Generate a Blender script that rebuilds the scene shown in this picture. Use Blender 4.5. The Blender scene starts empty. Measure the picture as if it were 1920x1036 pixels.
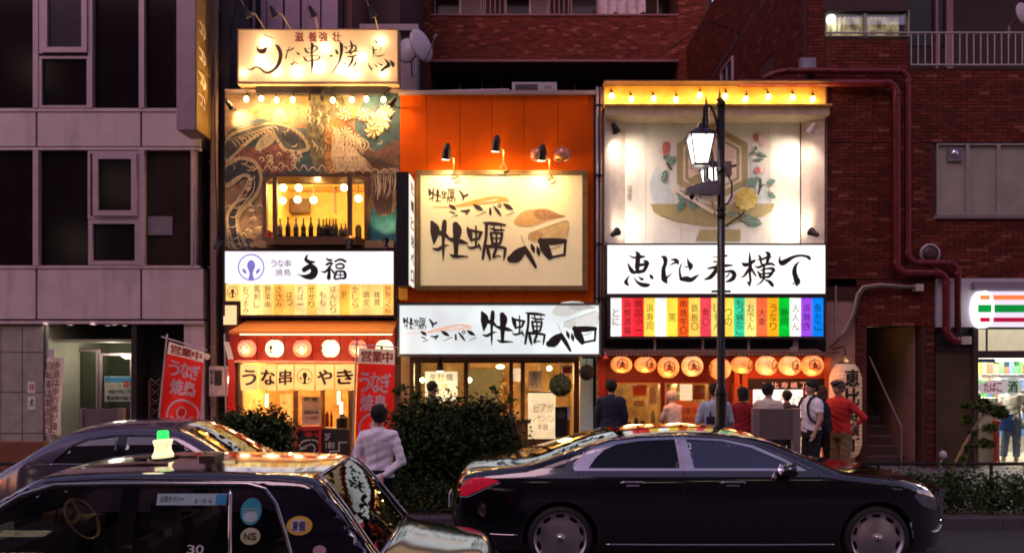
import bpy, math, random
import numpy as np
from mathutils import Vector, Matrix
from mathutils import geometry as G
from math import sin, cos, pi, radians, sqrt
rnd = random.Random(7)
SC = bpy.context.scene
COL = SC.collection
# ---------------------------------------------------------------- camera, sky, sun, exposure
FPX, CU, HV, H, F = 1446.0, 960.0, 667.0, 2.3, 15.0     # focal length in photo pixels, horizon row, eye height, shop front distance
cam = bpy.data.cameras.new('camera'); camo = bpy.data.objects.new('camera', cam); COL.objects.link(camo)
camo.location = (0, 0, H); camo.rotation_euler = (pi/2, 0, 0)
cam.sensor_width = 36; cam.lens = FPX/1920*36; cam.shift_y = (HV-518)/1920; cam.clip_end = 800; cam.clip_start = .05
SC.camera = camo
wd = bpy.data.worlds.new('World'); SC.world = wd; wd.use_nodes = True
nt = wd.node_tree; bg = nt.nodes['Background']
sky = nt.nodes.new('ShaderNodeTexSky'); sky.sky_type = 'NISHITA'; sky.sun_disc = False
sky.sun_elevation = radians(12); sky.sun_rotation = radians(200); sky.altitude = 20
tint = nt.nodes.new('ShaderNodeMix'); tint.data_type = 'RGBA'; tint.blend_type = 'MULTIPLY'; tint.inputs[0].default_value = 1
tint.inputs[7].default_value = (1.0, .60, .70, 1)
nt.links.new(sky.outputs[0], tint.inputs[6]); nt.links.new(tint.outputs[2], bg.inputs[0])
bg.inputs[1].default_value = .13
sl = bpy.data.lights.new('sun', 'SUN'); sl.energy = .30; sl.angle = radians(25); sl.color = (1, .62, .72)
so = bpy.data.objects.new('sun', sl); COL.objects.link(so); so.rotation_euler = (radians(32), 0, radians(-20))
vs = SC.view_settings; vs.view_transform = 'Standard'; vs.look = 'None'; vs.gamma = 1; vs.exposure = 1.4; LS = .38     # exposed for dusk; LS scales every lamp to that exposure
vs.use_curve_mapping = False
cy = SC.cycles
cy.use_denoising = True; cy.filter_width = 1.8; cy.max_bounces = 6; cy.diffuse_bounces = 3; cy.glossy_bounces = 3; cy.transparent_max_bounces = 12
cy.sample_clamp_indirect = 4; cy.caustics_reflective = False; cy.caustics_refractive = False; cy.use_light_tree = True

# ---------------------------------------------------------------- helpers
def W(u, v, Y=F): return Vector(((u-CU)*Y/FPX, Y, H-(v-HV)*Y/FPX))
def X(u, Y=F): return (u-CU)*Y/FPX
def Z(v, Y=F): return H-(v-HV)*Y/FPX
ORG = {}
def thing(name, label, cat, loc=(0,0,0), group=None, rz=0, local=False):
    o = bpy.data.objects.new(name, None); COL.objects.link(o); o.location = loc; o.rotation_euler = (0,0,rz)
    o.empty_display_size = .1
    o['label'] = label; o['category'] = cat
    if group: o['group'] = group
    ORG[o.name] = Vector((0,0,0)) if (local or rz) else Vector(loc)
    return o
def tag(o, label, cat, group=None, kind=None):
    if label: o['label'] = label
    if cat: o['category'] = cat
    if group: o['group'] = group
    if kind: o['kind'] = kind
    return o
def kids(o): return [c for c in bpy.data.objects if c.parent == o]
def copy_tree(o, loc=None, label=None, parent=None, rz=None, _k=None):
    if _k is None:
        _k = {}
        for c in bpy.data.objects:
            if c.parent: _k.setdefault(c.parent.name, []).append(c)
    c = o.copy(); COL.objects.link(c)
    if parent: c.parent = parent
    if loc is not None: c.location = loc
    if rz is not None: c.rotation_euler = (0,0,rz)
    if label: c['label'] = label
    for ch in _k.get(o.name, []): copy_tree(ch, parent=c, _k=_k)
    return c

class MB:
    def __init__(s): s.v = []; s.f = []
    def add(s, vs, fs):
        n = len(s.v); s.v += [tuple(p) for p in vs]; s.f += [tuple(i+n for i in f) for f in fs]; return s
    def box(s, x0, x1, y0, y1, z0, z1):
        if x0 > x1: x0, x1 = x1, x0
        if y0 > y1: y0, y1 = y1, y0
        if z0 > z1: z0, z1 = z1, z0
        return s.add([(x0,y0,z0),(x1,y0,z0),(x1,y1,z0),(x0,y1,z0),(x0,y0,z1),(x1,y0,z1),(x1,y1,z1),(x0,y1,z1)],
                     [(0,3,2,1),(4,5,6,7),(0,1,5,4),(1,2,6,5),(2,3,7,6),(3,0,4,7)])
    def pb(s, u0, u1, v0, v1, Y, d=.05):     # box whose front face covers a photo rectangle at distance Y
        return s.box(X(u0,Y), X(u1,Y), Y, Y+d, Z(v1,Y), Z(v0,Y))
    def quad(s, a, b, c, d): return s.add([a,b,c,d], [(0,1,2,3)])
    def tube(s, pts, r, n=8, cap=True):
        pts = [Vector(p) for p in pts]; m = len(pts)
        rs = r if isinstance(r, (list, tuple)) else [r]*m
        base = len(s.v); up = None
        for i, p in enumerate(pts):
            t = (pts[min(i+1,m-1)]-pts[max(i-1,0)])
            t = t.normalized() if t.length > 1e-9 else Vector((0,0,1))
            if up is None: up = Vector((0,0,1)) if abs(t.z) < .9 else Vector((1,0,0))
            a = t.cross(up)
            if a.length < 1e-4: a = t.cross(Vector((0,1,0)))
            a.normalize(); b = a.cross(t).normalized(); up = b
            for k in range(n):
                q = p + (a*cos(2*pi*k/n)+b*sin(2*pi*k/n))*rs[i]; s.v.append(tuple(q))
        for i in range(m-1):
            for k in range(n):
                s.f.append((base+i*n+k, base+i*n+(k+1)%n, base+(i+1)*n+(k+1)%n, base+(i+1)*n+k))
        if cap: s.f.append(tuple(base+k for k in range(n))[::-1]); s.f.append(tuple(base+(m-1)*n+k for k in range(n)))
        return s
    def cyl(s, a, b, r0, r1=None, n=14): return s.tube([a, b], [r0, r0 if r1 is None else r1], n)
    def lathe(s, prof, c=(0,0,0), n=20, axis='z', sx=1, sy=1):
        base = len(s.v); c = Vector(c)
        for r, h in prof:
            for k in range(n):
                a = 2*pi*k/n
                if axis == 'z': p = Vector((r*cos(a)*sx, r*sin(a)*sy, h))
                elif axis == 'y': p = Vector((r*cos(a)*sx, h, r*sin(a)*sy))
                else: p = Vector((h, r*cos(a)*sx, r*sin(a)*sy))
                s.v.append(tuple(p+c))
        m = len(prof)
        for i in range(m-1):
            for k in range(n):
                q = (base+i*n+k, base+i*n+(k+1)%n, base+(i+1)*n+(k+1)%n, base+(i+1)*n+k)
                s.f.append(q if axis != 'y' else q[::-1])
        return s
    def ball(s, c, r, n=12, sz=1, sx=1, sy=1):
        return s.lathe([(r*sin(pi*i/(n//2+1)), -r*sz*cos(pi*i/(n//2+1))) for i in range(n//2+2)], c, n, sx=sx, sy=sy)
    def poly(s, pts, y, t=.004, f=None):       # filled polygon in the x-z plane, front face at y, thickness t behind it
        pts = [Vector((p[0], p[1], 0)) for p in pts]
        tris = G.tessellate_polygon([pts]); n = len(pts); base = len(s.v)
        ff = f or (lambda x, z: (x, y, z))
        for p in pts: s.v.append(tuple(ff(p.x, p.y)))
        for a, b, c in tris:
            A, B, C = pts[a], pts[b], pts[c]
            if (B-A).cross(C-A).z < 0: b, c = c, b
            s.f.append((base+a, base+b, base+c))
        return s
    def build(s, name, m, parent=None, smooth=False, label=None, cat=None, group=None, kind=None):
        off = ORG.get(parent.name, Vector((0,0,0))) if parent else Vector((0,0,0))
        me = bpy.data.meshes.new(name)
        me.from_pydata([(a-off.x, b-off.y, c-off.z) for a, b, c in s.v], [], s.f)
        if m is not None:
            for q in (m if isinstance(m, (list, tuple)) else [m]): me.materials.append(q)
        if smooth: me.polygons.foreach_set('use_smooth', [True]*len(me.polygons))
        me.update()
        o = bpy.data.objects.new(name, me); COL.objects.link(o)
        if parent: o.parent = parent; ORG[o.name] = off
        else: ORG[o.name] = Vector((0,0,0))
        if smooth == 'auto':
            me.set_sharp_from_angle(angle=radians(40))
        return tag(o, label, cat, group, kind)

# ---------------------------------------------------------------- materials
MC = {}
def mat(name, col, rough=.6, metal=0, var=.12, scale=6, bump=.0, bscale=40, coat=0, spec=.5, emit=None, es=0, dirt=0, stretch=None, sub=0):
    if name in MC: return MC[name]
    m = bpy.data.materials.new(name); m.use_nodes = True; N = m.node_tree.nodes; L = m.node_tree.links
    p = N['Principled BSDF']; p.inputs['Roughness'].default_value = rough; p.inputs['Metallic'].default_value = metal
    p.inputs['Coat Weight'].default_value = coat; p.inputs['Coat Roughness'].default_value = .09; p.inputs['Coat IOR'].default_value = 1.6 if coat == 1 else 1.5; p.inputs['Specular IOR Level'].default_value = spec
    col = tuple(col)+(1,)
    tc = N.new('ShaderNodeTexCoord'); src = tc.outputs['Object']
    if stretch:
        mp = N.new('ShaderNodeMapping'); mp.inputs['Scale'].default_value = stretch; L.new(src, mp.inputs[0]); src = mp.outputs[0]
    if var:
        nz = N.new('ShaderNodeTexNoise'); nz.inputs['Scale'].default_value = scale; nz.inputs['Detail'].default_value = 6; nz.inputs['Roughness'].default_value = .65
        L.new(src, nz.inputs[0])
        r = N.new('ShaderNodeMapRange'); r.inputs[1].default_value = .3; r.inputs[2].default_value = .7; r.inputs[3].default_value = 1-var*1.3; r.inputs[4].default_value = 1+var
        L.new(nz.outputs[0], r.inputs[0])
        mx = N.new('ShaderNodeVectorMath'); mx.operation = 'SCALE'; mx.inputs[0].default_value = col[:3]; L.new(r.outputs[0], mx.inputs['Scale'])
        out = mx.outputs[0]
        if dirt:
            n2 = N.new('ShaderNodeTexNoise'); n2.inputs['Scale'].default_value = 1.3; n2.inputs['Detail'].default_value = 8
            mp2 = N.new('ShaderNodeMapping'); mp2.inputs['Scale'].default_value = (2.5, 2.5, .5); L.new(tc.outputs['Object'], mp2.inputs[0]); L.new(mp2.outputs[0], n2.inputs[0])
            r2 = N.new('ShaderNodeMapRange'); r2.inputs[1].default_value = .5; r2.inputs[2].default_value = .75; r2.inputs[3].default_value = 0; r2.inputs[4].default_value = dirt
            L.new(n2.outputs[0], r2.inputs[0])
            mm = N.new('ShaderNodeMix'); mm.data_type = 'RGBA'; L.new(r2.outputs[0], mm.inputs[0]); L.new(out, mm.inputs[6]); mm.inputs[7].default_value = (col[0]*.25, col[1]*.22, col[2]*.2, 1); out = mm.outputs[2]
        L.new(out, p.inputs['Base Color'])
        r3 = N.new('ShaderNodeMapRange'); r3.inputs[3].default_value = max(0, rough-.08); r3.inputs[4].default_value = min(1, rough+.1); L.new(nz.outputs[0], r3.inputs[0])
        if rough > .15: L.new(r3.outputs[0], p.inputs['Roughness'])
    else: p.inputs['Base Color'].default_value = col
    if bump:
        b = N.new('ShaderNodeBump'); b.inputs['Strength'].default_value = bump; b.inputs['Distance'].default_value = .01
        n3 = N.new('ShaderNodeTexNoise'); n3.inputs['Scale'].default_value = bscale; n3.inputs['Detail'].default_value = 4; L.new(src, n3.inputs[0]); L.new(n3.outputs[0], b.inputs['Height']); L.new(b.outputs[0], p.inputs['Normal'])
    if emit:
        p.inputs['Emission Color'].default_value = tuple(emit)+(1,); p.inputs['Emission Strength'].default_value = es*LS
    MC[name] = m; return m
def glow(name, col, s, var=.06, scale=1.2, base=None):    # a backlit panel or lamp: it gives off light
    if name in MC: return MC[name]
    m = mat(name, base or [c*.6 for c in col], .35, var=0, emit=col, es=s)
    if var:
        N = m.node_tree.nodes; L = m.node_tree.links; p = N['Principled BSDF']
        tc = N.new('ShaderNodeTexCoord'); nz = N.new('ShaderNodeTexNoise'); nz.inputs['Scale'].default_value = scale; nz.inputs['Detail'].default_value = 2
        r = N.new('ShaderNodeMapRange'); r.inputs[1].default_value = .3; r.inputs[2].default_value = .7; r.inputs[3].default_value = s*LS*(1-var*2); r.inputs[4].default_value = s*LS*(1+var)
        L.new(tc.outputs['Object'], nz.inputs[0]); L.new(nz.outputs[0], r.inputs[0]); L.new(r.outputs[0], p.inputs['Emission Strength'])
    return m
def glass(name, tint=(.9,.9,.9), refl=.06, rough=.01, gc=(.95,.95,.95)):
    if name in MC: return MC[name]
    m = bpy.data.materials.new(name); m.use_nodes = True; N = m.node_tree.nodes; L = m.node_tree.links
    N.remove(N['Principled BSDF'])
    t = N.new('ShaderNodeBsdfTransparent'); t.inputs[0].default_value = tuple(tint)+(1,)
    g = N.new('ShaderNodeBsdfGlossy'); g.inputs['Roughness'].default_value = rough; g.inputs['Color'].default_value = tuple(gc)+(1,)
    fr = N.new('ShaderNodeFresnel'); fr.inputs[0].default_value = 1.5
    a = N.new('ShaderNodeMath'); a.operation = 'ADD'; a.use_clamp = True; a.inputs[1].default_value = refl; L.new(fr.outputs[0], a.inputs[0])
    mx = N.new('ShaderNodeMixShader'); L.new(a.outputs[0], mx.inputs[0]); L.new(t.outputs[0], mx.inputs[1]); L.new(g.outputs[0], mx.inputs[2])
    L.new(mx.outputs[0], N['Material Output'].inputs[0]); MC[name] = m; return m
def paper(name, col, tr=.6):      # translucent sheet lit by lamps behind it
    if name in MC: return MC[name]
    m = bpy.data.materials.new(name); m.use_nodes = True; N = m.node_tree.nodes; L = m.node_tree.links
    p = N['Principled BSDF']; p.inputs['Base Color'].default_value = tuple(col)+(1,); p.inputs['Roughness'].default_value = .5
    t = N.new('ShaderNodeBsdfTranslucent'); t.inputs[0].default_value = tuple(col)+(1,)
    mx = N.new('ShaderNodeMixShader'); mx.inputs[0].default_value = tr; L.new(p.outputs[0], mx.inputs[1]); L.new(t.outputs[0], mx.inputs[2])
    L.new(mx.outputs[0], N['Material Output'].inputs[0]); MC[name] = m; return m
def point(name, loc, e, col, r=.03, parent=None):
    l = bpy.data.lights.new(name, 'POINT'); l.energy = e*LS*1.3; l.color = col; l.shadow_soft_size = r
    o = bpy.data.objects.new(name, l); COL.objects.link(o); o.location = Vector(loc)
    if parent: o.parent = parent; o.location = Vector(loc)-ORG.get(parent.name, Vector((0,0,0)))
    return o
def spot(name, loc, aim, e, col, ang=70, r=.03, blend=.6, parent=None):
    l = bpy.data.lights.new(name, 'SPOT'); l.energy = e*LS*1.3; l.color = col; l.shadow_soft_size = r; l.spot_size = radians(ang); l.spot_blend = blend
    o = bpy.data.objects.new(name, l); COL.objects.link(o)
    o.rotation_euler = (Vector(aim)-Vector(loc)).to_track_quat('-Z', 'Y').to_euler(); o.location = Vector(loc)
    if parent: o.parent = parent; o.location = Vector(loc)-ORG.get(parent.name, Vector((0,0,0)))
    return o

# ---------------------------------------------------------------- lettering: glyph outlines become flat meshes, brush strokes become ribbons
TRASH = []
TS = bpy.data.scenes.new('workbench')      # a bare scene in which glyphs and bodies are evaluated; removed at the end
def evaluated(o):
    TS.collection.objects.link(o); vl = TS.view_layers[0]; vl.update(); dg = vl.depsgraph
    me = bpy.data.meshes.new_from_object(o.evaluated_get(dg)); TS.collection.objects.unlink(o); TRASH.append(o); return me
def glyphs(body):
    c = bpy.data.curves.new('glyph', 'FONT'); c.body = body; c.size = 1; c.align_x = 'LEFT'; c.resolution_u = 3
    o = bpy.data.objects.new('glyph', c)
    me = evaluated(o); vs = [v.co.copy() for v in me.vertices]; fs = [tuple(p.vertices) for p in me.polygons]
    return vs, fs
GC = {}
def put_glyph(mb, ch, x0, x1, z0, z1, fn, bold=.03, rot=0, warp=0):
    if ch not in GC: GC[ch] = glyphs(ch)
    vs, fs = GC[ch]
    if not vs: return
    a0 = min(v.x for v in vs); a1 = max(v.x for v in vs); b0 = min(v.y for v in vs); b1 = max(v.y for v in vs)
    if a1-a0 < .35: m_ = (a0+a1)/2; a0, a1 = m_-.3, m_+.3
    if b1-b0 < .35: m_ = (b0+b1)/2; b0, b1 = m_-.3, m_+.3
    cx, cz = (x0+x1)/2, (z0+z1)/2
    offs = [(0,0)] if not bold else [(-bold,-bold*.5),(bold,-bold*.5),(-bold,bold*.5),(bold,bold*.5)]
    for i, (dx, dz) in enumerate(offs):
        P = []
        for v in vs:
            s, t = (v.x-a0)/(a1-a0)-.5, (v.y-b0)/(b1-b0)-.5
            if warp: s += warp*sin(t*7+ord(ch)%5)*.5; t += warp*cos(s*6+ord(ch)%7)*.6
            s += dx; t += dz
            if rot: s, t = s*cos(rot)-t*sin(rot), s*sin(rot)+t*cos(rot)
            P.append(fn(cx+s*(x1-x0), cz+t*(z1-z0), i*.0006))
        mb.add(P, fs)
def flat(Y): return lambda x, z, d: (x, Y-d, z)
def text_h(body, u0, u1, v0, v1, Y, name='lettering', m=None, parent=None, bold=.03, gap=.12, rot=0, warp=0, fn=None, mb=None):
    b = mb or MB(); n = len(body); w = (u1-u0)/n
    for i, ch in enumerate(body):
        if ch == ' ': continue
        put_glyph(b, ch, X(u0+w*(i+gap/2),Y), X(u0+w*(i+1-gap/2),Y), Z(v1,Y), Z(v0,Y), fn or flat(Y), bold, rot, warp)
    return b if mb else b.build(name, m, parent)
def text_v(body, u0, u1, v0, v1, Y, name='lettering', m=None, parent=None, bold=.03, gap=.12, warp=0, fn=None, mb=None):
    b = mb or MB(); n = len(body); h = (v1-v0)/n
    for i, ch in enumerate(body):
        if ch == ' ': continue
        put_glyph(b, ch, X(u0,Y), X(u1,Y), Z(v0+h*(i+1-gap/2),Y), Z(v0+h*(i+gap/2),Y), fn or flat(Y), bold, 0, warp)
    return b if mb else b.build(name, m, parent)
def cr(pts, k=6):       # smooth curve through points with any number of components
    out = []; n = len(pts)
    for i in range(n-1):
        p0, p1, p2, p3 = pts[max(i-1,0)], pts[i], pts[i+1], pts[min(i+2,n-1)]
        for j in range(k):
            t = j/k
            out.append(tuple(.5*(2*b+(c-a)*t+(2*a-5*b+4*c-d)*t*t+(3*b-a-3*c+d)*t**3) for a, b, c, d in zip(p0, p1, p2, p3)))
    out.append(tuple(pts[-1])); return out
BR = [0]
def brush(mb, pts, fn, k=6):      # pts: (x, z, half width) in metres; a ribbon that swells and thins like a brush stroke
    c = cr(pts, k) if len(pts) > 2 else [tuple(a+(b-a)*t/4 for a, b in zip(pts[0], pts[1])) for t in range(5)]
    BR[0] += 1; d = (BR[0] % 23)*.00012
    base = len(mb.v); n = len(c)
    for i, (x, z, w) in enumerate(c):
        a, b = c[max(i-1,0)], c[min(i+1,n-1)]; tx, tz = b[0]-a[0], b[1]-a[1]; l = sqrt(tx*tx+tz*tz) or 1
        nx, nz = -tz/l, tx/l; w = max(w, .0005)
        mb.v.append(tuple(fn(x+nx*w, z+nz*w, d))); mb.v.append(tuple(fn(x-nx*w, z-nz*w, d)))
    for i in range(n-1):
        q = base+2*i; mb.f.append((q, q+1, q+3, q+2))
    for e in (0, n-1):      # round ends
        x, z, w = c[e]; w = max(w, .0005); b0 = len(mb.v); mb.v.append(tuple(fn(x, z, d+.00005)))
        for q in range(8): mb.v.append(tuple(fn(x+cos(q*pi/4)*w, z+sin(q*pi/4)*w, d+.00005)))
        for q in range(8): mb.f.append((b0, b0+1+q, b0+1+(q+1) % 8))
def strokes(mb, data, T, fn, sw=1):     # data: list of strokes [(px, py, halfwidth px), ...]; T maps px -> x, z and gives metres per px
    for st in data:
        brush(mb, [(*T(a, b), w*T.s*sw) for a, b, w in st], fn)
class Tr:
    def __init__(s, u0, v0, k, Y): s.u0 = u0; s.v0 = v0; s.k = k; s.Y = Y; s.s = k*Y/FPX
    def __call__(s, a, b): return X(s.u0+a*s.k, s.Y), Z(s.v0+b*s.k, s.Y)

# constrained triangulation of a flat region with holes, then lifted onto a curved surface
def region(outline, holes, step):
    def dens(P, d):
        out = []
        for i in range(len(P)):
            a, b = P[i], P[(i+1) % len(P)]; l = math.dist(a, b); n = max(1, int(l/d))
            for j in range(n): out.append((a[0]+(b[0]-a[0])*j/n, a[1]+(b[1]-a[1])*j/n))
        return out
    loops = [dens(outline, step)]+[dens(h, step) for h in holes]
    V = []; Eg = []
    for lp in loops:
        n = len(V); V += [Vector(p) for p in lp]; Eg += [(n+i, n+(i+1) % len(lp)) for i in range(len(lp))]
    def inside(p, lp):
        c = False; j = len(lp)-1
        for i in range(len(lp)):
            xi, yi = lp[i]; xj, yj = lp[j]
            if (yi > p[1]) != (yj > p[1]) and p[0] < (xj-xi)*(p[1]-yi)/(yj-yi)+xi: c = not c
            j = i
        return c
    xs = [p[0] for p in outline]; ys = [p[1] for p in outline]
    x = min(xs)+step/2; r = 0
    allp = [p for lp in loops for p in lp]
    cell = {}
    for p in allp: cell.setdefault((int(p[0]//step), int(p[1]//step)), []).append(p)
    while x < max(xs):
        y = min(ys)+step*(.5 if r % 2 else .25)
        while y < max(ys):
            if inside((x,y), outline) and not any(inside((x,y), h) for h in holes):
                cx_, cy_ = int(x//step), int(y//step)
                if all((x-q[0])**2+(y-q[1])**2 > (step*.45)**2 for a in (-1,0,1) for b in (-1,0,1) for q in cell.get((cx_+a, cy_+b), [])):
                    V.append(Vector((x,y)))
            y += step
        x += step; r += 1
    co, _, fa, *_ = G.delaunay_2d_cdt(V, Eg, [], 0, 1e-5)
    T = []
    for f in fa:
        c = sum((co[i] for i in f), Vector((0,0)))/len(f)
        if inside(c, outline) and not any(inside(c, h) for h in holes): T.append(tuple(f))
    return [(p.x, p.y) for p in co], T
def lift(mb, reg, fn, flip=False):
    P, T = reg; mb.add([fn(a, b) for a, b in P], [t[::-1] if flip else t for t in T])
# ---------------------------------------------------------------- ground
asph = mat('asphalt', (.045,.043,.047), .75, var=.3, scale=25, bump=.5, bscale=160)
MB().quad((-300,-120,0),(300,-120,0),(300,300,0),(-300,300,0)).build('ground', mat('far_ground', (.05,.05,.05), .9), kind='structure')
MB().quad((-300,-8,.004),(300,-8,.004),(300,10.2,.004),(-300,10.2,.004)).build('road', asph, kind='structure')
paint = mat('road_paint', (.55,.54,.5), .6, var=.25, scale=20)
mb = MB()
for i in range(-8, 9): mb.quad((i*6-1.5,2.0,.008),(i*6+1.5,2.0,.008),(i*6+1.5,2.14,.008),(i*6-1.5,2.14,.008))
mb.build('lane_marking', paint, kind='structure')
MB().box(-60, 60, 10.42, 15.4, .004, .12).build('pavement', mat('pavement', (.13,.12,.125), .75, var=.2, scale=12, bump=.3), kind='structure')
kerb = thing('kerb', 'long grey stone kerb along the edge of the road', 'kerb', (0,10.3,0)); kerb['kind'] = 'structure'
kb = MB().box(-.495,.495,-.1,.115,.004,.15); k0 = kb.build('kerb_stone', mat('kerb_stone', (.085,.070,.078), .7, var=.2, scale=14, bump=.3), None); k0.parent = kerb; k0.location = (-14,0,0)
for i in range(1, 30): c = k0.copy(); COL.objects.link(c); c.parent = kerb; c.location = (-14+i,0,0)
# paving slabs on the pavement that can be seen between things
pv = MB()
for i in range(-24, 30):
    for j in range(12):
        if 10.5+j*.4 < 15: pv.box(i*.4+.005, i*.4+.395, 10.5+j*.4+.005, 10.5+j*.4+.395, .12, .128+rnd.random()*.003)
pv.build('pavement_slabs', mat('slab', (.16,.145,.15), .65, var=.25, scale=9, bump=.2), kind='stuff')

# ---------------------------------------------------------------- office block on the left
pan = mat('purple_panel', (.52,.40,.41), .45, var=.08, scale=2.5, dirt=.38, bump=.04)
dark = mat('dark_void', (.012,.010,.012), .8, var=.1)
frm = mat('window_metal', (.42,.31,.35), .38, metal=.25, var=.08)
wgl = mat('dark_glass', (.010,.006,.008), .12, var=0, spec=.22)
wgl2 = mat('blind_glass', (.05,.04,.05), .15, var=.15, spec=.25)
YB = 15.0
OB = thing('office_building', 'purple grey panelled office block with dark windows at the left', 'building', (X(180),YB,0))
b = MB(); b.box(X(-330), X(372), YB+.10, YB+8, Z(607), Z(-260)); b.build('wall', mat('joint_dark', (.05,.03,.035), .7), OB)
def win(parent, u0, u1, v0, v1, Y, fw=5, dep=.05, fm=None, gm=None, name='window', pane='pane', glassd=.035, label=None):
    fm = fm or frm; gm = gm or wgl; w = fw*Y/FPX; x0, x1, z0, z1 = X(u0,Y), X(u1,Y), Z(v1,Y), Z(v0,Y)
    b = MB(); b.box(x0,x0+w,Y-dep,Y+.06,z0,z1); b.box(x1-w,x1,Y-dep,Y+.06,z0,z1); b.box(x0+w,x1-w,Y-dep,Y+.06,z1-w,z1); b.box(x0+w,x1-w,Y-dep,Y+.06,z0,z0+w)
    o = b.build(name, fm, parent)
    g = MB(); g.box(x0+w,x1-w,Y+glassd-.03,Y+glassd,z0+w,z1-w); p = g.build(pane, gm, o)
    if label: o['label'] = label
    return o
for v0, v1 in ((210,275),(503,598)):
    for u0, u1 in ((-330,-200),(-197,-70),(-67,68),(71,264),(267,382 if v0 > 400 else 376)):
        MB().box(X(u0)+.006, X(u1)-.006, YB-.02, YB+.10, Z(v1)+.006, Z(v0)-.006).build('facade_panel', pan, OB)
        if u1 > 370: MB().box(X(u1)-.02, X(u1)-.006, YB+.10, YB+3, Z(v1)+.006, Z(v0)-.006).build('facade_panel', pan, OB)
MB().box(X(-330), X(384), YB-.05, YB+3, Z(607), Z(601)).build('ledge', pan, OB)
MB().box(X(-330), X(376), YB-.04, YB+.1, Z(210), Z(204)).build('ledge', pan, OB)
MB().box(X(-330), X(376), YB-.04, YB+.1, Z(282), Z(277)).build('ledge', pan, OB)
MB().box(X(-330), X(376), YB-.04, YB+.1, Z(503), Z(498)).build('ledge', pan, OB)
def mull(u0, u1, v0, v1): MB().box(X(u0), X(u1), YB-.06, YB+.08, Z(v1), Z(v0)).build('mullion', frm, OB)
for u in (-200, -67, 70, 268): mull(u-5, u+5, 282, 498); mull(u-5, u+5, -260, 204)
def pane(u0, u1, v0, v1, m=wgl): 
    o = MB().box(X(u0), X(u1), YB+.05, YB+.08, Z(v1), Z(v0)).build('window', m, OB); return o
pane(-325,-205,282,498); pane(-195,-72,282,498); pane(-62,65,282,498); pane(76,166,282,498)
win(OB,167,263,284,411,YB,5); win(OB,176,258,289,405,YB-.05,10,label='opening casement in the lower window row'); win(OB,168,263,412,497,YB,8)
pane(273,360,282,498, mat('glass_brown', (.03,.018,.014), .07, var=.3, scale=1.5)); mull(360,364,282,498)
MB().box(X(364), X(368), YB-.02, YB+.1, Z(498), Z(282)).build('mullion', frm, OB)
MB().box(X(372)-.02, X(372)+.01, YB+.12, YB+1.3, Z(498), Z(282)).build('side_window', mat('side_glass', (.10,.06,.04), .12, var=.2), OB)
for k in (-1, 0):
    pane(-325,-205,-260,204); pane(-195,-72,-260,204)
pane(-62,65,-260,204); 
win(OB,76,169,-80,102,YB,5); win(OB,81,165,-75,100,YB-.05,10,gm=wgl2,label='opening casement with a grey blind behind it in the upper window row'); win(OB,76,170,107,204,YB,5)
MB().box(X(176), X(263), YB+.05, YB+.08, Z(204), Z(-260)).build('window', wgl, OB); mull(168,176,-260,204)
MB().box(X(273), X(362), YB+.05, YB+.08, Z(204), Z(-260)).build('window', wgl, OB)
MB().box(X(86), X(125), YB+.02, YB+.045, Z(152), Z(125)).build('paper_notice', mat('grey_card', (.16,.13,.15), .7), OB)
MB().box(X(276), X(322), YB+.02, YB+.045, Z(440), Z(405)).build('paper_notice', mat('grey_card', (.16,.13,.15), .7), OB)
# ground floor: tiled wall, lobby, dark shutter, pillar
tile = mat('wall_tile', (.30,.27,.24), .3, var=.15, scale=5)
soff = mat('soffit', (.20,.15,.15), .6)
MB().box(X(-330), X(383), YB-.04, YB+3.5, Z(607), Z(607)+.03).build('soffit', soff, OB)
MB().box(X(-330), X(80), YB+.06, YB+3, 0, Z(607)).build('side_wall', mat('grout', (.10,.09,.08), .8), OB)
tm = None
for i, (u0, u1) in enumerate(((-200,-163),(-163,-122),(-122,-82),(-82,-41),(-41,0),(0,40),(40,79))):
    for v0, v1 in ((610,660),(660,735),(735,812),(812,876)):
        MB().box(X(u0)+.008, X(u1)-.008, YB+.03, YB+.06, Z(v1)+.008, Z(v0)-.008).build('tile', tile, OB)
lob = mat('lobby_wall', (.42,.42,.34), .5, var=.1)
b = MB(); b.box(X(80), X(252), YB+2.4, YB+2.5, .12, Z(607)); b.box(X(80), X(80)+.05, YB+.1, YB+2.4, .12, Z(607)); b.box(X(80), X(252), YB+.3, YB+2.4, .12, .16)
b.build('lobby_wall', lob, OB)
MB().box(X(80)+.05, X(250)-.05, YB+.3, YB+2.4, Z(640), Z(640)+.05).build('lobby_ceiling', mat('lobby_ceiling', (.45,.42,.36), .5), OB)
win(OB, 128,186,655,876,YB+1.2,4, gm=glass('lobby_glass',(.75,.85,.75),.04), fm=frm, name='glass_door')
win(OB, 188,250,662,876,YB+1.2,4, gm=glass('lobby_glass'), fm=frm, name='glass_door')
MB().box(X(252), X(345), YB+.5, YB+.6, 0, Z(607)).build('shutter', dark, OB)
MB().box(X(246), X(256), YB+.0, YB+.5, .12, Z(607)).build('door_post', mat('black_post', (.02,.015,.018), .4), OB)
MB().box(X(345), X(383), YB-.0, YB+3, 0, Z(607)).build('pillar', pan, OB)
for j, (u, y) in enumerate(((88,14.99),(125,15.12),(176,14.99),(209,15.12),(180,15.45),(212,15.45))):
    t = thing('downlight', ('round downlight in the soffit over the office entrance, ' + ('first','second','third','fourth','fifth','sixth')[j] + ' from the tiled wall'), 'ceiling light', (X(u),y,Z(607)), 'downlights over the office entrance')
    MB().cyl((X(u),y,Z(607)-.012),(X(u),y,Z(607)-.001),.06,n=16).build('lens', glow('downlight', (1,.85,.75), 9, 0), t)
    MB().lathe([(.06,-.001),(.075,-.001),(.075,-.016),(.06,-.014)], (X(u),y,Z(607)), 16).build('trim_ring', frm, t)
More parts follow.
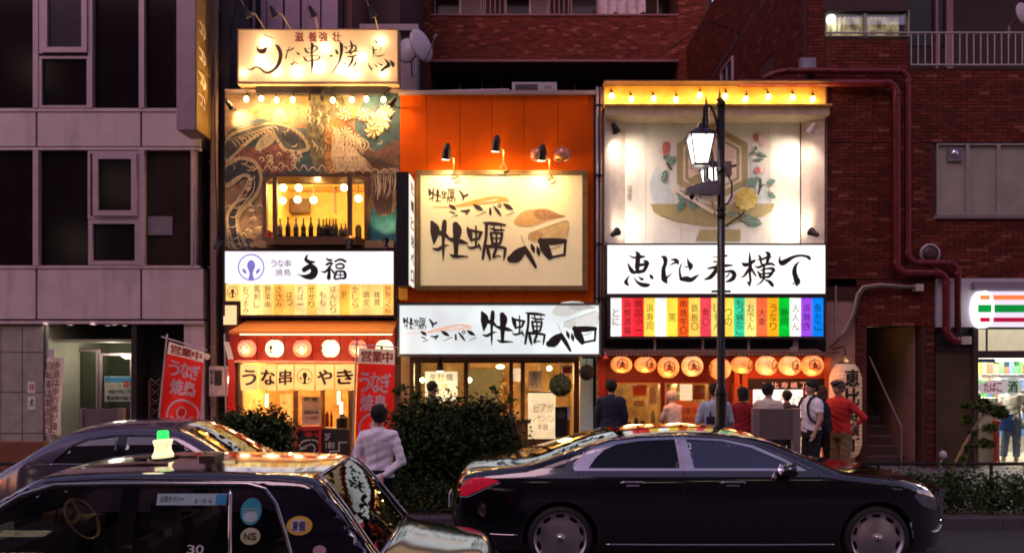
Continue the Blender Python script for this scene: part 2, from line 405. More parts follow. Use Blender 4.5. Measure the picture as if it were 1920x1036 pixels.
point('lobby_lamp', (X(165), YB+.9, Z(660)), 13, (1,.92,.7), .15)
# poster in the lobby window
t = thing('advert_poster', 'blue and white poster with lettering on the lobby glass door', 'poster', (X(224),YB+1.1,Z(725)))
MB().pb(196,249,705,752,YB+1.12,.01).build('sheet', mat('poster_white', (.6,.6,.55), .6), t)
MB().pb(197,248,706,716,YB+1.117,.003).build('blue_band', mat('poster_blue', (.05,.25,.5), .6), t)
text_h('アルバイト', 199,229,717,727, YB+1.115, m=mat('poster_gold',(.5,.35,.15),.6), parent=t)
text_h('募集中', 231,247,713,726, YB+1.115, m=mat('print_red',(.55,.03,.04),.6), parent=t)
text_h('時給千円以上可', 204,246,730,737, YB+1.115, m=mat('print_black',(.02,.02,.02),.6), parent=t)
text_h('電話受付窓口', 200,246,742,749, YB+1.115, m=mat('print_black',(.02,.02,.02),.6), parent=t)
for (u0,u1,v0,v1,m_,lb) in ((52,66,715,736,'print_red','small square red and white notice on the tiled wall'),(52,66,743,767,'print_black','small white notice with a black drawing on the tiled wall')):
    t = thing('wall_notice', lb, 'notice', (X(59),YB,Z(v0)))
    MB().pb(u0,u1,v0,v1,YB+.02,.01).build('sheet', mat('poster_white', (.6,.6,.55), .6), t)
    text_h('注意' if v0 < 730 else '犬', u0+2,u1-2,v0+4,v1-6, YB+.015, m=MC[m_], parent=t)
# blade sign on the office block
t = thing('blade_sign', 'tall purple grey box sign jutting from the office block, its side lit gold', 'sign', (X(350),14.3,Z(120)))
x0, x1 = -(CU-331)*14.25/FPX, -(CU-366)*14.25/FPX
b = MB(); zt, zb = Z(-200,14.25), Z(243,14.25); b.box(x0,x1,14.25,14.88,zb,zt); b.build('sign_box', mat('blade_metal', (.30,.22,.24), .4, metal=.2, var=.1), t)
b = MB(); b.box(x1+.002,x1+.012,14.31,14.84,zb+.06,zt); b.build('side_panel', mat('gold_lit_side', (.20,.12,.03), .35, var=.35), t)  # gold light falling on this side is put into the panel colour
b = MB()
for y0, z0, z1 in ((14.25,zb,zt),(14.85,zb,zt)): b.box(x1+.012,x1+.03,y0,y0+.04,z0,z1)
b.box(x1+.012,x1+.03,14.29,14.85,zb,zb+.05); b.box(x1+.012,x1+.03,14.29,14.85,Z(130,14.4),Z(130,14.4)+.04); b.build('frame', mat('brass_trim', (.3,.19,.08), .35, metal=.6), t)
b = MB(); fn = lambda x, z, d: (x1+.014+d, 14.3+x, z)
for k, z in enumerate((7.05,7.45,7.9,8.4)):
    brush(b, [(.1,z+.15,.012),(.25,z+.1,.02),(.2,z-.05,.012)], fn); brush(b, [(.3,z+.16,.01),(.38,z,.016),(.3,z-.12,.008)], fn); brush(b, [(.12,z-.02,.01),(.4,z-.06,.014)], fn)
b.build('lettering', mat('sign_ivory', (.8,.7,.55), .5), t)

# ---------------------------------------------------------------- metal clad building behind the left shop
cl = mat('violet_cladding', (.30,.19,.27), .5, metal=.1, var=.12, scale=2, dirt=.3)
CB = thing('metal_clad_building', 'violet metal clad building rising behind the eel shop sign', 'building', (X(520,18),18,0))
MB().box(X(384,18), X(640,18), 18.06, 24, 0, Z(-260,18)).build('wall', dark, CB)
for u0, u1 in ((406,433),(436,470),(473,478),(489,499),(501,530),(534,562),(566,600),(603,633)):
    MB().pb(u0,u1,-260,330,18,.06).build('cladding_panel', cl, CB)
MB().box(X(634,18.3), X(660,18.3), 18.3, 24, 0, Z(-260,18.3)).build('side_wall', mat('maroon_wall', (.13,.035,.035), .7), CB)
MB().box(X(650,20), X(750,20), 20, 26, 0, Z(-260,20)).build('rear_wing', mat('dark_maroon', (.05,.015,.017), .7), CB)
MB().box(X(396), X(406), 14.98, 15.1, .1, Z(-100)).build('corner_post', mat('post_tan', (.22,.14,.11), .5, dirt=.3), CB)
GP = thing('drain_pipe', 'thin brown downpipe in the dark gap beside the office block', 'pipe', (X(396),15.2,0))
MB().cyl((X(391),15.2,0),(X(391),15.2,Z(-260)),.05,n=10).build('pipe', mat('pipe_brown', (.16,.10,.08), .5, dirt=.3), GP)
b = MB()
for v in (90,300,500,650,760): b.box(X(385),X(397),15.13,15.27,Z(v)-.02,Z(v)+.02)
b.build('bracket', mat('pipe_brown', (.16,.10,.08), .5), GP)
AW = thing('alley_wall', 'dark narrow alley wall between the office block and the eel shop', 'wall', (X(410),15,0)); 
MB().box(X(400), X(421), 15.25, 16.5, 0, Z(-20)).build('wall_face', mat('alley_dark', (.03,.02,.022), .8, dirt=.4), AW)
# concrete block with dishes
t = thing('roof_pillar', 'pale concrete pillar with a flat cap behind the satellite dishes', 'pillar', (X(768,16.5),16.5,Z(170,16.5)))
MB().pb(750,781,58,185,16.5,.5).build('shaft', mat('pale_concrete', (.35,.26,.28), .7, dirt=.3), t)
MB().pb(674,784,45,57,16.3,.9).build('cap_slab', mat('pale_concrete', (.35,.26,.28), .7), t)

def dish(label, u, v, r, Y, rot, tilt, arm=True):
    t = thing('satellite_dish', label, 'satellite dish', W(u,v,Y), 'satellite dishes', rz=rot)
    b = MB(); pr = [(r*k/6, -.25*r*(1-(k/6)**2)) for k in range(7)]
    b.lathe(pr+[(r*1.02,.01)]+[(r*k/6, -.25*r*(1-(k/6)**2)-.012) for k in range(6,-1,-1)], (0,0,0), 24, 'y', .82, 1)
    b.build('reflector', mat('dish_grey', (.42,.36,.40), .4, var=.06), t, smooth=True)
    b = MB(); b.tube([(0,.1,-r*.2),(0,.3,-r*.4),(0,.35,-r*1.4)],.025,8); b.build('mast', mat('dish_metal', (.25,.2,.22), .4, metal=.5), t)
    if arm:
        b = MB(); b.tube([(0,-.02,-r*.98),(0,-.5*r,-r*.7),(0,-r*1.15,-r*.15)],.014,6); b.tube([(0,-r*1.1,-r*.15),(0,-r*1.3,-r*.05)],.035,8); b.build('feed_arm', mat('dish_metal', (.25,.2,.22), .4, metal=.5), t)
    t.rotation_euler = (tilt, 0, rot); return t
dish('smaller pale satellite dish facing forward beside the eel sign', 764, 95, .27, 16, radians(-10), radians(-8), False)
dish('larger tilted satellite dish with a feed arm by the eel sign', 790, 86, .36, 15.8, radians(48), radians(-14))

# ---------------------------------------------------------------- red brick apartment block
brk = [mat('brick_%s' % n, c, .75, var=.25, scale=9, bump=.3, spec=.2) for n, c in (('dark', (.110,.017,.009)), ('mid', (.140,.026,.013)), ('light', (.21,.060,.036)), ('brown', (.085,.014,.008)))]
mort = mat('mortar', (.07,.014,.009), .9, var=.2, scale=10)
def brick_mesh(i): 
    b = MB(); b.box(0,.215,-.012,.02,0,.058); me_o = b.build('brick', brk[i]); me = me_o.data; bpy.data.objects.remove(me_o); return me
BM_ = [brick_mesh(i) for i in range(4)]
def lay(parent, x0, x1, z0, z1, Y, holes, singles=0, face='y', w=.227, h=.066):
    """courses of bricks on a wall face; returns how many were laid one by one, the rest are joined"""
    off = ORG[parent.name]; rest = [MB() for _ in range(4)]; n = 0; row = 0; z = z0
    spots = []
    while z+h <= z1:
        x = x0-(row % 2)*w/2
        while x < x1:
            a, c = max(x, x0), min(x+w-.012, x1)
            if c-a > .05 and not any(a < hx1 and c > hx0 and z < hz1 and z+h > hz0 for hx0, hx1, hz0, hz1 in holes): spots.append((a, c, z))
            x += w
        z += h; row += 1
    for a, c, z in spots:
        i = rnd.choices((0,1,2,3), (5,5,.9,4))[0]; d = rnd.random()*.006
        full = c-a > .2
        if n < singles and full and face == 'y':
            o = bpy.data.objects.new('brick', BM_[i]); COL.objects.link(o); o.parent = parent; o.location = (a-off.x, Y-d-off.y, z-off.z); n += 1
        elif face == 'y': rest[i].box(a, c, Y-.012-d, Y+.02, z, z+h-.008)
        else: rest[i].box(Y-.02, Y+.012+d, a, c, z, z+h-.008)
    for i in range(4):
        if rest[i].v: rest[i].build('brickwork', brk[i], parent, kind='stuff')
    return n
AB = thing('brick_apartment_block', 'dark red brick apartment block behind and right of the shops', 'building', (X(1640),15,0))
YR = 15.0
Zf = .1
zp = (X(1545,YR))
# holes in the front face: lit window, balcony, frosted window, stairwell, side shop front
hol = [(X(1545),X(1704),Z(72),Z(-300)),(X(1704),X(2250),Z(128),Z(-300)),(X(1753),X(2250),Z(407),Z(266)),(X(1626),X(1729),0,Z(610)),(X(1752),X(2250),0,Z(522)),(X(1500),X(1606),0,Z(537)),
       (X(1515)-.01,X(1549),Z(560),Z(160))]
b = MB()
def wallpiece(u0,u1,v0,v1,d=.25): b.box(X(u0),X(u1),YR+.02,YR+d,Z(v1),Z(v0))
wallpiece(1515,1545,-300,160); wallpiece(1545,1704,72,537); wallpiece(1704,2250,128,266); wallpiece(1704,1753,266,522); wallpiece(1753,2250,407,522)
wallpiece(1606,1626,537,880); wallpiece(1626,1729,537,610); wallpiece(1729,1752,522,880); wallpiece(1704,1729,522,537); wallpiece(1545,1606,520,560)
b.build('wall', mort, AB)
lay(AB, X(1549), X(1704), Z(266), Z(72), YR+.02, hol, 190)
lay(AB, X(1606), X(1752), .12, Z(522), YR+.02, hol, 110)
lay(AB, X(1515), X(1545), Z(160), Z(-300), YR+.02, [], 0)
lay(AB, X(1704), X(2250), Z(266), Z(128), YR+.02, hol, 0)
lay(AB, X(1549), X(2250), Z(522), Z(266), YR+.02, hol, 0)
# side wall running back on the left of the wing
xs = X(1515)
MB().box(xs+.02, xs+.3, YR+.25, 25.5, 7.3, 12.5).build('wall', mort, AB)
yy = []
b4 = [MB() for _ in range(4)]
z = 7.3; row = 0
while z < 12.4:
    y = YR+(row % 2)*.11
    while y < 25.3:
        if not (16.9 < y < 17.9 and 7.9 < z < 9.0):
            i = rnd.choices((0,1,2,3), (6,4,.4,5))[0]; d = rnd.random()*.005; b4[i].box(xs+.008-d, xs+.03, y, y+.212, z, z+.056)
        y += .227
    z += .066; row += 1
for i in range(4): b4[i].build('brickwork', brk[i], AB, kind='stuff')
# window in the side wall
for yc in (20.6, 23.2):
    b = MB(); b.box(xs-.05,xs+.02,yc-.55,yc-.5,8.4,10.1); b.box(xs-.05,xs+.02,yc+.5,yc+.55,8.4,10.1); b.box(xs-.05,xs+.02,yc-.5,yc+.5,8.4,8.45); b.box(xs-.05,xs+.02,yc-.5,yc+.5,10.05,10.1); b.box(xs-.04,xs+.02,yc-.02,yc+.02,8.45,10.05)
    w_ = b.build('window', frm, AB); MB().box(xs-.02,xs+.018,yc-.5,yc+.5,8.45,10.05).build('pane', wgl2, w_)
# back range of the block at 25.5 m
YC = 25.5
b = MB()
def bk(u0,u1,v0,v1,y0=YC+.02,y1=YC+.4): b.box(X(u0,YC),X(u1,YC),y0,y1,Z(v1,YC),Z(v0,YC))
bk(744,806,-260,700); bk(806,1272,30,112); bk(1272,1330,-260,700); b.build('wall', mort, AB)
for (u0,u1,v0,v1) in ((744,806,-120,180),(806,1272,30,112),(1272,1318,-120,180)):
    lay(AB, X(u0,YC), X(u1,YC), Z(v1,YC), Z(v0,YC), YC+.02, [], 0, w=.25, h=.072)
b = MB(); b.box(X(806,YC),X(1272,YC),YC-.03,YC+.45,Z(112,YC)-.08,Z(112,YC)); b.box(X(806,YC),X(1272,YC),YC-.03,YC+.45,Z(30,YC),Z(27,YC)); b.build('balcony_coping', mat('maroon_trim', (.16,.05,.055), .6), AB)
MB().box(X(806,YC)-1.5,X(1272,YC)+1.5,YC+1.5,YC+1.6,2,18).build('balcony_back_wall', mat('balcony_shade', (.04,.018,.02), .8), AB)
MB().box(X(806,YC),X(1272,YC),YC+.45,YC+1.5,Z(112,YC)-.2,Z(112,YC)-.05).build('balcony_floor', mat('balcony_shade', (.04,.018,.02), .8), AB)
b = MB(); b.box(X(744,YC),X(1330,YC),YC,YC+3,Z(-62,YC),Z(-62,YC)+1.6); b.box(X(806,YC)-.3,X(806,YC),YC+.4,YC+1.5,2,Z(-62,YC)); b.box(X(1272,YC),X(1272,YC)+.3,YC+.4,YC+1.5,2,Z(-62,YC)); b.build('balcony_slab', mort, AB)
MB().box(X(1515),X(2250),YR+.02,YR+3,Z(-300),Z(-300)+.6).build('upper_slab', mort, AB)
frp = mat('balcony_window_metal', (.34,.26,.29), .4, var=.1)
Y2 = YC+1.45
def bwin(u0,u1,v0,v1,m): return win(AB,u0,u1,v0,v1,Y2,2,fm=frp,gm=m)
curt = mat('curtain', (.17,.13,.16), .8, var=.1)
bwin(815,863,-60,30,wgl); bwin(863,908,-60,32,curt); bwin(948,994,-60,30,wgl); bwin(994,1028,-60,32,curt); bwin(1070,1120,-60,32,wgl2); bwin(1120,1160,-60,32,curt); bwin(1232,1270,-60,34,wgl)
bwin(815,862,148,172,wgl); bwin(862,905,148,172,wgl); bwin(940,1030,148,175,wgl); bwin(1077,1120,148,175,wgl); bwin(1120,1230,148,175,wgl)
b = MB()
for u in range(900,948,9): b.box(X(u,YC),X(u+2,YC),YC+.2,YC+.23,Z(28,YC),Z(-60,YC))
for u in range(1030,1070,9): b.box(X(u,YC),X(u+2,YC),YC+.2,YC+.23,Z(28,YC),Z(-60,YC))
b.build('balcony_railing', mat('rail_maroon', (.14,.06,.07), .5), AB)
t = thing('laundry', 'pale laundry hanging on the top balcony of the brick block', 'laundry', W(1170,5,YC+.5))
b = MB(); nx = 24
for i in range(nx+1):
    for j in range(7):
        u = 1122+i*88/nx; v = -25+j*9.2+ (6*sin(i*.5) if j == 6 else 0); p = W(u, v, YC+.5); b.v.append((p.x, YC+.5+.12*sin(i*1.3)+.05*sin(i*2.9+j), p.z))
for i in range(nx):
    for j in range(6): b.f.append((i*7+j, (i+1)*7+j, (i+1)*7+j+1, i*7+j+1))
b.build('sheet', mat('laundry_cloth', (.45,.36,.42), .8, var=.2), t, smooth=True)
# lit window and its brick sill, balcony to the right
cur = glow('curtain_lit', (.62,.52,.28), .55, .5, 6)
WB = win(AB,1545,1703,21,71,YR+.1,2,fm=mat('window_grey', (.3,.28,.24), .4),gm=glass('clear_glass'),label='lit window with pale curtains')
MB().box(X(1622),X(1628),YR+.05,YR+.12,Z(69),Z(23)).build('sash', mat('window_grey', (.3,.28,.24), .4), WB)
b = MB(); n_ = 60
for i in range(n_+1):
    x = X(1547)+(X(1701)-X(1547))*i/n_; b.v += [(x, YR+.3+.035*sin(i*1.9), Z(72)), (x, YR+.3+.035*sin(i*1.9), Z(20))]
for i in range(n_): b.f.append((2*i,2*i+2,2*i+3,2*i+1))
b.build('curtain', cur, WB, smooth=True)
MB().ball(W(1558,36,YR+.22), .09, 12).build('ceiling_lamp', glow('cool_lamp', (.9,1,.9), 5, 0), WB)
point('room_lamp', (X(1575), YR+.2, Z(38)), 1.2, (.9,1,.85), .05)
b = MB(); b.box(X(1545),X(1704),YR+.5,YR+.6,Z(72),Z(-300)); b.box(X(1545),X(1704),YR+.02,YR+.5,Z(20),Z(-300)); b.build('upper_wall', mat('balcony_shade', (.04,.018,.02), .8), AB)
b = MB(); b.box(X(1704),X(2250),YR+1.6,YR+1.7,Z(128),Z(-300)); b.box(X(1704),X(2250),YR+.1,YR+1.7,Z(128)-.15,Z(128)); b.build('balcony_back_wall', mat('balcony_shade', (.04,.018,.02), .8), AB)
pk = mat('pinkish_post', (.30,.14,.16), .6, var=.1)
b = MB(); b.box(X(1744),X(1752),YR+1.5,YR+1.6,Z(128),Z(-300)); b.build('balcony_post', pk, AB)
b = MB(); b.box(X(1857),X(1870),YR+1.5,YR+1.6,Z(128),Z(-300)); b.build('balcony_post', pk, AB)
b = MB(); b.box(X(1834),X(1839),YR+1.5,YR+1.6,Z(128),Z(-300)); b.build('balcony_post', pk, AB)
b = MB(); b.box(X(1752),X(1857),YR+1.58,YR+1.6,Z(25),Z(-300)); b.build('balcony_door', mat('door_black', (.01,.006,.006), .3), AB)
RL = thing('balcony_rail', 'white metal balcony railing at the top right', 'railing', (X(1800),YR,Z(125)))
rm = mat('rail_white', (.42,.36,.34), .45)
b = MB(); b.tube([(X(1545),YR-.03,Z(63)),(X(2250),YR-.03,Z(63))],.018,6); b.build('top_rail', rm, RL)
b = MB(); b.tube([(X(1706),YR-.03,Z(123)),(X(2250),YR-.03,Z(123))],.018,6); b.build('bottom_rail', rm, RL)
u = 1707
while u < 2240:
    MB().cyl((X(u),YR-.03,Z(123)),(X(u),YR-.03,Z(63)),.010,n=6).build('bar', rm, RL); u += 13
dish('round white satellite dish on the top right balcony', 1918, 26, .23, 15.3, radians(20), radians(-8))
# frosted windows
fg = mat('frosted_glass', (.34,.29,.24), .28, var=.14, scale=1.6, bump=.05)
for u0, u1, lb in ((1754,1812,'frosted pane with a round vent'),(1812,1870,None),(1870,1946,None),(1946,2060,None)):
    win(AB,u0,u1,270,404,YR+.06,3,fm=mat('alu_window', (.36,.31,.30), .35, metal=.3),gm=fg,label=lb)
MB().box(X(1750),X(2250),YR-.04,YR+.1,Z(410),Z(404)).build('sill', mat('sill_grey', (.2,.15,.15), .6), AB)
MB().box(X(1753),X(2250),YR+.2,YR+.25,Z(407),Z(266)).build('window_back', dark, AB)
t = thing('round_vent', 'shiny round metal vent in the frosted window', 'vent', W(1791,288,YR))
MB().pb(1777,1805,277,302,YR+.02,.03).build('plate', mat('vent_plate', (.2,.18,.2), .4, metal=.4), t)
MB().ball((X(1791),YR+.02,Z(287)), .075, 16, sy=.7).build('hood', mat('vent_chrome', (.7,.7,.72), .15, metal=1, var=0), t, smooth=True)
t = thing('fan_outlet', 'round dark fan outlet with a pale ring on the brick wall', 'vent', W(1742,476,YR))
MB().lathe([(.16,0),(.2,0),(.2,-.05),(.16,-.05)], W(1742,476,YR-.0), 24, 'y').build('ring', mat('ring_grey', (.35,.28,.28), .4, metal=.3), t, smooth=True)
MB().lathe([(.001,-.06),(.1,-.08),(.16,-.02),(.16,.0)], W(1742,476,YR), 20, 'y').build('hood', mat('hood_brown', (.06,.02,.02), .5), t, smooth=True)
t = thing('meter_box', 'small grey electric box on the brick corner above the pipes', 'electric box', W(1514,120,YR-.1))
MB().pb(1502,1530,108,130,YR-.12,.12).build('box_body', mat('box_grey', (.22,.19,.24), .5), t); MB().pb(1506,1519,111,127,YR-.13,.01).build('lid', mat('box_lid', (.28,.25,.3), .4), t)
# maroon drain pipes
def pipe(label, px, r=.075, Y=14.86):
    t = thing('drain_pipe', label, 'pipe', W(*px[0],Y), 'maroon drain pipes on the brick wall')
    pts = []
    P = [W(a,b_,Y) for a, b_ in px]
    for i, p in enumerate(P):
        if 0 < i < len(P)-1:
            a = (P[i-1]-p).normalized(); c = (P[i+1]-p).normalized()
            pts += [p+a*.14, p+a*.06+c*.06, p+c*.14]
        else: pts.append(p)
    MB().tube(pts, r, 12).build('pipe', mat('pipe_maroon', (.15,.012,.016), .42, var=.25, dirt=.3), t, smooth=True)
    for i in range(1, len(P)-1):
        for d in ((P[i-1]-P[i]).normalized(), (P[i+1]-P[i]).normalized()): q = P[i]+d*.2; MB().cyl(q-d*.03, q+d*.03, r+.012, n=12).build('collar', MC['pipe_maroon'], t)
pipe('outer maroon drain pipe running along the top and down the brick wall', [(1430,148),(1462,133),(1702,133),(1702,492),(1796,492),(1796,624)], .058)
pipe('inner maroon drain pipe bending beside the outer one to the shop corner', [(1385,156),(1681,156),(1681,511),(1775,511),(1775,636),(1800,640)], .070)
# conduit and junction box
t = thing('cable_conduit', 'pale cable conduit curving across the brick to a junction box', 'cable', W(1640,535,YR))
MB().tube([W(a,c,14.93) for a, c in ((1555,650),(1585,618),(1600,585),(1607,552),(1618,537),(1650,533),(1718,538))],.028,8).build('conduit', mat('conduit_grey', (.35,.27,.22), .5), t, smooth=True)
MB().tube([W(a,c,14.90) for a, c in ((1553,655),(1590,622),(1604,588),(1611,556),(1622,541),(1650,537),(1718,541))],.012,6).build('cable', mat('cable_dark', (.1,.07,.06), .5), t, smooth=True)
MB().pb(1718,1732,532,545,14.86,.14).build('junction_box', mat('box_white', (.5,.42,.38), .5), t)
# plaster column left of the stairwell
MB().box(X(1549),X(1606),YR+.06,YR+.3,0,Z(537)).build('plaster_wall', mat('pink_plaster', (.42,.23,.17), .7, var=.12, dirt=.35), AB)
t = thing('thin_pole', 'thin upright metal pole on the plaster beside the lantern', 'pole', W(1566,540,14.95)); MB().cyl(W(1567,535,14.95),W(1567,640,14.95),.015,n=6).build('rod', frm, t)
# stairwell
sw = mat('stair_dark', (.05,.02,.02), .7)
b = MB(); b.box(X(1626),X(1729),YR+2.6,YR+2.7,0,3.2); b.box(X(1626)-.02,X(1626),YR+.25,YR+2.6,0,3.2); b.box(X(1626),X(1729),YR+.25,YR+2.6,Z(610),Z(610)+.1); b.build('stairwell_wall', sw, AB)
MB().box(X(1729),X(1729)+.03,YR+.2,YR+2.6,0,Z(610)).build('stairwell_side', mat('pink_plaster', (.42,.23,.17), .7), AB)
ST = thing('staircase', 'dark steps climbing inside the narrow brick stairwell', 'stairs', (X(1650),YR+.4,.12))
for i in range(9):
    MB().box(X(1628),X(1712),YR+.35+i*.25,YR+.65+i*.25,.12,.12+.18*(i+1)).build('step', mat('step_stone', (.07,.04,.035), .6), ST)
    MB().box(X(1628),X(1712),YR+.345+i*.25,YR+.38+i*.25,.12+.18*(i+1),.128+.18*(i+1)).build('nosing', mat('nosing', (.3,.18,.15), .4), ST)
t = thing('handrail', 'thin steel handrail slanting across the stairwell', 'handrail', W(1650,720,YR+.2)); MB().tube([W(1630,668,YR+.28),W(1660,735,YR+.22),W(1690,800,YR+.1)],.018,6).build('rail', mat('steel', (.5,.4,.38), .3, metal=.7), t); 
b = MB(); b.cyl(W(1690,800,YR+.1), (X(1690,YR+.1),YR+.1,.12), .014, n=6); b.build('post', mat('steel', (.5,.4,.38), .3, metal=.7), t)
point('stair_lamp', (X(1672), YR+.9, Z(630)), .6, (1,.7,.25), .05)

# ---------------------------------------------------------------- dark buildings across the street, behind the viewer
for k, (xa, xb, hh, lb) in enumerate(((-34,-12,22,'dark office block across the street, farthest along to the office side'),(-11.5,3,19,'dark block of flats across the street facing the eel shop'),(3.5,15,23,'tall dark block across the street facing the food alley'),(15.5,38,20,'dark block across the street facing the store'))):
    t = thing('street_building', lb, 'building', ((xa+xb)/2,-11,0), 'buildings across the street')
    MB().box(xa,xb,-19,-11,0,hh).build('wall', mat('across_wall', (.07,.05,.055), .7), t)
    b = MB(); g = MB(); x = xa+1
    while x < xb-2:
        for j in range(6):
            (g if rnd.random() < .16 else b).box(x,x+1.5,-11,-10.95,1.2+j*3.1,2.8+j*3.1)
        x += 2.3
    b.build('window_row', wgl, t, kind='stuff')
    if g.v: g.build('lit_window_row', glow('far_window', (1,.8,.5), 1.2, .3), t, kind='stuff')
# ================================================================ SHOP 1: eel and grilled chicken shop
blk = mat('black_metal', (.02,.018,.018), .4, metal=.3, var=.1)
ink = mat('ink', (.02,.015,.012), .6, var=.1)
redp = mat('red_print', (.5,.03,.02), .6, var=.1)
bulbm = glow('bulb', (1,.66,.25), 30, 0)
WARM = (1,.60,.24)
S1 = thing('eel_shop', 'narrow two storey eel shop with a painted mural upstairs', 'building', (X(585),F,0))
mat('mural_base', (.19,.12,.075), .7, var=.5, scale=2.2, bump=.3)
b = MB(); b.box(X(421),X(449),F+.02,F+.2,.1,Z(470)); b.box(X(738),X(752),F+.02,F+.2,.1,Z(470)); b.build('side_pier', mat('pier_brown', (.10,.045,.03), .6, dirt=.3), S1)
b = MB(); b.box(X(421),X(752),F+.2,F+4.5,Z(168),Z(164)); b.box(X(421),X(424),F+.2,F+4.5,.1,Z(168)); b.box(X(749),X(752),F+.2,F+4.5,.1,Z(168)); b.box(X(424),X(749),F+4.4,F+4.5,.1,Z(168)); b.build('shell', dark, S1)
MB().box(X(424),X(755),F-.08,F+.2,Z(174),Z(170)).build('coping', mat('coping', (.28,.2,.2), .5), S1)
# mural painting: layers of flat paint, each as its own slightly raised sheet
def px(u, v): return X(u, F), Z(v, F)
LAY = [0]
def art(parent, pts, m, Y=None, name='painting', k=5, closed=True):
    """closed painted shape through px points"""
    LAY[0] += 1; yy_ = (Y or F+.02)-.0012*(LAY[0] % 60)-.001
    P = list(pts)
    if k:
        c = cr([P[-1]]+P+[P[0], P[1]], k); P = c[k:-k-0][:-1]
    P = [px(a, b_) for a, b_ in P]
    return MB().poly(P, yy_).build(name, m, parent)
def line(mb, pts, w=1.2, Y=None):
    brush(mb, [(*px(a, b_), w*F/FPX*(1 if 0 < i < len(pts)-1 else .5)) for i, (a, b_) in enumerate(pts)], lambda x, z, d: (x, (Y or F-.055)-d, z), 5)
teal = mat('paint_teal', (.025,.068,.085), .6, var=.5, scale=5)
cream = mat('paint_cream', (.34,.26,.15), .6, var=.3, scale=7)
eel = mat('paint_eel', (.05,.055,.058), .55, var=.7, scale=5, bump=.3)
eel2 = mat('paint_eel_dark', (.016,.022,.032), .55, var=.5, scale=6)
maro = mat('paint_maroon', (.16,.055,.045), .6, var=.6, scale=12)
och = mat('paint_ochre', (.42,.20,.04), .6, var=.6, scale=10)
brn = mat('paint_brown', (.13,.055,.028), .6, var=.5, scale=9)
orr = mat('paint_orange', (.70,.14,.03), .6, var=.4, scale=8)
chry = mat('paint_pale', (.45,.36,.15), .6, var=.3, scale=8)
art(S1, [(422,260),(470,225),(560,225),(640,230),(640,330),(560,325),(500,330),(440,330)], teal)
art(S1, [(423,225),(470,200),(560,180),(640,190),(640,235),(560,240),(480,220)], mat('paint_sand', (.25,.14,.06), .6, var=.5, scale=6))
art(S1, [(585,180),(640,178),(652,250),(640,330),(600,330),(575,260)], mat('paint_branch', (.12,.10,.05), .6, var=.8, scale=9))
art(S1, [(690,180),(746,175),(747,310),(700,280),(665,240)], teal)
art(S1, [(424,290),(470,275),(520,270),(560,290),(540,320),(495,326),(470,322),(430,345)], maro)
# tail of feathers on the right
art(S1, [(612,232),(640,222),(672,250),(700,285),(747,262),(747,330),(722,335),(690,328),(640,326),(615,322),(608,275)], brn)
art(S1, [(612,232),(632,225),(640,262),(632,320),(612,318),(608,275)], och)
art(S1, [(696,328),(747,315),(747,370),(735,400),(712,405),(700,380)], mat('paint_feather', (.22,.13,.11), .6, var=.6, scale=12))
art(S1, [(696,392),(714,404),(736,398),(746,385),(746,468),(696,468)], mat('paint_sea', (.02,.14,.18), .6, var=.4, scale=6))
# long eel: head above, body looping down the left edge
art(S1, [(423,262),(450,240),(500,229),(535,233),(560,245),(578,265),(580,280),(565,287),(535,285),(520,268),(508,250),(490,252),(468,268),(440,292),(432,305),(423,308)], cream)
art(S1, [(423,268),(452,246),(500,234),(535,238),(556,250),(572,268),(570,279),(538,279),(524,262),(512,246),(490,247),(464,262),(436,290),(423,298)], eel)
art(S1, [(530,248),(548,246),(560,258),(556,270),(540,268),(530,258)], eel2)
art(S1, [(478,278),(486,262),(500,250),(514,250),(516,262),(500,276),(484,282)], cream)
art(S1, [(482,277),(490,264),(502,254),(511,254),(512,261),(500,272)], mat('paint_fin', (.28,.24,.18), .6, var=.5, scale=14))
art(S1, [(423,310),(435,300),(455,294),(478,300),(490,318),(492,340),(484,365),(468,385),(452,402),(450,425),(462,455),(478,466),(440,466),(428,440),(424,405),(432,385),(452,368),(464,348),(466,335),(455,332),(440,345),(423,350)], cream)
art(S1, [(423,316),(438,306),(456,300),(474,306),(484,322),(486,340),(478,362),(462,380),(446,398),(443,425),(455,455),(465,466),(446,466),(434,440),(429,408),(438,390),(458,372),(471,350),(472,332),(460,325),(442,332),(423,343)], eel2)
art(S1, [(512,215),(522,203),(532,208),(540,228),(515,228)], cream)
for (a, c, r, m_) in ((648,215,15,orr),(664,213,11,orr),(682,216,14,orr),(640,233,9,orr),(712,228,22,chry),(700,245,16,chry),(724,210,14,chry),(650,250,13,chry),(668,262,12,chry),(447,215,6,orr),(478,208,5,orr),(458,360,7,maro),(447,350,5,maro)):
    n = 14; art(S1, [(a+r*(1 if i % 2 else .72)*cos(2*pi*i/n), c+r*(1 if i % 2 else .72)*sin(2*pi*i/n)) for i in range(n)], m_, k=0, name='painted_flower')
lm = MB(); ld = MB(); rr = random.Random(3)
for i in range(46):      # fine contour lines of feathers, scales and waves
    t = i/45; a = 612+t*60; line(lm, [(a,235+t*20),(a+14+8*sin(i),262+10*t),(a+10,292),(a+22+10*sin(i*2),322)], .7)
for i in range(26):
    t = i/25; line(ld, [(700+t*44,320+rr.random()*8),(704+t*40+4*sin(i),350),(702+t*34,378),(708+t*26,402)], .8); line(lm, [(702+t*44,322+rr.random()*8),(706+t*40+4*sin(i),352),(704+t*34,376)], .55)
for i in range(14): line(ld, [(660+i*6,262+i*3),(672+i*5,285+i*2),(690+i*4,300+i),(722+i*2,312)], .9)
for i in range(8): line(lm, [(618+i*16,326-4*(i%2)),(626+i*16,318),(634+i*16,326)], .9); line(lm, [(478+i*17,322),(486+i*17,314-3*(i%2)),(494+i*17,322)], .9)
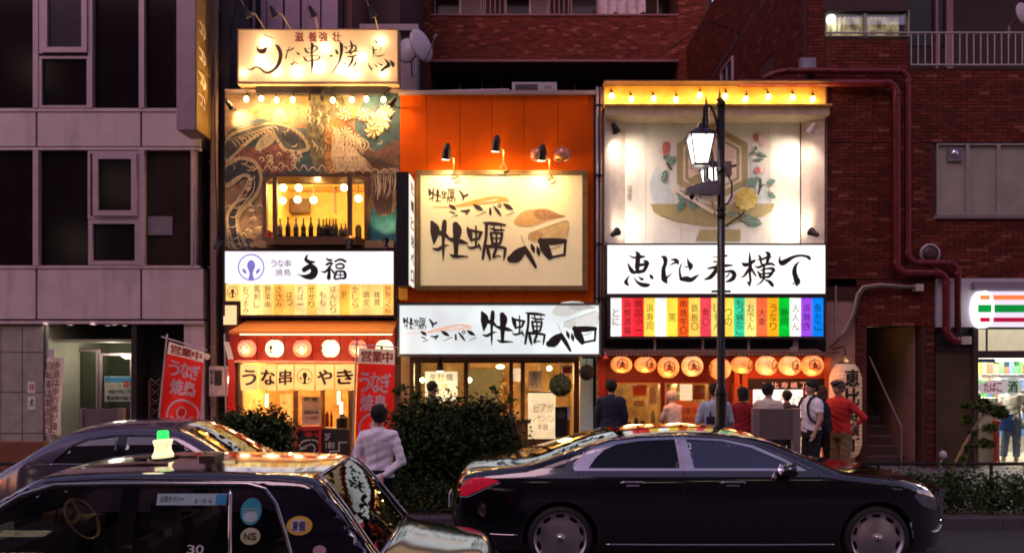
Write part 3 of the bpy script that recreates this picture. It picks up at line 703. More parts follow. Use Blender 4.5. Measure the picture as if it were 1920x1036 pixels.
for i in range(40):
    a, c = 424+rr.random()*68, 385+rr.random()*78
    if a > 462 or c > 440 or a < 428: line(lm if i%2 else ld, [(a,c),(a+6,c-4),(a+11,c+2)], .9)
for i in range(30):
    a, c = 470+rr.random()*95, 286+rr.random()*34; line(lm if i%3 else ld, [(a,c),(a+4,c-5),(a+9,c),(a+5,c+4)], .9)
for i in range(34):
    a, c = 575+rr.random()*66, 190+rr.random()*95; line(ld if i%2 else lm, [(a,c),(a+5,c+6),(a+3,c+13)], 1.1)
for i in range(12): line(lm, [(432+i*6,262-i*2),(440+i*7,268-i*2.6),(446+i*7,278-i*3)], .6)
for i in range(16): line(ld, [(424+i*4,240-i),(430+i*4,250-i),(438+i*4,246-i)], .8)
for cx_, cy_, rr0 in ((712,228,22),(700,245,15),(724,210,13),(650,250,12),(668,262,11),(648,215,13),(682,216,12)):
    for i in range(16): a = 2*pi*i/16; q0 = rr0*(.25+.1*(i%2)); line(lm if i%2 else ld, [(cx_+q0*cos(a),cy_+q0*sin(a)),(cx_+rr0*.7*cos(a+.15),cy_+rr0*.7*sin(a+.15)),(cx_+rr0*cos(a+.45),cy_+rr0*sin(a+.45))], 1.1)
for i in range(60):      # short hatching over the dark water and the flank of the eel
    a = 426+rr.random()*318; c = 200+rr.random()*125; w_ = rr.choice((.5,.7,.9)); th = rr.random()*3; line(ld if i%3 else lm, [(a,c),(a+6*cos(th),c+5*sin(th)),(a+13*cos(th+.5),c+9*sin(th+.5))], w_)
for i in range(26):
    t_ = i/25; a = 425+t_*150; c = 262-26*sin(t_*2.6); line(ld, [(a,c),(a+5,c+9),(a+3,c+17)], .8)
for i in range(30):
    t_ = i/29; P_ = ((455,296),(478,312),(484,338),(470,370),(450,395),(448,425),(458,458)); j = min(5,int(t_*6)); f_ = t_*6-j; a = P_[j][0]+(P_[j+1][0]-P_[j][0])*f_; c = P_[j][1]+(P_[j+1][1]-P_[j][1])*f_; line(lm if i%3==0 else ld, [(a-3,c-2),(a-9,c+3),(a-15,c+2)], .8)
for k_ in (0,1): line(lm, [(431+k_*22,466),(420+k_*18+8,430),(430+k_*16,400),(445+k_*18,378),(462+k_*16,352+k_*4),(470+k_*8,330)], .7)
lm.build('line_pattern', mat('line_pale', (.58,.45,.28), .6), S1); ld.build('line_pattern', mat('line_dark', (.04,.02,.018), .6), S1)
# bulbs along the top of the mural
ORD = ['first','second','third','fourth','fifth','sixth','seventh','eighth','ninth','tenth','eleventh','twelfth','thirteenth','fourteenth','fifteenth','sixteenth','seventeenth','eighteenth','nineteenth','twentieth']
def bulb_things(us, vs, Y, grp, lab, e):
    for i, u in enumerate(us):
        vv = vs[i] if isinstance(vs, (list, tuple)) else vs
        t = thing('light_bulb', lab(i), 'light bulb', W(u, vv, Y), grp, local=True)
        MB().ball((0,0,0), .045, 10, sz=1.2).build('glass_bulb', bulbm, t)
        c = MB().cyl((0,0,.05),(0,0,.11),.022,n=8); c.tube([(0,0,.11),(0,.03,.16),(0,.22,.17)],.008,5); c.build('socket', blk, t)
        point('bulb_light', (0,-.075,-.06), e*rnd.uniform(.75,1.2), WARM, .04, t); t.rotation_euler = (rnd.uniform(-.15,.15), rnd.uniform(-.2,.2), 0)
bulb_things([462,490,519,549,624,660,687,719], [186,185,188,187,188,187,186,187], F-.24, 'bulbs over the mural', lambda i: 'bare glowing bulb over the eel mural, '+ORD[i]+' from the office block side', 20)
for i, (u, lb) in enumerate(((580,'unlit bare bulb over the mural next to the fourth lit one'),(604,'unlit bare bulb over the mural next to the painted branch'))):
    t = thing('light_bulb', lb, 'light bulb', W(u,184,F-.24), 'bulbs over the mural', local=True)
    MB().ball((0,0,0), .04, 10, sz=1.2).build('glass_bulb', glass('bulb_clear', (.6,.55,.5), .1), t)
    c = MB().cyl((0,0,.05),(0,0,.11),.022,n=8); c.tube([(0,0,.11),(0,.03,.16),(0,.22,.17)],.008,5); c.build('socket', blk, t)
def floodlight(label, u, v, aim, e, Y=F-.35, col=WARM, ang=75, s=1, grp='small floodlights on the mural'):
    p = W(u, v, Y); d = (Vector(aim)-p).normalized()
    t = thing('floodlight', label, 'floodlight', p, grp)
    b = MB(); b.tube([p-d*.10*s, p+d*.05*s, p+d*.09*s],[.035*s,.055*s,.075*s],12); b.build('housing', blk, t)
    b = MB(); b.cyl(p+d*.083*s, p+d*.094*s, .062*s, n=12); b.build('lens', glow('flood_lens', (1,.8,.5), 12, 0), t)
    b = MB(); b.tube([p-d*.03*s, (p.x,p.y+.1,p.z), (p.x,F+.02,p.z)],.014,6); b.build('bracket', blk, t)
    if e: spot('flood_beam', p+d*.12*s, aim, e, col, ang, .04, .7, t)
floodlight('black floodlight at the top corner of the mural beside the dark alley', 429, 194, (X(452),F,Z(222)), 75)
floodlight('black floodlight at the top corner of the mural beside the orange wall', 737, 190, (X(700),F,Z(235)), 75)
floodlight('black floodlight clamped on the sign beside the dark alley', 408, 458, (X(440),F-.2,Z(420)), 16, F-.5)
floodlight('black floodlight on the round logo end of the white eel sign', 468, 458, (X(462),F+.1,Z(400)), 16, F-.5)
floodlight('black floodlight on the white eel sign under the bay window corner', 655, 457, (X(668),F+.1,Z(380)), 30, F-.5)
floodlight('black floodlight on the white eel sign under the blue painted patch', 722, 457, (X(722),F+.1,Z(380)), 40, F-.5)
# bay window
wd_ = mat('walnut_trim', (.13,.06,.025), .45, var=.3, scale=20, stretch=(1,1,6), bump=.1)
BW = thing('bay_window', 'wooden bay window lit yellow inside with bottles on its ledge', 'window', (X(592),F-.3,Z(448)))
Yb = F-.42
b = MB()
def q3(m, a, c, w=.05, hgt=None): pass
xa, xb, xc, xd = X(494), X(516,Yb), X(656,Yb), X(692)
zt, zb = Z(332,Yb), Z(443,Yb)
def post(m, x, y, z0, z1, w=.035): m.box(x-w, x+w, y-w, y+w, z0, z1)
b.add([(xa,F,zt+.09),(xb,Yb-.03,zt+.05),(xc,Yb-.03,zt+.05),(xd,F,zt+.09),(xa,F,zt),(xb,Yb-.03,zt),(xc,Yb-.03,zt),(xd,F,zt)],[(0,1,2,3),(4,7,6,5),(0,4,5,1),(1,5,6,2),(2,6,7,3)]); b.build('head_board', wd_, BW)
b = MB(); b.add([(xa,F,zb),(xb,Yb-.03,zb),(xc,Yb-.03,zb),(xd,F,zb),(xa,F,zb-.14),(xb,Yb-.03,zb-.14),(xc,Yb-.03,zb-.14),(xd,F,zb-.14)],[(0,1,2,3),(4,7,6,5),(0,4,5,1),(1,5,6,2),(2,6,7,3)]); b.build('sill_board', wd_, BW)
for x, y in ((xa+.04,F-.04),(xb,Yb),(xc,Yb),(xd-.04,F-.04)):
    m_ = MB(); post(m_, x, y, zb, zt, .04); m_.build('post', wd_, BW)
cg = glass('window_clear', (.96,.95,.92), .015)
MB().quad((xb+.03,Yb,zb),(xc-.03,Yb,zb),(xc-.03,Yb,zt),(xb+.03,Yb,zt)).build('pane', cg, BW)
MB().quad((xa+.05,F-.05,zb),(xb-.02,Yb+.02,zb),(xb-.02,Yb+.02,zt),(xa+.05,F-.05,zt)).build('pane', cg, BW)
MB().quad((xc+.02,Yb+.02,zb),(xd-.05,F-.05,zb),(xd-.05,F-.05,zt),(xc+.02,Yb+.02,zt)).build('pane', cg, BW)
iw = mat('room_yellow', (.72,.46,.12), .7, var=.2, scale=3)
b = MB(); b.box(X(421),xa+.03,F+.02,F+.2,Z(470),Z(172)); b.box(xd-.03,X(749),F+.02,F+.2,Z(470),Z(172)); b.box(xa+.03,xd-.03,F+.02,F+.2,zt,Z(172)); b.box(xa+.03,xd-.03,F+.02,F+.2,Z(470),zb-.1)
b.build('mural_wall', MC['mural_base'], S1)
b = MB(); b.box(xa-.3,xd+.3,F+2.6,F+2.7,zb-.3,zt+.5); b.box(xa-.3,xa-.2,F+.2,F+2.6,zb-.3,zt+.5); b.box(xd+.2,xd+.3,F+.2,F+2.6,zb-.3,zt+.5); b.box(xa-.3,xd+.3,F+.2,F+2.6,zt+.35,zt+.45); b.build('room_wall', iw, S1)
MB().box(xa-.3,xd+.3,F+.2,F+2.6,zb-.4,zb-.3).build('room_floor', wd_, S1)
b = MB(); b.box(X(585,F+2),X(640,F+2),F+2,F+2.05,Z(350,F+2),Z(347,F+2)); b.box(X(626,F+2),X(630,F+2),F+2,F+2.05,Z(400,F+2),Z(350,F+2)); b.box(X(540,F+2.4),X(580,F+2.4),F+2.4,F+2.5,Z(398,F+2.4),Z(372,F+2.4)); b.build('shelf', wd_, S1)
for i, (u, v, Y) in enumerate(((531,352,16.2),(560,352,16.2),(530,376,16.8),(558,374,16.8),(588,375,16.4),(672,372,16.0),(645,352,16.3))):
    t = thing('pendant_lamp', 'round glowing pendant lamp inside the bay window, '+ORD[i]+' by its hanging order', 'pendant lamp', W(u,v,Y), 'lamps inside the bay window')
    MB().ball(W(u,v,Y), .075, 12).build('globe', glow('globe_lamp', (1,.8,.42), 14, 0), t)
    p = W(u,v,Y); MB().cyl((p.x,p.y,p.z+.07),(p.x,p.y,zt+.36),.008,n=5).build('cord', blk, t)
for i_, (x_, y_) in enumerate(((X(545),F+1.2),(X(625),F+1.0))): point('room_lamp', (x_, y_, zt+.1), 60, (1,.72,.3), .15)
point('bay_lamp', ((xb+xc)/2, F-.05, zt-.06), 9, (1,.7,.3), .05)
# bottles on the ledge
cols = [('glass_blue',(.03,.14,.40)),('glass_wine',(.05,.012,.010)),('glass_violet',(.14,.09,.15)),('glass_wine',(.05,.012,.010)),('glass_brown2',(.07,.025,.010)),('glass_grey',(.16,.13,.12)),('glass_green',(.02,.05,.03)),('glass_wine',(.05,.012,.010)),('glass_wine',(.05,.012,.010)),('glass_brown2',(.07,.025,.010)),('glass_lilac',(.40,.22,.32)),('glass_lilac',(.40,.22,.32)),('glass_red',(.25,.02,.02))]
names = ['blue','dark wine coloured','violet labelled','dark wine coloured','brown','grey labelled','slim green','dark wine coloured','dark wine coloured','brown','pale lilac','short pale lilac','small red']
us = [525,540,555,569,583,598,606,612,618,625,630,640,648]
prof = [(0,0),(.045,0),(.047,.02),(.047,.19),(.036,.235),(.015,.29),(.014,.37),(.018,.375),(.018,.39),(0,.39)]
for i, u in enumerate(us):
    Y = Yb+.12+.07*(i in (6,8,9)); t = thing('bottle', names[i]+' bottle on the bay window ledge, '+ORD[i]+' from the mural eel side', 'bottle', (X(u,Y),Y,zb+.0), 'bottles on the bay window ledge', local=True)
    s = .72 if i > 10 else (1.08 if i in (1,4) else 1)
    MB().lathe([(r*1.02,h*s*.92) for r,h in prof],n=14).build('glass_body', mat(cols[i][0], cols[i][1], .12, var=0), t, smooth=True)
    if i not in (1,4,7): MB().lathe([(.0495,.06*s),(.0495,.14*s)],n=14).build('paper_label', mat('label_'+str(i%3), [(.5,.45,.35),(.35,.3,.3),(.45,.4,.2)][i%3], .6), t, smooth=True)
t = thing('small_jar', 'dark jar in the right side pane of the bay window', 'jar', (X(672,14.8),14.8,zb)); MB().lathe([(0,zb),(.06,zb),(.06,zb+.2),(.04,zb+.25),(0,zb+.25)],(X(672,14.8),14.8,0),12).build('jar_body', mat('jar_dark', (.05,.04,.02), .2), t)
t = thing('small_jar', 'red pot in the left side pane of the bay window', 'jar', (X(505,14.8),14.8,zb)); MB().lathe([(0,zb),(.06,zb),(.06,zb+.12),(.03,zb+.15),(0,zb+.15)],(X(505,14.8),14.8,0),12).build('jar_body', mat('jar_red', (.4,.03,.02), .3), t)
# ledge below the bay
MB().box(X(470),X(740),F-.1,F+.02,Z(466),Z(452)).build('ledge', mat('ledge_sand', (.30,.17,.09), .6, dirt=.3), S1)

# big lightbox on the roof
Ys = 14.7
T1 = thing('roof_lightbox', 'large lit lightbox with brushed eel shop lettering above the mural', 'sign', W(596,157,Ys))
x0, x1, z0, z1 = X(447,Ys), X(745,Ys), Z(153,Ys), Z(56,Ys)
b = MB(); b.box(x0,x1,Ys+.30,Ys+.33,z0,z1); b.box(x0-.02,x0,Ys,Ys+.33,z0-.05,z1+.02); b.box(x1,x1+.02,Ys,Ys+.33,z0-.05,z1+.02); b.box(x0,x1,Ys,Ys+.33,z1,z1+.02); b.box(x0,x1,Ys,Ys+.33,z0-.05,z0); b.build('box_frame', mat('lightbox_metal', (.30,.18,.10), .5), T1)
MB().box(x0,x1,Ys+.29,Ys+.298,z0,z1).build('reflector', mat('white_inside', (.8,.75,.65), .6), T1)
MB().quad((x0,Ys+.014,z0),(x1,Ys+.014,z0),(x1,Ys+.014,z1),(x0,Ys+.014,z1)).build('face_panel', paper('sign_acrylic', (.93,.72,.48), .62), T1)
for u, v, e in ((500,84,9),(494,118,12),(520,135,9),(560,138,10),(612,92,9),(600,128,13),(645,130,13),(680,110,7),(668,140,9),(715,80,7),(720,140,6),(460,140,4)):
    point('tube_glow', W(u,v,Ys+.095), e*.42, (1,.84,.56), .03, T1)
sg = lambda x, z, d: (x, Ys+.009-d, z)
big_u = [[(55,8,1.3),(80,12,2.2),(110,25,1)],    # not used directly
]
A = Tr(450, 55, 170/1677, Ys)
st_u = [[(455,85,6),(480,118,10),(520,135,8),(560,140,8),(600,165,10),(622,160,4)],
        [(318,310,4),(322,360,18),(370,405,38),(430,400,48),(480,350,25)],
        [(650,290,10),(700,330,32),(745,430,36),(745,530,34),(700,660,34),(620,750,30),(520,800,26),(440,780,22),(370,720,18),(290,695,15),(230,730,20),(180,745,14),(100,710,4)]]
st_na = [[(850,400,8),(910,390,12),(985,350,14)],[(920,320,5),(880,400,9),(845,530,16)],[(1040,420,5),(1075,455,18),(1110,465,6)],[(1000,560,4),(995,610,9),(960,650,16),(935,625,6)],[(985,610,6),(1030,620,9),(1065,640,10)],
         [(1190,345,8),(1220,400,20),(1260,440,10)],[(1200,360,3),(1300,345,5),(1380,310,12),(1430,350,17),(1380,400,10)],[(1230,435,5),(1330,430,8),(1390,400,6)],
         [(1170,505,8),(1210,560,22),(1240,590,8)],[(1240,595,10),(1340,570,9),(1400,570,10),(1460,540,14),(1480,510,8)],[(1190,510,3),(1300,490,5),(1430,490,8),(1480,520,14)],
         [(1310,250,8),(1335,290,28),(1325,400,20),(1330,520,17),(1335,660,26),(1320,760,10),(1315,850,2)]]
B_ = Tr(600, 55, 150/1480, Ys)
st_yk = [[(175,485,10),(205,490,24),(230,495,12)],[(285,370,8),(310,420,26),(330,460,14)],[(360,240,10),(395,300,34),(390,450,26),(350,600,18),(270,730,12),(195,825,4)],
         [(560,210,10),(585,280,24),(590,330,22),(560,400,12)],[(450,310,8),(490,350,18)],[(530,315,8),(620,300,12),(650,300,14),(665,370,18),(620,400,8)],[(470,430,12),(560,425,18),(650,405,10),(710,405,8)],[(540,390,14),(570,450,20)],
         [(510,500,12),(580,505,16),(680,480,12)],[(600,500,14),(600,560,22),(560,640,18),(475,745,6)],[(660,590,8),(655,630,18),(620,700,10),(640,730,10),(690,780,16),(740,690,4)],[(420,590,6),(470,640,16),(475,660,8)],
         [(1010,210,10),(1045,235,20),(1055,270,5)],[(975,320,10),(990,400,20),(985,470,10),(985,540,3)],[(990,385,6),(1040,380,12),(1050,370,5)],[(1000,450,5),(1030,450,7)],[(1100,330,5),(1140,350,8),(1090,400,5)],[(1010,490,6),(1100,495,13),(1200,465,5)],
         [(895,620,5),(910,680,14),(955,740,18)],[(1010,650,6),(1050,690,16)],[(1080,620,6),(1130,660,16),(1160,640,5)],[(1190,550,6),(1240,600,22),(1270,660,34),(1200,710,26),(1140,760,28)],[(1300,575,10),(1345,640,34),(1350,680,22)]]
mb = MB(); strokes(mb, st_u[1:], A, sg); mb.build('brush_lettering', mat('brush_brown', (.16,.06,.02), .6), T1)
mb = MB(); strokes(mb, st_u[:1]+st_na, A, sg); strokes(mb, st_yk, B_, sg); mb.build('brush_lettering', ink, T1)
mb = MB()
for ch, u0 in (('滋',552),('養',577),('強',597),('壮',622)): text_h(ch,u0,u0+18,60,78,Ys,fn=sg,mb=mb,bold=.03)
mb.build('red_lettering', redp, T1)
for i, u in enumerate((463,512,585,697)):      # lamp arms over the lightbox
    t = thing('sign_lamp', 'dark lamp on a slanting arm over the roof lightbox, '+ORD[i]+' from the office block', 'sign lamp', W(u,40,Ys-.3), 'lamps over the roof lightbox')
    p = W(u,22,Ys-.5); e_ = W(u+(34 if i < 2 else 12),55,Ys)
    b = MB(); b.tube([e_, (e_+p)/2+Vector((0,-.05,.1)), p], .014, 6); b.tube([p+Vector((-.12,0,.25)), p],.01,5); b.build('arm', mat('arm_grey', (.2,.15,.14), .4, metal=.5), t)
    d = Vector((.25,.2,-.5)).normalized(); b = MB(); b.tube([p-d*.1,p+d*.02,p+d*.1],[.03,.05,.075],12); b.build('lamp_head', blk, t)
MB().box(x0+.3,x1-.2,Ys+.1,Ys+.2,Z(172,Ys),z0-.05).build('sign_support', blk, T1)
b = MB(); b.tube([W(485,160,Ys+.2),W(660,158,Ys+.2),W(735,166,Ys+.2)],.012,5); b.build('cable', blk, T1)

# white sign with round logo and menu slats
T2 = thing('white_eel_sign', 'white lit sign with a round violet logo and brushed letters under the bay window', 'sign', W(580,530,Ys))
MB().box(X(422,Ys),X(738,Ys),Ys,Ys+.28,Z(530,Ys),Z(471,Ys)).build('box_face', glow('sign_white_violet', (.96,.92,1.0), 1.08, .08), T2)
b = MB(); b.box(X(419,Ys),X(422,Ys),Ys-.02,Ys+.3,Z(592,Ys),Z(468,Ys)); b.box(X(738,Ys),X(742,Ys),Ys-.02,Ys+.3,Z(592,Ys),Z(468,Ys)); b.box(X(422,Ys),X(738,Ys),Ys-.02,Ys+.3,Z(471,Ys),Z(468,Ys)); b.build('frame', mat('frame_brown', (.08,.04,.03), .4), T2)
fb = flat(Ys-.004)
A = Tr(430, 470, 310/1920, Ys); vio = glow('violet_logo', (.30,.28,.85), .55, 0); 
def ring(mb, cx, cz, r, w, fn, n=40, sy=1):
    base = len(mb.v)
    for i in range(n):
        a = 2*pi*i/n; mb.v.append(tuple(fn(cx+(r-w)*cos(a), cz+(r-w)*sin(a)*sy, 0))); mb.v.append(tuple(fn(cx+r*cos(a), cz+r*sin(a)*sy, 0)))
    for i in range(n):
        j = (i+1) % n; mb.f.append((base+2*i, base+2*j, base+2*j+1, base+2*i+1))
def logo(mb, cx, cz, r, fn):       # ring with a teardrop eel head and two fins
    ring(mb, cx, cz, r, r*.09, fn)
    def shp(pts):
        P = cr([pts[-1]]+pts+[pts[0], pts[1]], 4)[4:-5]; P = [(cx+a*r, cz+b*r) for a, b in P]
        v2 = [Vector((p[0],p[1],0)) for p in P]; base = len(mb.v)
        for p in P: mb.v.append(tuple(fn(p[0], p[1], .0003)))
        for a, b_, c_ in G.tessellate_polygon([v2]): mb.f.append((base+a, base+b_, base+c_))
    shp([(0,.55),(.24,.38),(.3,.1),(.2,-.2),(.12,-.5),(.2,-.9),(-.2,-.9),(-.12,-.5),(-.2,-.2),(-.3,.1),(-.24,.38)])
    shp([(.66,-.1),(.42,-.2),(.36,-.48),(.6,-.35)]); shp([(-.66,-.1),(-.6,-.35),(-.36,-.48),(-.42,-.2)])
mb = MB(); logo(mb, *px_ if False else (X(471,Ys), Z(501,Ys)), 25*Ys/FPX, fb); mb.build('logo', vio, T2)
st2 = [[(905,50,8),(890,100,20),(930,130,22),(985,130,12)],[(960,140,4),(940,170,8),(950,180,4)],[(870,220,30),(900,200,30),(950,180,32),(990,230,42),(960,290,42),(890,300,26),(830,285,8),(790,270,3)],
       [(1125,85,5),(1150,105,14),(1190,110,12)],[(1130,160,14),(1175,140,14),(1200,150,10)],[(1190,150,8),(1160,200,14),(1110,245,13),(1065,235,4)],[(1160,190,14),(1160,250,18),(1155,315,24)],[(1180,210,8),(1215,255,14)],
       [(1225,125,10),(1290,100,14),(1350,125,14)],[(1240,165,10),(1290,150,12),(1330,170,12),(1320,200,12),(1250,200,10),(1240,170,8)],[(1240,240,12),(1290,235,12),(1340,250,16),(1345,310,16),(1300,320,12)],[(1250,240,12),(1225,290,14),(1230,325,12),(1290,320,10)],[(1290,240,7),(1290,315,7)],[(1240,280,7),(1340,280,7)]]
mb = MB(); strokes(mb, st2, A, fb)
text_h('うな串',507,546,487,500,Ys,fn=fb,mb=mb,bold=.0); text_h('焼鳥',516,546,504,517,Ys,fn=fb,mb=mb,bold=.0)
mb.build('lettering', ink, T2)
mb = MB(); text_h('えびす',672,712,499,507,Ys,fn=fb,mb=mb,bold=0); mb.build('faint_lettering', mat('faint', (.5,.45,.42), .7, emit=(.7,.68,.68), es=.8), T2)
T3 = thing('menu_slat_row', 'row of yellow lit menu slats under the white eel sign', 'menu sign', W(580,590,Ys))
cols = [(1,.62,.17),(1,.72,.24),(1,.76,.26),(1,.64,.18),(1,.46,.07),(1,.60,.12),(1,.74,.28),(1,.60,.12),(1,.74,.28),(1,.70,.24),(1,.46,.06),(1,.60,.15),(1,.60,.17),(1,.68,.2),(1,.48,.10)]
tx = ['','おつまみ','馬刺し','野菜串','ささみ','はつ','ればー','せせり','もも','ぼんじり','肝','かしら','鶏皮','椎茸','特製つくね']
us = [422,450]+[450+20.55*i for i in range(1,15)]
for i in range(15):
    v1 = 564 if i == 0 else 590
    s_ = MB(); s_.box(X(us[i]+.9,Ys),X(us[i+1]-.9,Ys),Ys+.02,Ys+.12,Z(v1,Ys),Z(532,Ys)); o = s_.build('slat', glow('slat_%d' % i, cols[i], 1.2, .22, 2.2), T3)
    mb = MB(); f4 = flat(Ys+.017)
    if i == 0: logo(mb, X(435.5,Ys), Z(547,Ys), 10.5*Ys/FPX, f4)
    else:
        hh = min(14, 52/len(tx[i])); a = 535 if len(tx[i]) > 2 else 545
        text_v(tx[i], (us[i]+us[i+1])/2-5.5,(us[i]+us[i+1])/2+5.5, a, a+hh*len(tx[i]), Ys, fn=f4, mb=mb, bold=.0)
    mb.build('lettering', mat('menu_ink_%d' % (i % 3), [(.25,.07,.01),(.14,.05,.01),(.30,.05,.01)][i % 3], .6), T3)
b = MB(); b.box(X(450,Ys),X(738,Ys),Ys-.01,Ys+.14,Z(594,Ys),Z(590,Ys)); b.box(X(422,Ys),X(450,Ys),Ys-.01,Ys+.14,Z(568,Ys),Z(564,Ys)); b.box(X(422,Ys),X(738,Ys),Ys+.12,Ys+.28,Z(590,Ys),Z(532,Ys)); b.build('frame', mat('frame_brown', (.08,.04,.03), .4), T3)
t = thing('small_lightbox', 'small yellow lightbox under the end of the menu slats', 'sign', W(431,608,Ys)); MB().pb(419,443,572,608,Ys,.15).build('panel', glow('panel_yellow', (1,.74,.36), .95, .1), t); MB().pb(417,446,569,611,Ys+.02,.16).build('casing', mat('frame_brown', (.08,.04,.03), .4), t)
# awning and red fascia with paper lanterns
t = thing('awning', 'orange lit strip awning under the menu slats', 'awning', W(590,620,14.5))
xa_, xb_ = X(441,14.6), X(741,14.6)
MB().add([(xa_+.12,14.9,Z(600,14.9)),(xb_,14.9,Z(600,14.9)),(xb_,14.35,Z(621,14.35)),(xa_-.03,14.35,Z(621,14.35)),(xb_,14.35,Z(621,14.35)-.045),(xa_-.03,14.35,Z(621,14.35)-.045)],[(0,3,2,1),(3,5,4,2)]).build('cloth', paper('awning_orange', (.85,.36,.08), .5), t)
MB().box(X(436),X(742),F-.15,F+.02,Z(678),Z(604)).build('red_fascia', mat('fascia_red', (.42,.035,.02), .5, var=.2), S1)
t = thing('awning_fill_tube', 'long thin warm fill tube added under the orange awning', 'lamp', W(590,628,14.7)); MB().cyl(W(450,626,14.7),W(735,626,14.7),.015,n=8).build('tube', glow('awning_fill_glow', (1,.62,.25), 6, 0), t)  # added tube, brightens the awning cloth from below
b = MB()
for i in range(1, 12): b.box(X(436+25.5*i)-.006,X(436+25.5*i)+.006,F-.156,F-.15,Z(678),Z(604))
b.build('fascia_joint', mat('joint_red', (.1,.01,.01), .6), S1)
def paper_lantern(label, u, v, r, Y, m, grp, mark=None, sz=1, off=0, lm=ink, sx=1):
    p = W(u,v,Y); t = thing('paper_lantern', label, 'lantern', p, grp, local=True); R = r*Y/FPX
    n = 18; pr = []
    for i in range(n+1):
        a = pi*i/n; h = -cos(a)*R*.9*sz; rr_ = R*max(.45, sin(a)**.72)*(1 if i % 2 else .975)
        if i == 0 or i == n: rr_ = R*.42
        pr.append((rr_, h))
    MB().lathe(pr, n=22, sx=sx).build('shade', m, t, smooth=True)
    b = MB(); b.lathe([(0,.97*R*sz),(R*.45,.97*R*sz),(R*.45,.86*R*sz),(0,.86*R*sz)],n=16); b.lathe([(0,-.86*R*sz),(R*.42,-.86*R*sz),(R*.42,-.96*R*sz),(0,-.96*R*sz)],n=16); b.cyl((0,0,R*.95*sz),(0,0,R*1.35*sz),.006,n=5)
    b.build('cap_ring', blk, t)
    if mark:
        mb = MB(); a0 = off
        def fn(x, z, d):      # wrap the print round the paper
            an = x/R+a0; hh = max(-.9, min(.9, z/(R*sz))); rr_ = R*max(.45, sqrt(max(0, 1-(hh/.9)**2))**.72)+.006+d
            return (sin(an)*rr_*sx, -cos(an)*rr_, z)
        mark(mb, R, fn); mb.build('print', lm, t)
    t.rotation_euler = (rnd.uniform(-.07,.07), rnd.uniform(-.08,.08), rnd.uniform(-.15,.15))
    return t
def mk_logo(mb, R, fn): logo(mb, 0, -.02*R, R*.55, fn)
lr = glow('lantern_red_lit', (1,.22,.11), 1.35, .25, 6, base=(.8,.2,.1)); ly = glow('lantern_yellow_lit', (1,.84,.50), 1.9, .2, 6)
us = [463,515,567,619.5,671,721]; wh = [1,0,1,0,1,0]
for i, u in enumerate(us):
    kinds_ = ('rosy lit','cream lit')[1-wh[i]]
    paper_lantern(kinds_+' round lantern under the orange awning, '+ORD[i]+' from the office block side', u, 653, 17, 14.55, lr if wh[i] else ly, 'round lanterns under the orange awning', mk_logo, 1.05, (0,0,0,-.9,0,-.1)[i], mat('mark_pale', (.9,.75,.4), .6, emit=(1,.75,.4), es=1.3) if wh[i] else ink)
    point('lantern_glow', W(u,662,14.30), 4.5, (1,.6,.28), .08)
# noren curtain
t = thing('shop_curtain', 'cream split curtain with black letters hanging across the eel shop entrance', 'noren curtain', W(558,680,14.5))
MB().cyl(W(440,677,14.52),W(668,679,14.52),.022,n=8).build('rod', mat('rod_pink', (.6,.25,.2), .4), t)
crm = paper('noren_cloth', (.78,.64,.44), .5)
tx = ['う','な','串','','や','き']; ue = [450,485,519,552,591,627,665]
for i in range(6):
    a, c = ue[i]+1, ue[i+1]-1; b = MB(); nx, nz = 10, 12; ph = rnd.random()*6
    def cf(x, z, d, a=a, c=c, ph=ph):
        s = (x-X(a,14.52))/(X(c,14.52)-X(a,14.52)); q = (Z(683,14.52)-z)/.5
        return (x+.01*sin(ph+q*3)*q, 14.52-.03*sin(ph+s*4.5)*q-.05*q*sin(ph*1.7)-d, z+.02*sin(s*3+ph)*q)
    for k in range(nx+1):
        for j in range(nz+1): b.v.append(cf(X(a+(c-a)*k/nx,14.52), Z(683+(47)*j/nz,14.52), 0))
    for k in range(nx):
        for j in range(nz): b.f.append((k*(nz+1)+j, k*(nz+1)+j+1, (k+1)*(nz+1)+j+1, (k+1)*(nz+1)+j))
    o = b.build('curtain_panel', crm, t, smooth=True)
    mb = MB(); f5 = lambda x, z, d, cf=cf: (lambda p: (p[0], p[1]-.006, p[2]))(cf(x, z, d))
    if tx[i]: text_h(tx[i],a+4,c-3,693,720,14.52,fn=f5,mb=mb,bold=.045,gap=0)
    else: logo(mb, X((a+c)/2,14.52), Z(705,14.52), 14.5*14.52/FPX, f5)
    mb.build('lettering', ink, t)
# shop interior
yel = mat('inner_ochre', (.55,.30,.09), .7, var=.35, scale=4)
b = MB(); b.box(X(449),X(738),F+2.8,F+2.9,.1,Z(640)); b.box(X(449)-.05,X(449),F+.2,F+2.8,.1,Z(640)); b.box(X(738),X(738)+.05,F+.2,F+2.8,.1,Z(640)); b.box(X(449),X(738),F+.02,F+2.8,Z(672),Z(672)+.1); b.build('interior_wall', yel, S1)
MB().box(X(449),X(738),F+.02,F+2.8,.1,.14).build('interior_floor', mat('inner_floor', (.12,.07,.04), .5), S1)
pn = mat('wood_panel', (.28,.14,.05), .5, var=.3, scale=14, stretch=(1,1,.2))
for u0, u1, v0, v1, y_ in ((450,458,680,880,14.9),(552,560,730,880,14.95),(655,664,730,880,14.9),(600,604,730,760,15.0),(602,606,730,802,15.1)): MB().box(X(u0),X(u1),y_,y_+.08,.12,Z(v0)).build('post', pn, S1)
def poster(label, u0, u1, v0, v1, Y, m, lines=(), lm=None, parentname='poster', cat='poster', bold=.02, dep=.012, grp=None):
    t = thing(parentname, label, cat, W((u0+u1)/2, v1, Y), grp)
    MB().pb(u0,u1,v0,v1,Y,dep).build('sheet', m, t)
    for (s, a, b_, c, d, mm) in lines: text_h(s, a, b_, c, d, Y-.003, m=mm, parent=t, bold=bold)
    return t
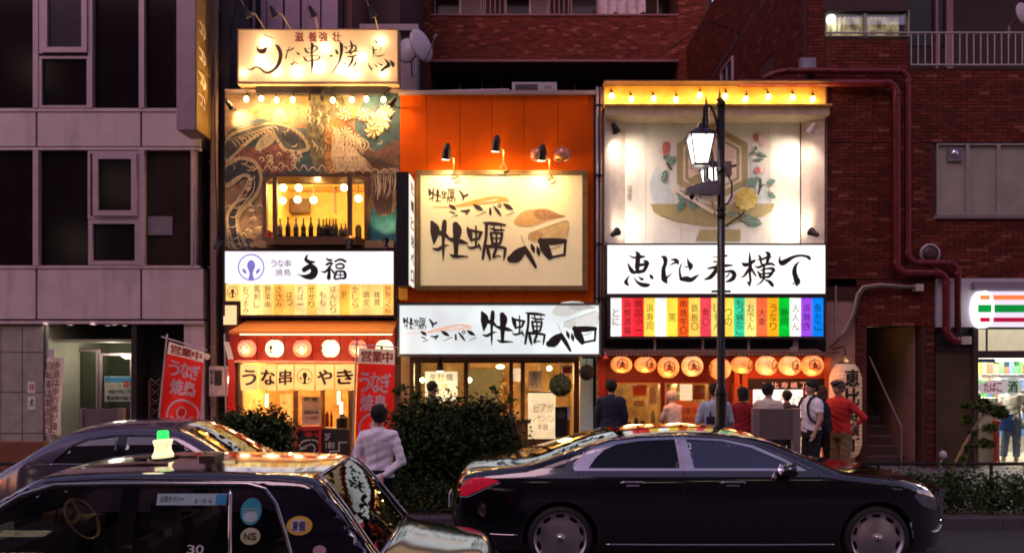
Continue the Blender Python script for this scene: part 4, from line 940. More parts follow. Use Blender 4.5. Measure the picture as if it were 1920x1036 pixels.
lit = glow('menu_lit', (1,.80,.48), .85, .2, 3); lit2 = mat('menu_paper', (.75,.58,.36), .6, var=.25, scale=10)
poster('framed lit menu board by the eel shop door', 566,601,742,796,14.9, lit2, [('肝焼',570,597,745,752,ink),('本日のおすすめ',570,598,770,776,ink),('千二百円',572,596,780,786,redp)])
poster('pale paper sheet pinned on the lit menu board', 568,592,754,768,14.88, mat('paper_pink', (.8,.6,.42), .6))
t = thing('door_side_cabinet', 'red framed cabinet with a chalk eel drawing by the eel shop door', 'cabinet', (X(582),14.85,.12))
b = MB(); b.box(X(557),X(563),14.75,14.95,.12,Z(797)); b.box(X(603),X(608),14.75,14.95,.12,Z(797)); b.box(X(563),X(603),14.75,14.95,Z(804),Z(797)); b.build('frame', mat('cab_red', (.4,.02,.02), .5), t)
MB().box(X(563),X(603),14.8,14.9,.12,Z(804)).build('chalk_panel', mat('chalk_black', (.015,.012,.012), .6), t)
mb = MB(); T9 = Tr(520,680,160/829,14.8); f9 = flat(14.797)
strokes(mb, [[(215,800,5),(250,760,5),(330,745,5),(390,760,5),(408,820,5),(390,890,5),(330,930,5),(270,950,5)],[(230,830,5),(290,800,4),(340,790,4),(365,830,4),(340,890,4),(270,930,5)],[(260,920,4),(300,900,4),(350,945,5)],[(215,800,5),(220,840,5),(280,820,5)]], T9, f9); mb.build('chalk_drawing', mat('chalk', (.6,.55,.5), .8), t)
mb = MB(); strokes(mb, [[(260,660,10),(300,690,26),(340,690,12)],[(370,660,8),(390,700,22),(410,680,8)]], T9, f9); mb.build('painted_pepper', redp, t)
t = thing('stair_blackboard', 'blackboard sign with a chalk staircase line and floor names', 'blackboard', (X(635),14.85,.12))
MB().box(X(609),X(656),14.8,14.86,.12,Z(802)).build('board', mat('chalk_black', (.015,.012,.012), .6), t)
mb = MB(); strokes(mb, [[(440,945,5),(510,945,5)],[(510,945,5),(510,855,5)],[(510,855,5),(600,855,5)],[(600,855,5),(600,770,5)],[(600,770,5),(675,770,5)]], T9, flat(14.797))
text_h('2F',608,620,812,824,14.8,fn=flat(14.797),mb=mb,bold=.01); text_h('18席',608,628,828,840,14.8,fn=flat(14.797),mb=mb,bold=0); text_h('1F',634,648,852,864,14.8,fn=flat(14.797),mb=mb,bold=.01); text_h('8席',632,650,868,878,14.8,fn=flat(14.797),mb=mb,bold=0)
mb.build('chalk_lettering', mat('chalk', (.6,.55,.5), .8), t)
for (u0,u1,v0,v1,m_,lb) in ((607,614,770,800,'jar_red','red bottle on the eel shop counter'),(616,621,772,801,'jar_red','second red bottle beside it on the eel shop counter'),(628,650,776,802,'black_metal','dark iron pot on the eel shop counter')):
    t = thing('counter_pot' if 'pot' in lb else 'sauce_bottle', lb, 'pot' if 'pot' in lb else 'bottle', (X((u0+u1)/2),F+.1,Z(v1)))
    w = (X(u1)-X(u0))/2; MB().lathe([(0,Z(v1)),(w,Z(v1)),(w,Z(v0)-.08),(w*.4,Z(v0)-.03),(w*.4,Z(v0)),(0,Z(v0))],(X((u0+u1)/2),F+.12,0),12).build('pot_body', MC[m_] if m_ in MC else mat('jar_red', (.4,.03,.02), .3), t)
MB().box(X(606),X(655),F+.0,F+.3,Z(806),Z(802)).build('counter', pn, S1)
MB().box(X(606),X(655),F+.02,F+.28,.1,Z(806)).build('counter_front', mat('chalk_black', (.015,.012,.012), .6), S1)
for i, (u,v) in enumerate(((635,745),(470,745),(640,765),(500,750))):
    t = thing('hanging_lamp', 'warm tube lamp glowing inside the eel shop, '+ORD[i]+' of the lamps', 'lamp', W(u,v,16.2), 'lamps inside the eel shop'); p = W(u,v,16.2)
    MB().cyl(p-Vector((0,0,.13)),p+Vector((0,0,.13)),.025,n=8).build('tube', glow('tube_white', (1,.88,.6), 10, 0), t); MB().cyl(p+Vector((0,0,.13)),(p.x,p.y,Z(672)),.006,n=5).build('cord', blk, t)
point('shop_lamp', (X(520),F+1.0,Z(700)), 100, (1,.66,.26), .2); point('shop_lamp', (X(625),F+1.0,Z(700)), 100, (1,.66,.26), .2)
b = MB()
for u0,u1,v0,v1 in ((470,488,745,800),(492,506,740,800),(512,548,738,790)): b.pb(u0,u1,v0,v1,F+2.6,.05)
b.build('wall_poster', mat('post_cream', (.7,.5,.28), .7, var=.3, scale=8), S1)
MB().pb(457,552,800,880,F+.05,.1).build('lower_panel', mat('low_wood', (.08,.035,.02), .5, var=.3), S1)
# menu board in the alley mouth
t = thing('wall_menu_board', 'white framed menu board with a dark picture beside the thin red flag', 'menu board', (X(410),14.6,Z(740,14.6)))
MB().pb(392,436,686,742,14.6,.04).build('board', mat('board_lilac', (.36,.26,.27), .6, var=.3, scale=10), t); MB().pb(402,416,694,722,14.595,.004).build('picture', mat('pic_dark', (.03,.015,.02), .4), t)
text_v('御品書',394,400,692,720,14.59, m=ink, parent=t); text_v('営業中',420,427,692,722,14.59, m=redp, parent=t)
MB().ball(W(432,712,14.4), .05, 10, sz=2.2).build('lamp', glow('side_lamp', (1,.8,.4), 9, 0), t); point('side_glow', W(428,712,14.2), 3, WARM, .05)
t = thing('wall_lamp', 'small dim globe lamp on the alley wall under the metal post', 'lamp', W(387,668,14.9)); MB().ball(W(388,668,14.8), .065, 12).build('globe', mat('globe_off', (.5,.36,.3), .3, emit=(1,.6,.4), es=.12), t, smooth=True); MB().cyl(W(388,668,14.8),W(388,668,15.1),.02,n=6).build('stem', blk, t)

# banners (nobori)
RB = paper('banner_red', (.86,.03,.022), .45); WBn = paper('banner_white', (.88,.80,.78), .4)
def banner(label, corners, Y, parts, wave=.03):
    """corners: px top-left, top-right, bottom-right, bottom-left; parts in banner space 0..1"""
    t = thing('banner_flag', label, 'banner', (W(*corners[3],Y).x, Y, .12), 'red banner flags of the eel shop')
    tl, tr_, br, bl = [W(*c,Y) for c in corners]
    def bf(s, q, d=0):
        p = (tl*(1-s)+tr_*s)*(1-q)+(bl*(1-s)+br*s)*q
        return (p.x, Y-wave*sin(s*7+q*5)*(.4+q)-d, p.z)
    def panel(q0, q1, m, name, dd=0, s0=0, s1=1):
        b = MB(); nx, nz = 14, 16
        for k in range(nx+1):
            for j in range(nz+1): b.v.append(bf(s0+(s1-s0)*k/nx, q0+(q1-q0)*j/nz, dd))
        for k in range(nx):
            for j in range(nz): b.f.append((k*(nz+1)+j, k*(nz+1)+j+1, (k+1)*(nz+1)+j+1, (k+1)*(nz+1)+j))
        return b.build(name, m, t, smooth=True)
    for s, q0, q1, m in parts['panels']: panel(q0, q1, m, 'cloth_'+s)
    for s0, s1, q0, q1, m in parts.get('boxes', ()): panel(q0, q1, m, 'printed_box', .002, s0, s1)
    for body, s0, s1, q0, q1, m, vert in parts['text']:
        mb = MB(); n = len(body)
        for i, ch in enumerate(body):
            if vert: a0, a1, c0, c1 = s0, s1, q0+(q1-q0)*i/n, q0+(q1-q0)*(i+.92)/n
            else: a0, a1, c0, c1 = s0+(s1-s0)*i/n, s0+(s1-s0)*(i+.93)/n, q0, q1
            put_glyph(mb, ch, a0, a1, -c1, -c0, lambda x, z, d: bf(x, -z, .004+d), .045)
        mb.build('lettering', m, t)
    if parts.get('logo'):
        cx, cq, r, asp, m = parts['logo']; mb = MB()
        logo(mb, 0, 0, 1, lambda x, z, d: bf(cx+x*r, cq-z*r*asp, .004+d)); ring(mb, 0, 0, 1, .13, lambda x, z, d: bf(cx+x*r, cq-z*r*asp, .0045+d)); mb.build('logo', m, t)
    b = MB(); b.cyl((tl.x-.03,Y,tl.z+.12),(bl.x-.03+(bl.x-tl.x)*.4,Y,.12),.014,n=8); b.tube([(tl.x-.12,Y,tl.z+.06+(tl.z-tr_.z)*.1),(tr_.x+.03,Y,tr_.z+.03)],.012,6); b.build('pole', mat('pole_white', (.6,.5,.48), .4), t)
    b = MB(); b.lathe([(0,.12),(.17,.12),(.17,.2),(.06,.24),(0,.24)],(bl.x-.03+(bl.x-tl.x)*.4,Y,0),14); b.build('foot_weight', blk, t)
    return t
banner('red banner leaning beside the office block with a white top and round logo', [(317,640),(384,660),(372,800),(296,800)], 12.2,
       {'panels':[('top',0,.14,WBn),('body',.14,1.25,RB)],
        'text':[('営業中',.08,.95,.02,.12,redp,False),('うなぎ',.1,.95,.20,.38,WBn,False),('焼鳥',.18,.88,.42,.60,WBn,False)], 'logo':(.56,.84,.42,.46,WBn)})
banner('red banner standing straight behind the man in the white shirt', [(673,652),(741,655),(737,880),(664,878)], 11.6,
       {'panels':[('top',0,.125,WBn),('body',.125,1.0,RB)],
        'boxes':[(.04,.2,.74,.98,WBn)],
        'text':[('営業中',.08,.95,.02,.11,redp,False),('うなぎ',.06,.92,.20,.36,WBn,False),('焼鳥',.1,.82,.38,.52,WBn,False),('恵比寿',.05,.19,.75,.9,redp,True),('店',.05,.3,.88,.97,WBn,True)], 'logo':(.5,.66,.44,.30,WBn)})
t = thing('thin_flag', 'narrow twisted red and white flag seen edge on at the eel shop corner', 'flag', (X(428,13.5),13.5,.12))
def wf(q, s): 
    u = 424+16*q*.6+6*sin(q*3)+s*(5+6*q); v = 640+q*130; p = W(u, v, 13.5); return (p.x, p.y+.12*s+.05*sin(q*6), p.z)
for q0, q1, m_ in ((0,.25,WBn),(.25,1.0,RB)):
    b = MB()
    for j in range(13):
        q = q0+(q1-q0)*j/12; b.v += [wf(q,-.5), wf(q,.0), wf(q,.5)]
    for j in range(12):
        for k in (0,1): b.f.append((3*j+k, 3*j+k+1, 3*j+k+4, 3*j+k+3))
    b.build('cloth', m_, t, smooth=True)
b = MB(); b.cyl(W(421,625,13.5),(X(426,13.5),13.5,.12),.014,n=8); b.build('pole', mat('pole_white', (.6,.5,.48), .4), t)
t = thing('narrow_road_banner', 'tall white banner with dark red vertical writing about cyclists and walkers', 'banner', (X(96,11.5),11.5,.1))
b = MB(); n=14
for j in range(n+1):
    q=j/n; 
    for k in range(7):
        s=k/6; p=W(89-6*q+s*(30+3*q)+0*q, 670+q*145, 11.5); b.v.append((p.x,11.5-.04*sin(s*5+q*4),p.z))
for j in range(n):
    for k in range(6): b.f.append((j*7+k,(j+1)*7+k,(j+1)*7+k+1,j*7+k+1))
b.build('cloth', WBn, t, smooth=True)
f7 = lambda x, z, d: (x-.045*max(0,(Z(670,11.5)-z)), 11.5-.05-d, z)
mr = mat('print_maroon', (.25,.03,.03), .6); mb = MB()
text_v('歩道は歩行者が優先',104,117,676,822,11.5,fn=f7,mb=mb,bold=.015); text_v('自転車は車道寄り',91,103,676,815,11.5,fn=f7,mb=mb,bold=.015); mb.build('lettering', mr, t)
b = MB(); b.cyl(W(96,654,11.52),(X(94,11.52),11.52,.12),.02,n=8); b.build('pole', mat('pole_white', (.6,.5,.48), .4), t)
MB().pb(91,102,654,672,11.5,.04).build('pole_cap', mat('pole_white', (.6,.5,.48), .4), t)
# ================================================================ SHOP 2: oyster bar
S2 = thing('oyster_bar', 'two storey oyster bar with an orange metal wall upstairs', 'building', (X(932),F,0))
org = mat('orange_wall', (.56,.075,.0), .75, spec=.1, var=.1, scale=3, dirt=.12, bump=.03)
us = [750,800,862,922,982,1046,1113]
for i in range(6): MB().box(X(us[i])+.004,X(us[i+1])-.004,F+.0,F+.05,Z(566),Z(179)).build('wall_sheet', org, S2)
b = MB(); b.box(X(750),X(1118),F+.05,F+.3,Z(566),Z(176)); b.build('wall', dark, S2)
MB().box(X(748),X(1122),F-.08,F+.35,Z(179),Z(172)).build('coping', mat('coping', (.28,.2,.2), .5), S2)
b = MB(); b.box(X(750),X(1118),F+.3,F+4.5,Z(170),Z(166)); b.box(X(1113),X(1118),F,F+4.5,.1,Z(170)); b.box(X(752),X(1113),F+4.4,F+4.5,.1,Z(170)); b.build('shell', dark, S2)
t = thing('air_conditioner', 'white outdoor air conditioner unit on the flat roof behind the orange wall', 'air conditioner', W(1001,170,17))
MB().pb(960,1044,154,182,17,.35).build('casing', mat('ac_white', (.42,.36,.38), .5), t)
b = MB()
for i in range(8): b.pb(966,1008,158+i*2.4,159+i*2.4,16.985,.01)
b.build('grille', mat('grille_dark', (.08,.07,.08), .5), t)
b = MB(); b.pb(1020,1034,160,165,16.99,.01); b.build('maker_plate', mat('ac_plate', (.25,.22,.25), .5), t)
t = thing('roof_pipe', 'low rooftop pipe run beside the air conditioner', 'pipe', W(900,172,17)); MB().tube([W(800,172,17),W(955,169,17)],.03,6).build('pipe', frm, t)
bl2 = ink
ST_OY = [
 [(135,110,20),(172,190,58),(172,280,48),(162,390,8)],[(200,245,26),(280,262,34),(350,312,14)],[(150,450,10),(215,462,22),(290,418,17),(355,408,5)],[(298,105,28),(292,200,34),(282,350,20),(282,500,16),(280,605,4)],
 [(440,145,40),(462,220,58),(448,350,38),(445,540,24)],[(335,318,10),(420,345,32),(520,365,30),(598,388,8)],[(368,528,8),(430,552,22),(520,552,16),(602,555,7)],
 [(595,190,16),(622,260,32),(642,350,14)],[(610,212,18),(700,232,18),(778,243,15)],[(768,250,22),(748,300,18),(742,330,12)],[(640,342,16),(740,325,16)],[(700,160,9),(706,300,14),(700,430,13)],[(595,422,7),(640,445,17),(745,418,15)],[(732,380,6),(752,430,15),(768,478,4)],
 [(800,118,10),(900,130,24),(1000,138,20),(1082,150,12)],[(838,130,22),(832,300,19),(808,450,21),(790,582,17)],[(880,188,9),(960,212,17),(1064,212,9)],[(930,160,10),(942,232,12)],[(1024,165,8),(1034,240,8)],
 [(892,248,16),(905,330,19),(918,400,14)],[(898,250,15),(1042,258,15)],[(1038,260,17),(1030,320,17),(1010,392,16)],[(905,320,12),(1030,320,12)],[(912,388,17),(1012,388,15)],[(965,245,12),(966,470,15)],
 [(842,408,12),(862,500,24),(885,592,13)],[(848,425,23),(960,425,24),(1082,448,17)],[(1082,450,17),(1070,530,17),(1058,602,7)],[(962,450,18),(932,540,20),(925,572,12)],[(930,568,10),(985,545,10),(1022,555,7)]]
ST_BR = [[(1150,585,50),(1210,560,76),(1280,495,62),(1335,452,30)],[(1325,450,34),(1398,560,32),(1470,688,18)],[(1412,392,8),(1435,450,27),(1450,505,7)],[(1490,425,7),(1505,490,27),(1515,548,6)],
 [(1535,335,24),(1585,440,62),(1652,560,40)],[(1530,358,36),(1680,362,46),(1848,355,30)],[(1852,345,18),(1846,440,17),(1840,538,16)],[(1650,568,18),(1842,530,16)]]
ST_SH = [[(490,118,10),(532,182,19),(540,242,6)],[(592,170,16),(538,200,12)],[(358,303,8),(402,330,25),(442,357,9)],[(368,385,7),(426,410,10)],[(385,457,3),(462,433,8)],[(508,375,7),(570,382,15),(618,368,14)],[(606,372,13),(595,412,7)],[(572,382,10),(582,430,5)],
 [(672,300,10),(730,335,29),(784,367,10)],[(702,447,4),(830,390,6)],[(885,352,14),(888,420,17)],[(930,318,8),(980,380,19),(1022,438,9)],[(1062,290,10),(1115,325,29),(1172,358,9)],[(1092,437,4),(1192,394,5)],
 [(1005,288,6),(1028,310,7),(1005,332,7),(984,310,7),(1005,288,6)]]
ST_OR = [[(150,325,5),(350,328,9),(520,300,18),(650,268,24),(800,232,22),(950,205,16),(1110,215,8)],[(450,322,8),(620,300,12),(800,282,12),(950,262,14),(1120,240,10)],[(980,215,10),(1060,235,22),(1120,262,6)]]
def oyster_art(parent, u0, v0, u1, v1, k, Y, inkm, orm, shells):
    mb = MB(); strokes(mb, ST_OR, Tr(u1,v1,k,Y), flat(Y-.001)); mb.build('painted_reed', orm, parent)
    sh, she = shells; T = Tr(u0,v0,k,Y)
    def sp(pts, m, d):
        P = cr([pts[-1]]+pts+[pts[0],pts[1]],5)[5:-6]; MB().poly([T(a,b_) for a,b_ in P], Y-d).build('painted_shell', m, parent)
    sp([(1190,100),(1250,20),(1330,-35),(1500,-60),(1640,-45),(1750,0),(1850,40),(1700,75),(1560,120),(1450,160),(1330,170),(1230,150)], sh[0], .002)
    sp([(1440,-20),(1560,-58),(1660,-40),(1750,5),(1850,40),(1700,60),(1560,80),(1470,50)], sh[1], .0026)
    sp([(1380,330),(1390,260),(1460,230),(1600,180),(1740,120),(1880,90),(1900,170),(1860,300),(1760,320),(1560,310),(1480,370)], sh[2], .002)
    sp([(1400,320),(1420,260),(1500,230),(1560,260),(1540,310),(1470,350)], sh[0], .003)
    mb = MB(); strokes(mb, [[(1280,280,4),(1310,360,5),(1340,420,3)],[(1380,330,5),(1390,260,5),(1460,230,5)],[(1900,170,4),(1870,320,4)],[(1640,460,5),(1740,440,7),(1800,410,4)],[(1460,230,4),(1640,165,5),(1850,90,4)]], T, flat(Y-.0035)); mb.build('painted_shell_line', she, parent)
    mb = MB(); strokes(mb, ST_OY, T, flat(Y-.006)); strokes(mb, ST_BR, T, flat(Y-.006)); A2 = Tr(u1,v1,k,Y); strokes(mb, ST_SH, A2, flat(Y-.006))
    strokes(mb, ST_OY, Tr(u1+(90-120*.36)*k, v1+(90-100*.34)*k, k*.36, Y), flat(Y-.006)); mb.build('brush_lettering', inkm, parent)
Yo = 14.86
T4 = thing('oyster_panel_sign', 'large framed cream panel with brush lettering and an oyster painting on the orange wall', 'sign', W(940,543,Yo))
MB().pb(788,1092,327,535,Yo,.05).build('face_panel', mat('panel_cream', (.80,.68,.42), .5, var=.05, scale=2, emit=(1,.76,.40), es=.24), T4)  # even glow put into the panel material on top of its spotlights
fr4 = mat('frame_bronze', (.20,.11,.04), .4, var=.3, scale=10)
b = MB(); b.pb(779,1102,319,327,Yo-.05,.12); b.build('frame_top', fr4, T4)
b = MB(); b.pb(779,1102,535,544,Yo-.05,.12); b.build('frame_bottom', fr4, T4)
for u0,u1 in ((779,788),(1092,1102)): MB().pb(u0,u1,327,535,Yo-.05,.12).build('frame_side', fr4, T4)
oyster_art(T4, 790, 400, 790, 340, 280/1920, Yo-.004, mat('ink_brown', (.028,.013,.010), .6), mat('reed_orange', (.75,.36,.10), .6), ([mat('shell_a', (.66,.40,.16), .6),mat('shell_b', (.42,.22,.10), .6, var=.3, scale=14),mat('shell_c', (.78,.56,.24), .6)], mat('shell_line', (.5,.33,.15), .6)))
for i, (u, v, a) in enumerate(((838,290,(848,345)),(931,275,(938,350)),(1017,292,(1018,345)))):
    lb = ('black spotlight over the blade sign end of the oyster panel','middle black spotlight, set higher over the oyster panel','black spotlight between the two round domes over the oyster panel')[i]
    t = thing('spotlight', lb, 'spotlight', W(u,v,14.3), 'spotlights over the oyster panel'); p = W(u,v-12,14.35); q = W(u,v+10,14.4)
    b = MB(); b.tube([W(u+2,v-22,14.3), W(u,v-12,14.33), W(u-2,v+8,14.4)], [.03,.075,.085], 12); b.build('lamp_head', blk, t)
    b = MB(); b.tube([W(u,v,14.38), W(u+13,v+6,14.5), W(u+13,v+34,14.75)], .014, 6); b.tube([W(u+7,v+40,14.76), W(u+14,v+30,14.72), W(u+20,v+42,14.76), W(u+12,v+46,14.76)],.02,6); b.build('arm', mat('arm_brass', (.3,.2,.1), .35, metal=.7), t)
    MB().cyl(W(u-2,v+8,14.40), W(u-2,v+10,14.405), .07, n=12).build('lens', glow('spot_lens', (1,.8,.45), 10, 0), t)
    spot('spot_beam', W(u-2,v+13,14.36), (X(u),F-.1,Z(v+72)), 52, (1,.66,.28), 118, .06, .9, t)
    point('spill', W(u+8,v+24,14.50), 12, (1,.66,.20), .05, t)
for i, u in enumerate((1010,1054)):
    t = thing('dome_lamp', ('round copper dome lamp tucked beside the spotlight','round copper dome lamp at the pipe end of the orange wall')[i], 'lamp', W(u,292,14.6), 'copper dome lamps', local=True); R = 17*14.6/FPX
    MB().lathe([(R*sin(pi*k/12), R*cos(pi*k/12)) for k in range(0,9)]+[(R*.8*sin(pi*k/12), R*.8*cos(pi*k/12)) for k in range(8,0,-1)], n=20).build('shade', mat('copper_dome', (.55,.20,.13), .28, metal=.4, var=.1), t, smooth=True)
    b = MB(); b.ball((0,0,-R*.1), R*.45, 10); b.build('bulb', mat('bulb_off', (.12,.05,.04), .3), t); MB().cyl((0,0,R*.9),(0,.3,R*1.1),.012,n=6).build('stem', blk, t)
# blade sign of the oyster bar
t = thing('oyster_blade_sign', 'black blade sign with a white lit side jutting beside the orange wall', 'sign', (X(754,14.2),14.2,Z(535,14.2)))
x1 = X(766,14.2)
MB().box(X(743,14.2),x1,14.2,14.92,Z(535,14.2),Z(322,14.2)).build('case', blk, t)
MB().box(x1+.001,x1+.02,14.24,14.88,Z(533,14.2),Z(325,14.2)).build('lit_side', glow('side_white', (1,.95,.85), .85, .05), t)
mb = MB(); text_tmp = '牡蠣と泡ベロ'
for i, ch in enumerate(text_tmp): put_glyph(mb, ch, .12, .52, Z(325,14.2)-.33*(i+.95), Z(325,14.2)-.33*i-.1, lambda x, z, d: (x1+.023+d, 14.24+x, z), .03)
mb.build('lettering', ink, t)
b = MB(); b.box(X(743,14.2),X(743,14.2)+.06,14.7,F,Z(420,14.2),Z(416,14.2)); b.build('bracket', blk, t)
MB().box(X(750),X(764),F-.2,F+.0,Z(562),Z(540)).build('corner_block', mat('orange_block', (.8,.25,.03), .5, emit=(1,.35,.04), es=.25), S2)
# wide lower sign
Yl = 14.5
T5 = thing('oyster_shop_sign', 'wide white lit box sign with oyster brush lettering above the bar entrance', 'sign', W(936,665,Yl))
MB().pb(749,1123,572,663,Yl,.3).build('box_face', glow('sign_cool_white', (.86,.95,.94), .90, .16, 1.0), T5)
b = MB(); b.pb(745,1128,568,572,Yl-.02,.34); b.pb(745,1128,663,668,Yl-.02,.34); b.pb(745,749,572,663,Yl-.02,.34); b.pb(1123,1128,572,663,Yl-.02,.34); b.build('frame', mat('sign_frame_grey', (.18,.15,.14), .4, metal=.3), T5)
oyster_art(T5, 887, 571.6, 744.7, 583.5, .124, Yl-.004, ink, mat('reed_pale', (.8,.5,.35), .6, emit=(1,.72,.55), es=.55), ([mat('shell_g1', (.5,.5,.45), .6, emit=(.75,.8,.72), es=.66),mat('shell_g2', (.45,.45,.4), .6, emit=(.6,.64,.58), es=.6),mat('shell_g3', (.6,.6,.55), .6, emit=(.85,.88,.82), es=.72)], mat('shell_gl', (.3,.3,.26), .6, emit=(.5,.5,.45), es=.3)))
# entrance of the oyster bar
wdk = mat('door_wood', (.11,.045,.018), .45, var=.3, scale=14, stretch=(1,1,.3))
for u0,u1,v0,v1,y_,d_ in ((752,768,668,880,14.95,.1),(768,776,668,880,14.9,.12),(870,878,680,880,14.95,.08),(955,962,672,880,14.92,.08),(976,984,672,880,14.92,.08),(1076,1086,668,880,14.9,.12),(776,1076,668,680,14.9,.12)):
    MB().pb(u0,u1,v0,v1,y_,d_).build('door_frame', wdk if u0 != 752 else mat('cream_post', (.55,.36,.17), .6), S2)
b = MB(); b.box(X(752),X(1113),F+3.3,F+3.4,.1,Z(660)); b.box(X(752)-.05,X(752),F+.1,F+3.3,.1,Z(660)); b.box(X(1088),X(1088)+.05,F+.1,F+3.3,.1,Z(660)); b.box(X(752),X(1088),F+.1,F+3.3,Z(676),Z(676)+.1); b.build('interior_wall', mat('bar_wall', (.50,.30,.12), .7, var=.4, scale=3), S2)
MB().box(X(752),X(1088),F+.1,F+3.3,.1,.14).build('interior_floor', mat('inner_floor', (.12,.07,.04), .5), S2)
point('bar_lamp', (X(830),F+1.0,Z(705)), 65, (1,.72,.34), .2); point('bar_lamp', (X(1020),F+1.0,Z(705)), 75, (1,.68,.28), .2)
MB().pb(1088,1112,672,880,14.97,.05).build('pale_wall_strip', mat('pale_green', (.50,.62,.54), .6, var=.1, emit=(.6,.9,.8), es=.04), S2)
MB().pb(880,942,692,760,F+2.9,.05).build('inner_screen', mat('grey_olive', (.16,.15,.09), .6), S2)
b = MB(); b.pb(960,976,690,715,F+1.5,.05); b.build('inner_window', mat('inner_blue', (.2,.2,.3), .4), S2)
poster('big lit paper menu pasted behind the bar window above the bush', 797,858,696,755,14.99, glow('menu_lit2', (1,.84,.50), 1.0, .15, 3), [('生牡蠣',805,850,700,714,mat('ink_soft', (.25,.14,.05), .7)),('三陸',812,842,718,731,mat('ink_soft', (.25,.14,.05), .7))], bold=0)
poster('narrow cream paper with three characters hanging in the bar door', 991,1015,695,730,14.9, mat('paper_cream', (.8,.62,.36), .6), [])
text_v('あさり',997,1008,697,728,14.895, m=mat('ink_soft', (.25,.14,.05), .7), parent=bpy.data.objects['poster.003'] if 'poster.003' in bpy.data.objects else S2, bold=0)
lp = poster('tall lit cream menu board standing by the oyster bar door', 990,1042,736,822,14.7, glow('menu_lit3', (1,.76,.42), .92, .2, 2.5), [('ビアガ',1000,1038,757,772,mat('ink_faint', (.6,.36,.14), .7)),('シャンパン',998,1040,777,790,mat('ink_faint', (.6,.36,.14), .7)),('半額',1007,1028,794,806,mat('print_orange', (.6,.1,.02), .6))], parentname='menu_board', cat='menu board', bold=0)
MB().pb(988,1044,733,736,14.68,.05).build('frame', wdk, lp)
for u in (991,1040): MB().pb(u,u+3,822,877,14.7,.03).build('leg', wdk, lp)
t = thing('speaker_box', 'black speaker box beside the lit cream menu board', 'speaker', (X(1052),14.7,Z(822))); MB().pb(1041,1064,762,818,14.66,.2).build('case', blk, t); MB().lathe([(.001,-.01),(.07,-.01),(.08,0)],W(1052,778,14.655),16,'y').build('cone', mat('cone_grey', (.04,.04,.04), .8), t); MB().pb(1064,1070,760,785,14.7,.02).build('white_tag', mat('poster_white', (.6,.6,.55), .6), t)
t = thing('pendant_cone', 'small black pendant lamp over the lit menu in the bar window', 'pendant lamp', W(825,685,14.75)); b = MB(); b.tube([W(825,668,14.75),W(825,672,14.75),W(825,684,14.75),W(825,695,14.75)],[.01,.02,.06,.075],12); b.build('lamp_head', blk, t); MB().cyl(W(825,695,14.75),W(825,696.5,14.75),.06,n=12).build('lens', glow('spot_lens', (1,.8,.45), 10, 0), t); spot('beam', W(825,698,14.6), (X(825),F,Z(740)), 16, WARM, 80, .04, .8, t)
t = thing('sake_ball', 'round green leafy ball hanging before the oyster bar door', 'hanging ball', W(1051,722,14.55)); c = W(1051,722,14.55); R=.20
MB().ball(c, R*.92, 16).build('core', mat('ball_core', (.03,.045,.015), .8), t)
b = MB(); rr = random.Random(4)
for i in range(900):
    d = Vector((rr.gauss(0,1),rr.gauss(0,1),rr.gauss(0,1))).normalized(); p = c+d*R*(.95+rr.random()*.1); e = d.cross(Vector((rr.gauss(0,1),rr.gauss(0,1),rr.gauss(0,1)))).normalized()*.016; f_ = d.cross(e).normalized()*.016+d*.012; b.quad(p-e-f_, p+e-f_, p+e+f_, p-e+f_)
b.build('leaves', mat('ball_leaf', (.11,.15,.04), .6, var=.6, scale=20), t, kind='stuff'); MB().cyl(c+Vector((0,0,R)),W(1051,668,14.55),.008,n=5).build('cord', blk, t)
t = thing('sake_ball', 'round dark ball hanging by the pale wall strip next to the red alley gate', 'hanging ball', W(1100,698,14.6)); MB().ball(W(1100,698,14.6), .15, 14).build('core', mat('ball_dark', (.02,.015,.01), .8), t)
MB().cyl(W(1100,684,14.6),W(1100,668,14.6),.008,n=5).build('cord', blk, t)
t = thing('red_notice', 'small red and white notice at the top of the bar door', 'notice', W(1063,700,14.88)); MB().pb(1054,1073,685,700,14.88,.01).build('sheet', mat('poster_white', (.6,.6,.55), .6), t); MB().pb(1056,1070,688,698,14.875,.004).build('red_block', redp, t)
for i, (u, v) in enumerate(((792,712),(938,687),(1030,690),(880,712),(1010,742))):
    t = thing('ceiling_lamp', 'warm lamp glowing inside the oyster bar, '+ORD[i]+' of five', 'lamp', W(u,v,16.3), 'lamps inside the oyster bar'); MB().ball(W(u,v,16.3), .055 if i != 1 else .09, 10, sz=.5 if i == 1 else 1).build('bulb', glow('bulb2', (1,.75,.35), 12, 0), t); MB().cyl(W(u,v,16.3)+Vector((0,0,.03)),(W(u,v,16.3).x,16.3,Z(676)),.006,n=5).build('cord', blk, t)
MB().box(X(778),X(1074),F+.8,F+1.2,.12,Z(792)).build('bar_counter', mat('counter_dark', (.12,.05,.02), .4, var=.3), S2)
for i, (u, v, c_) in enumerate(((890,752,(.5,.5,.4)),(905,750,(.5,.42,.3)),(922,752,(.4,.42,.35)),(842,760,(.3,.2,.1)))):
    t = thing('plate_stack', 'pale stack of dishes on the bar counter, '+ORD[i]+' from the post', 'dishes', (X(u,15.9),15.9,Z(792)), 'dish stacks on the bar counter', local=True)
    MB().lathe([(0,0)]+[(.07 if k%2 else .06, .012*k) for k in range(14)]+[(0,.17)],n=14).build('dishes', mat('dish_%d' % i, c_, .4), t)
t = thing('flower_vase', 'vase of yellow flowers inside the bar near the door post', 'vase', (X(945,15.4),15.4,.6))
b = MB(); rr = random.Random(8)
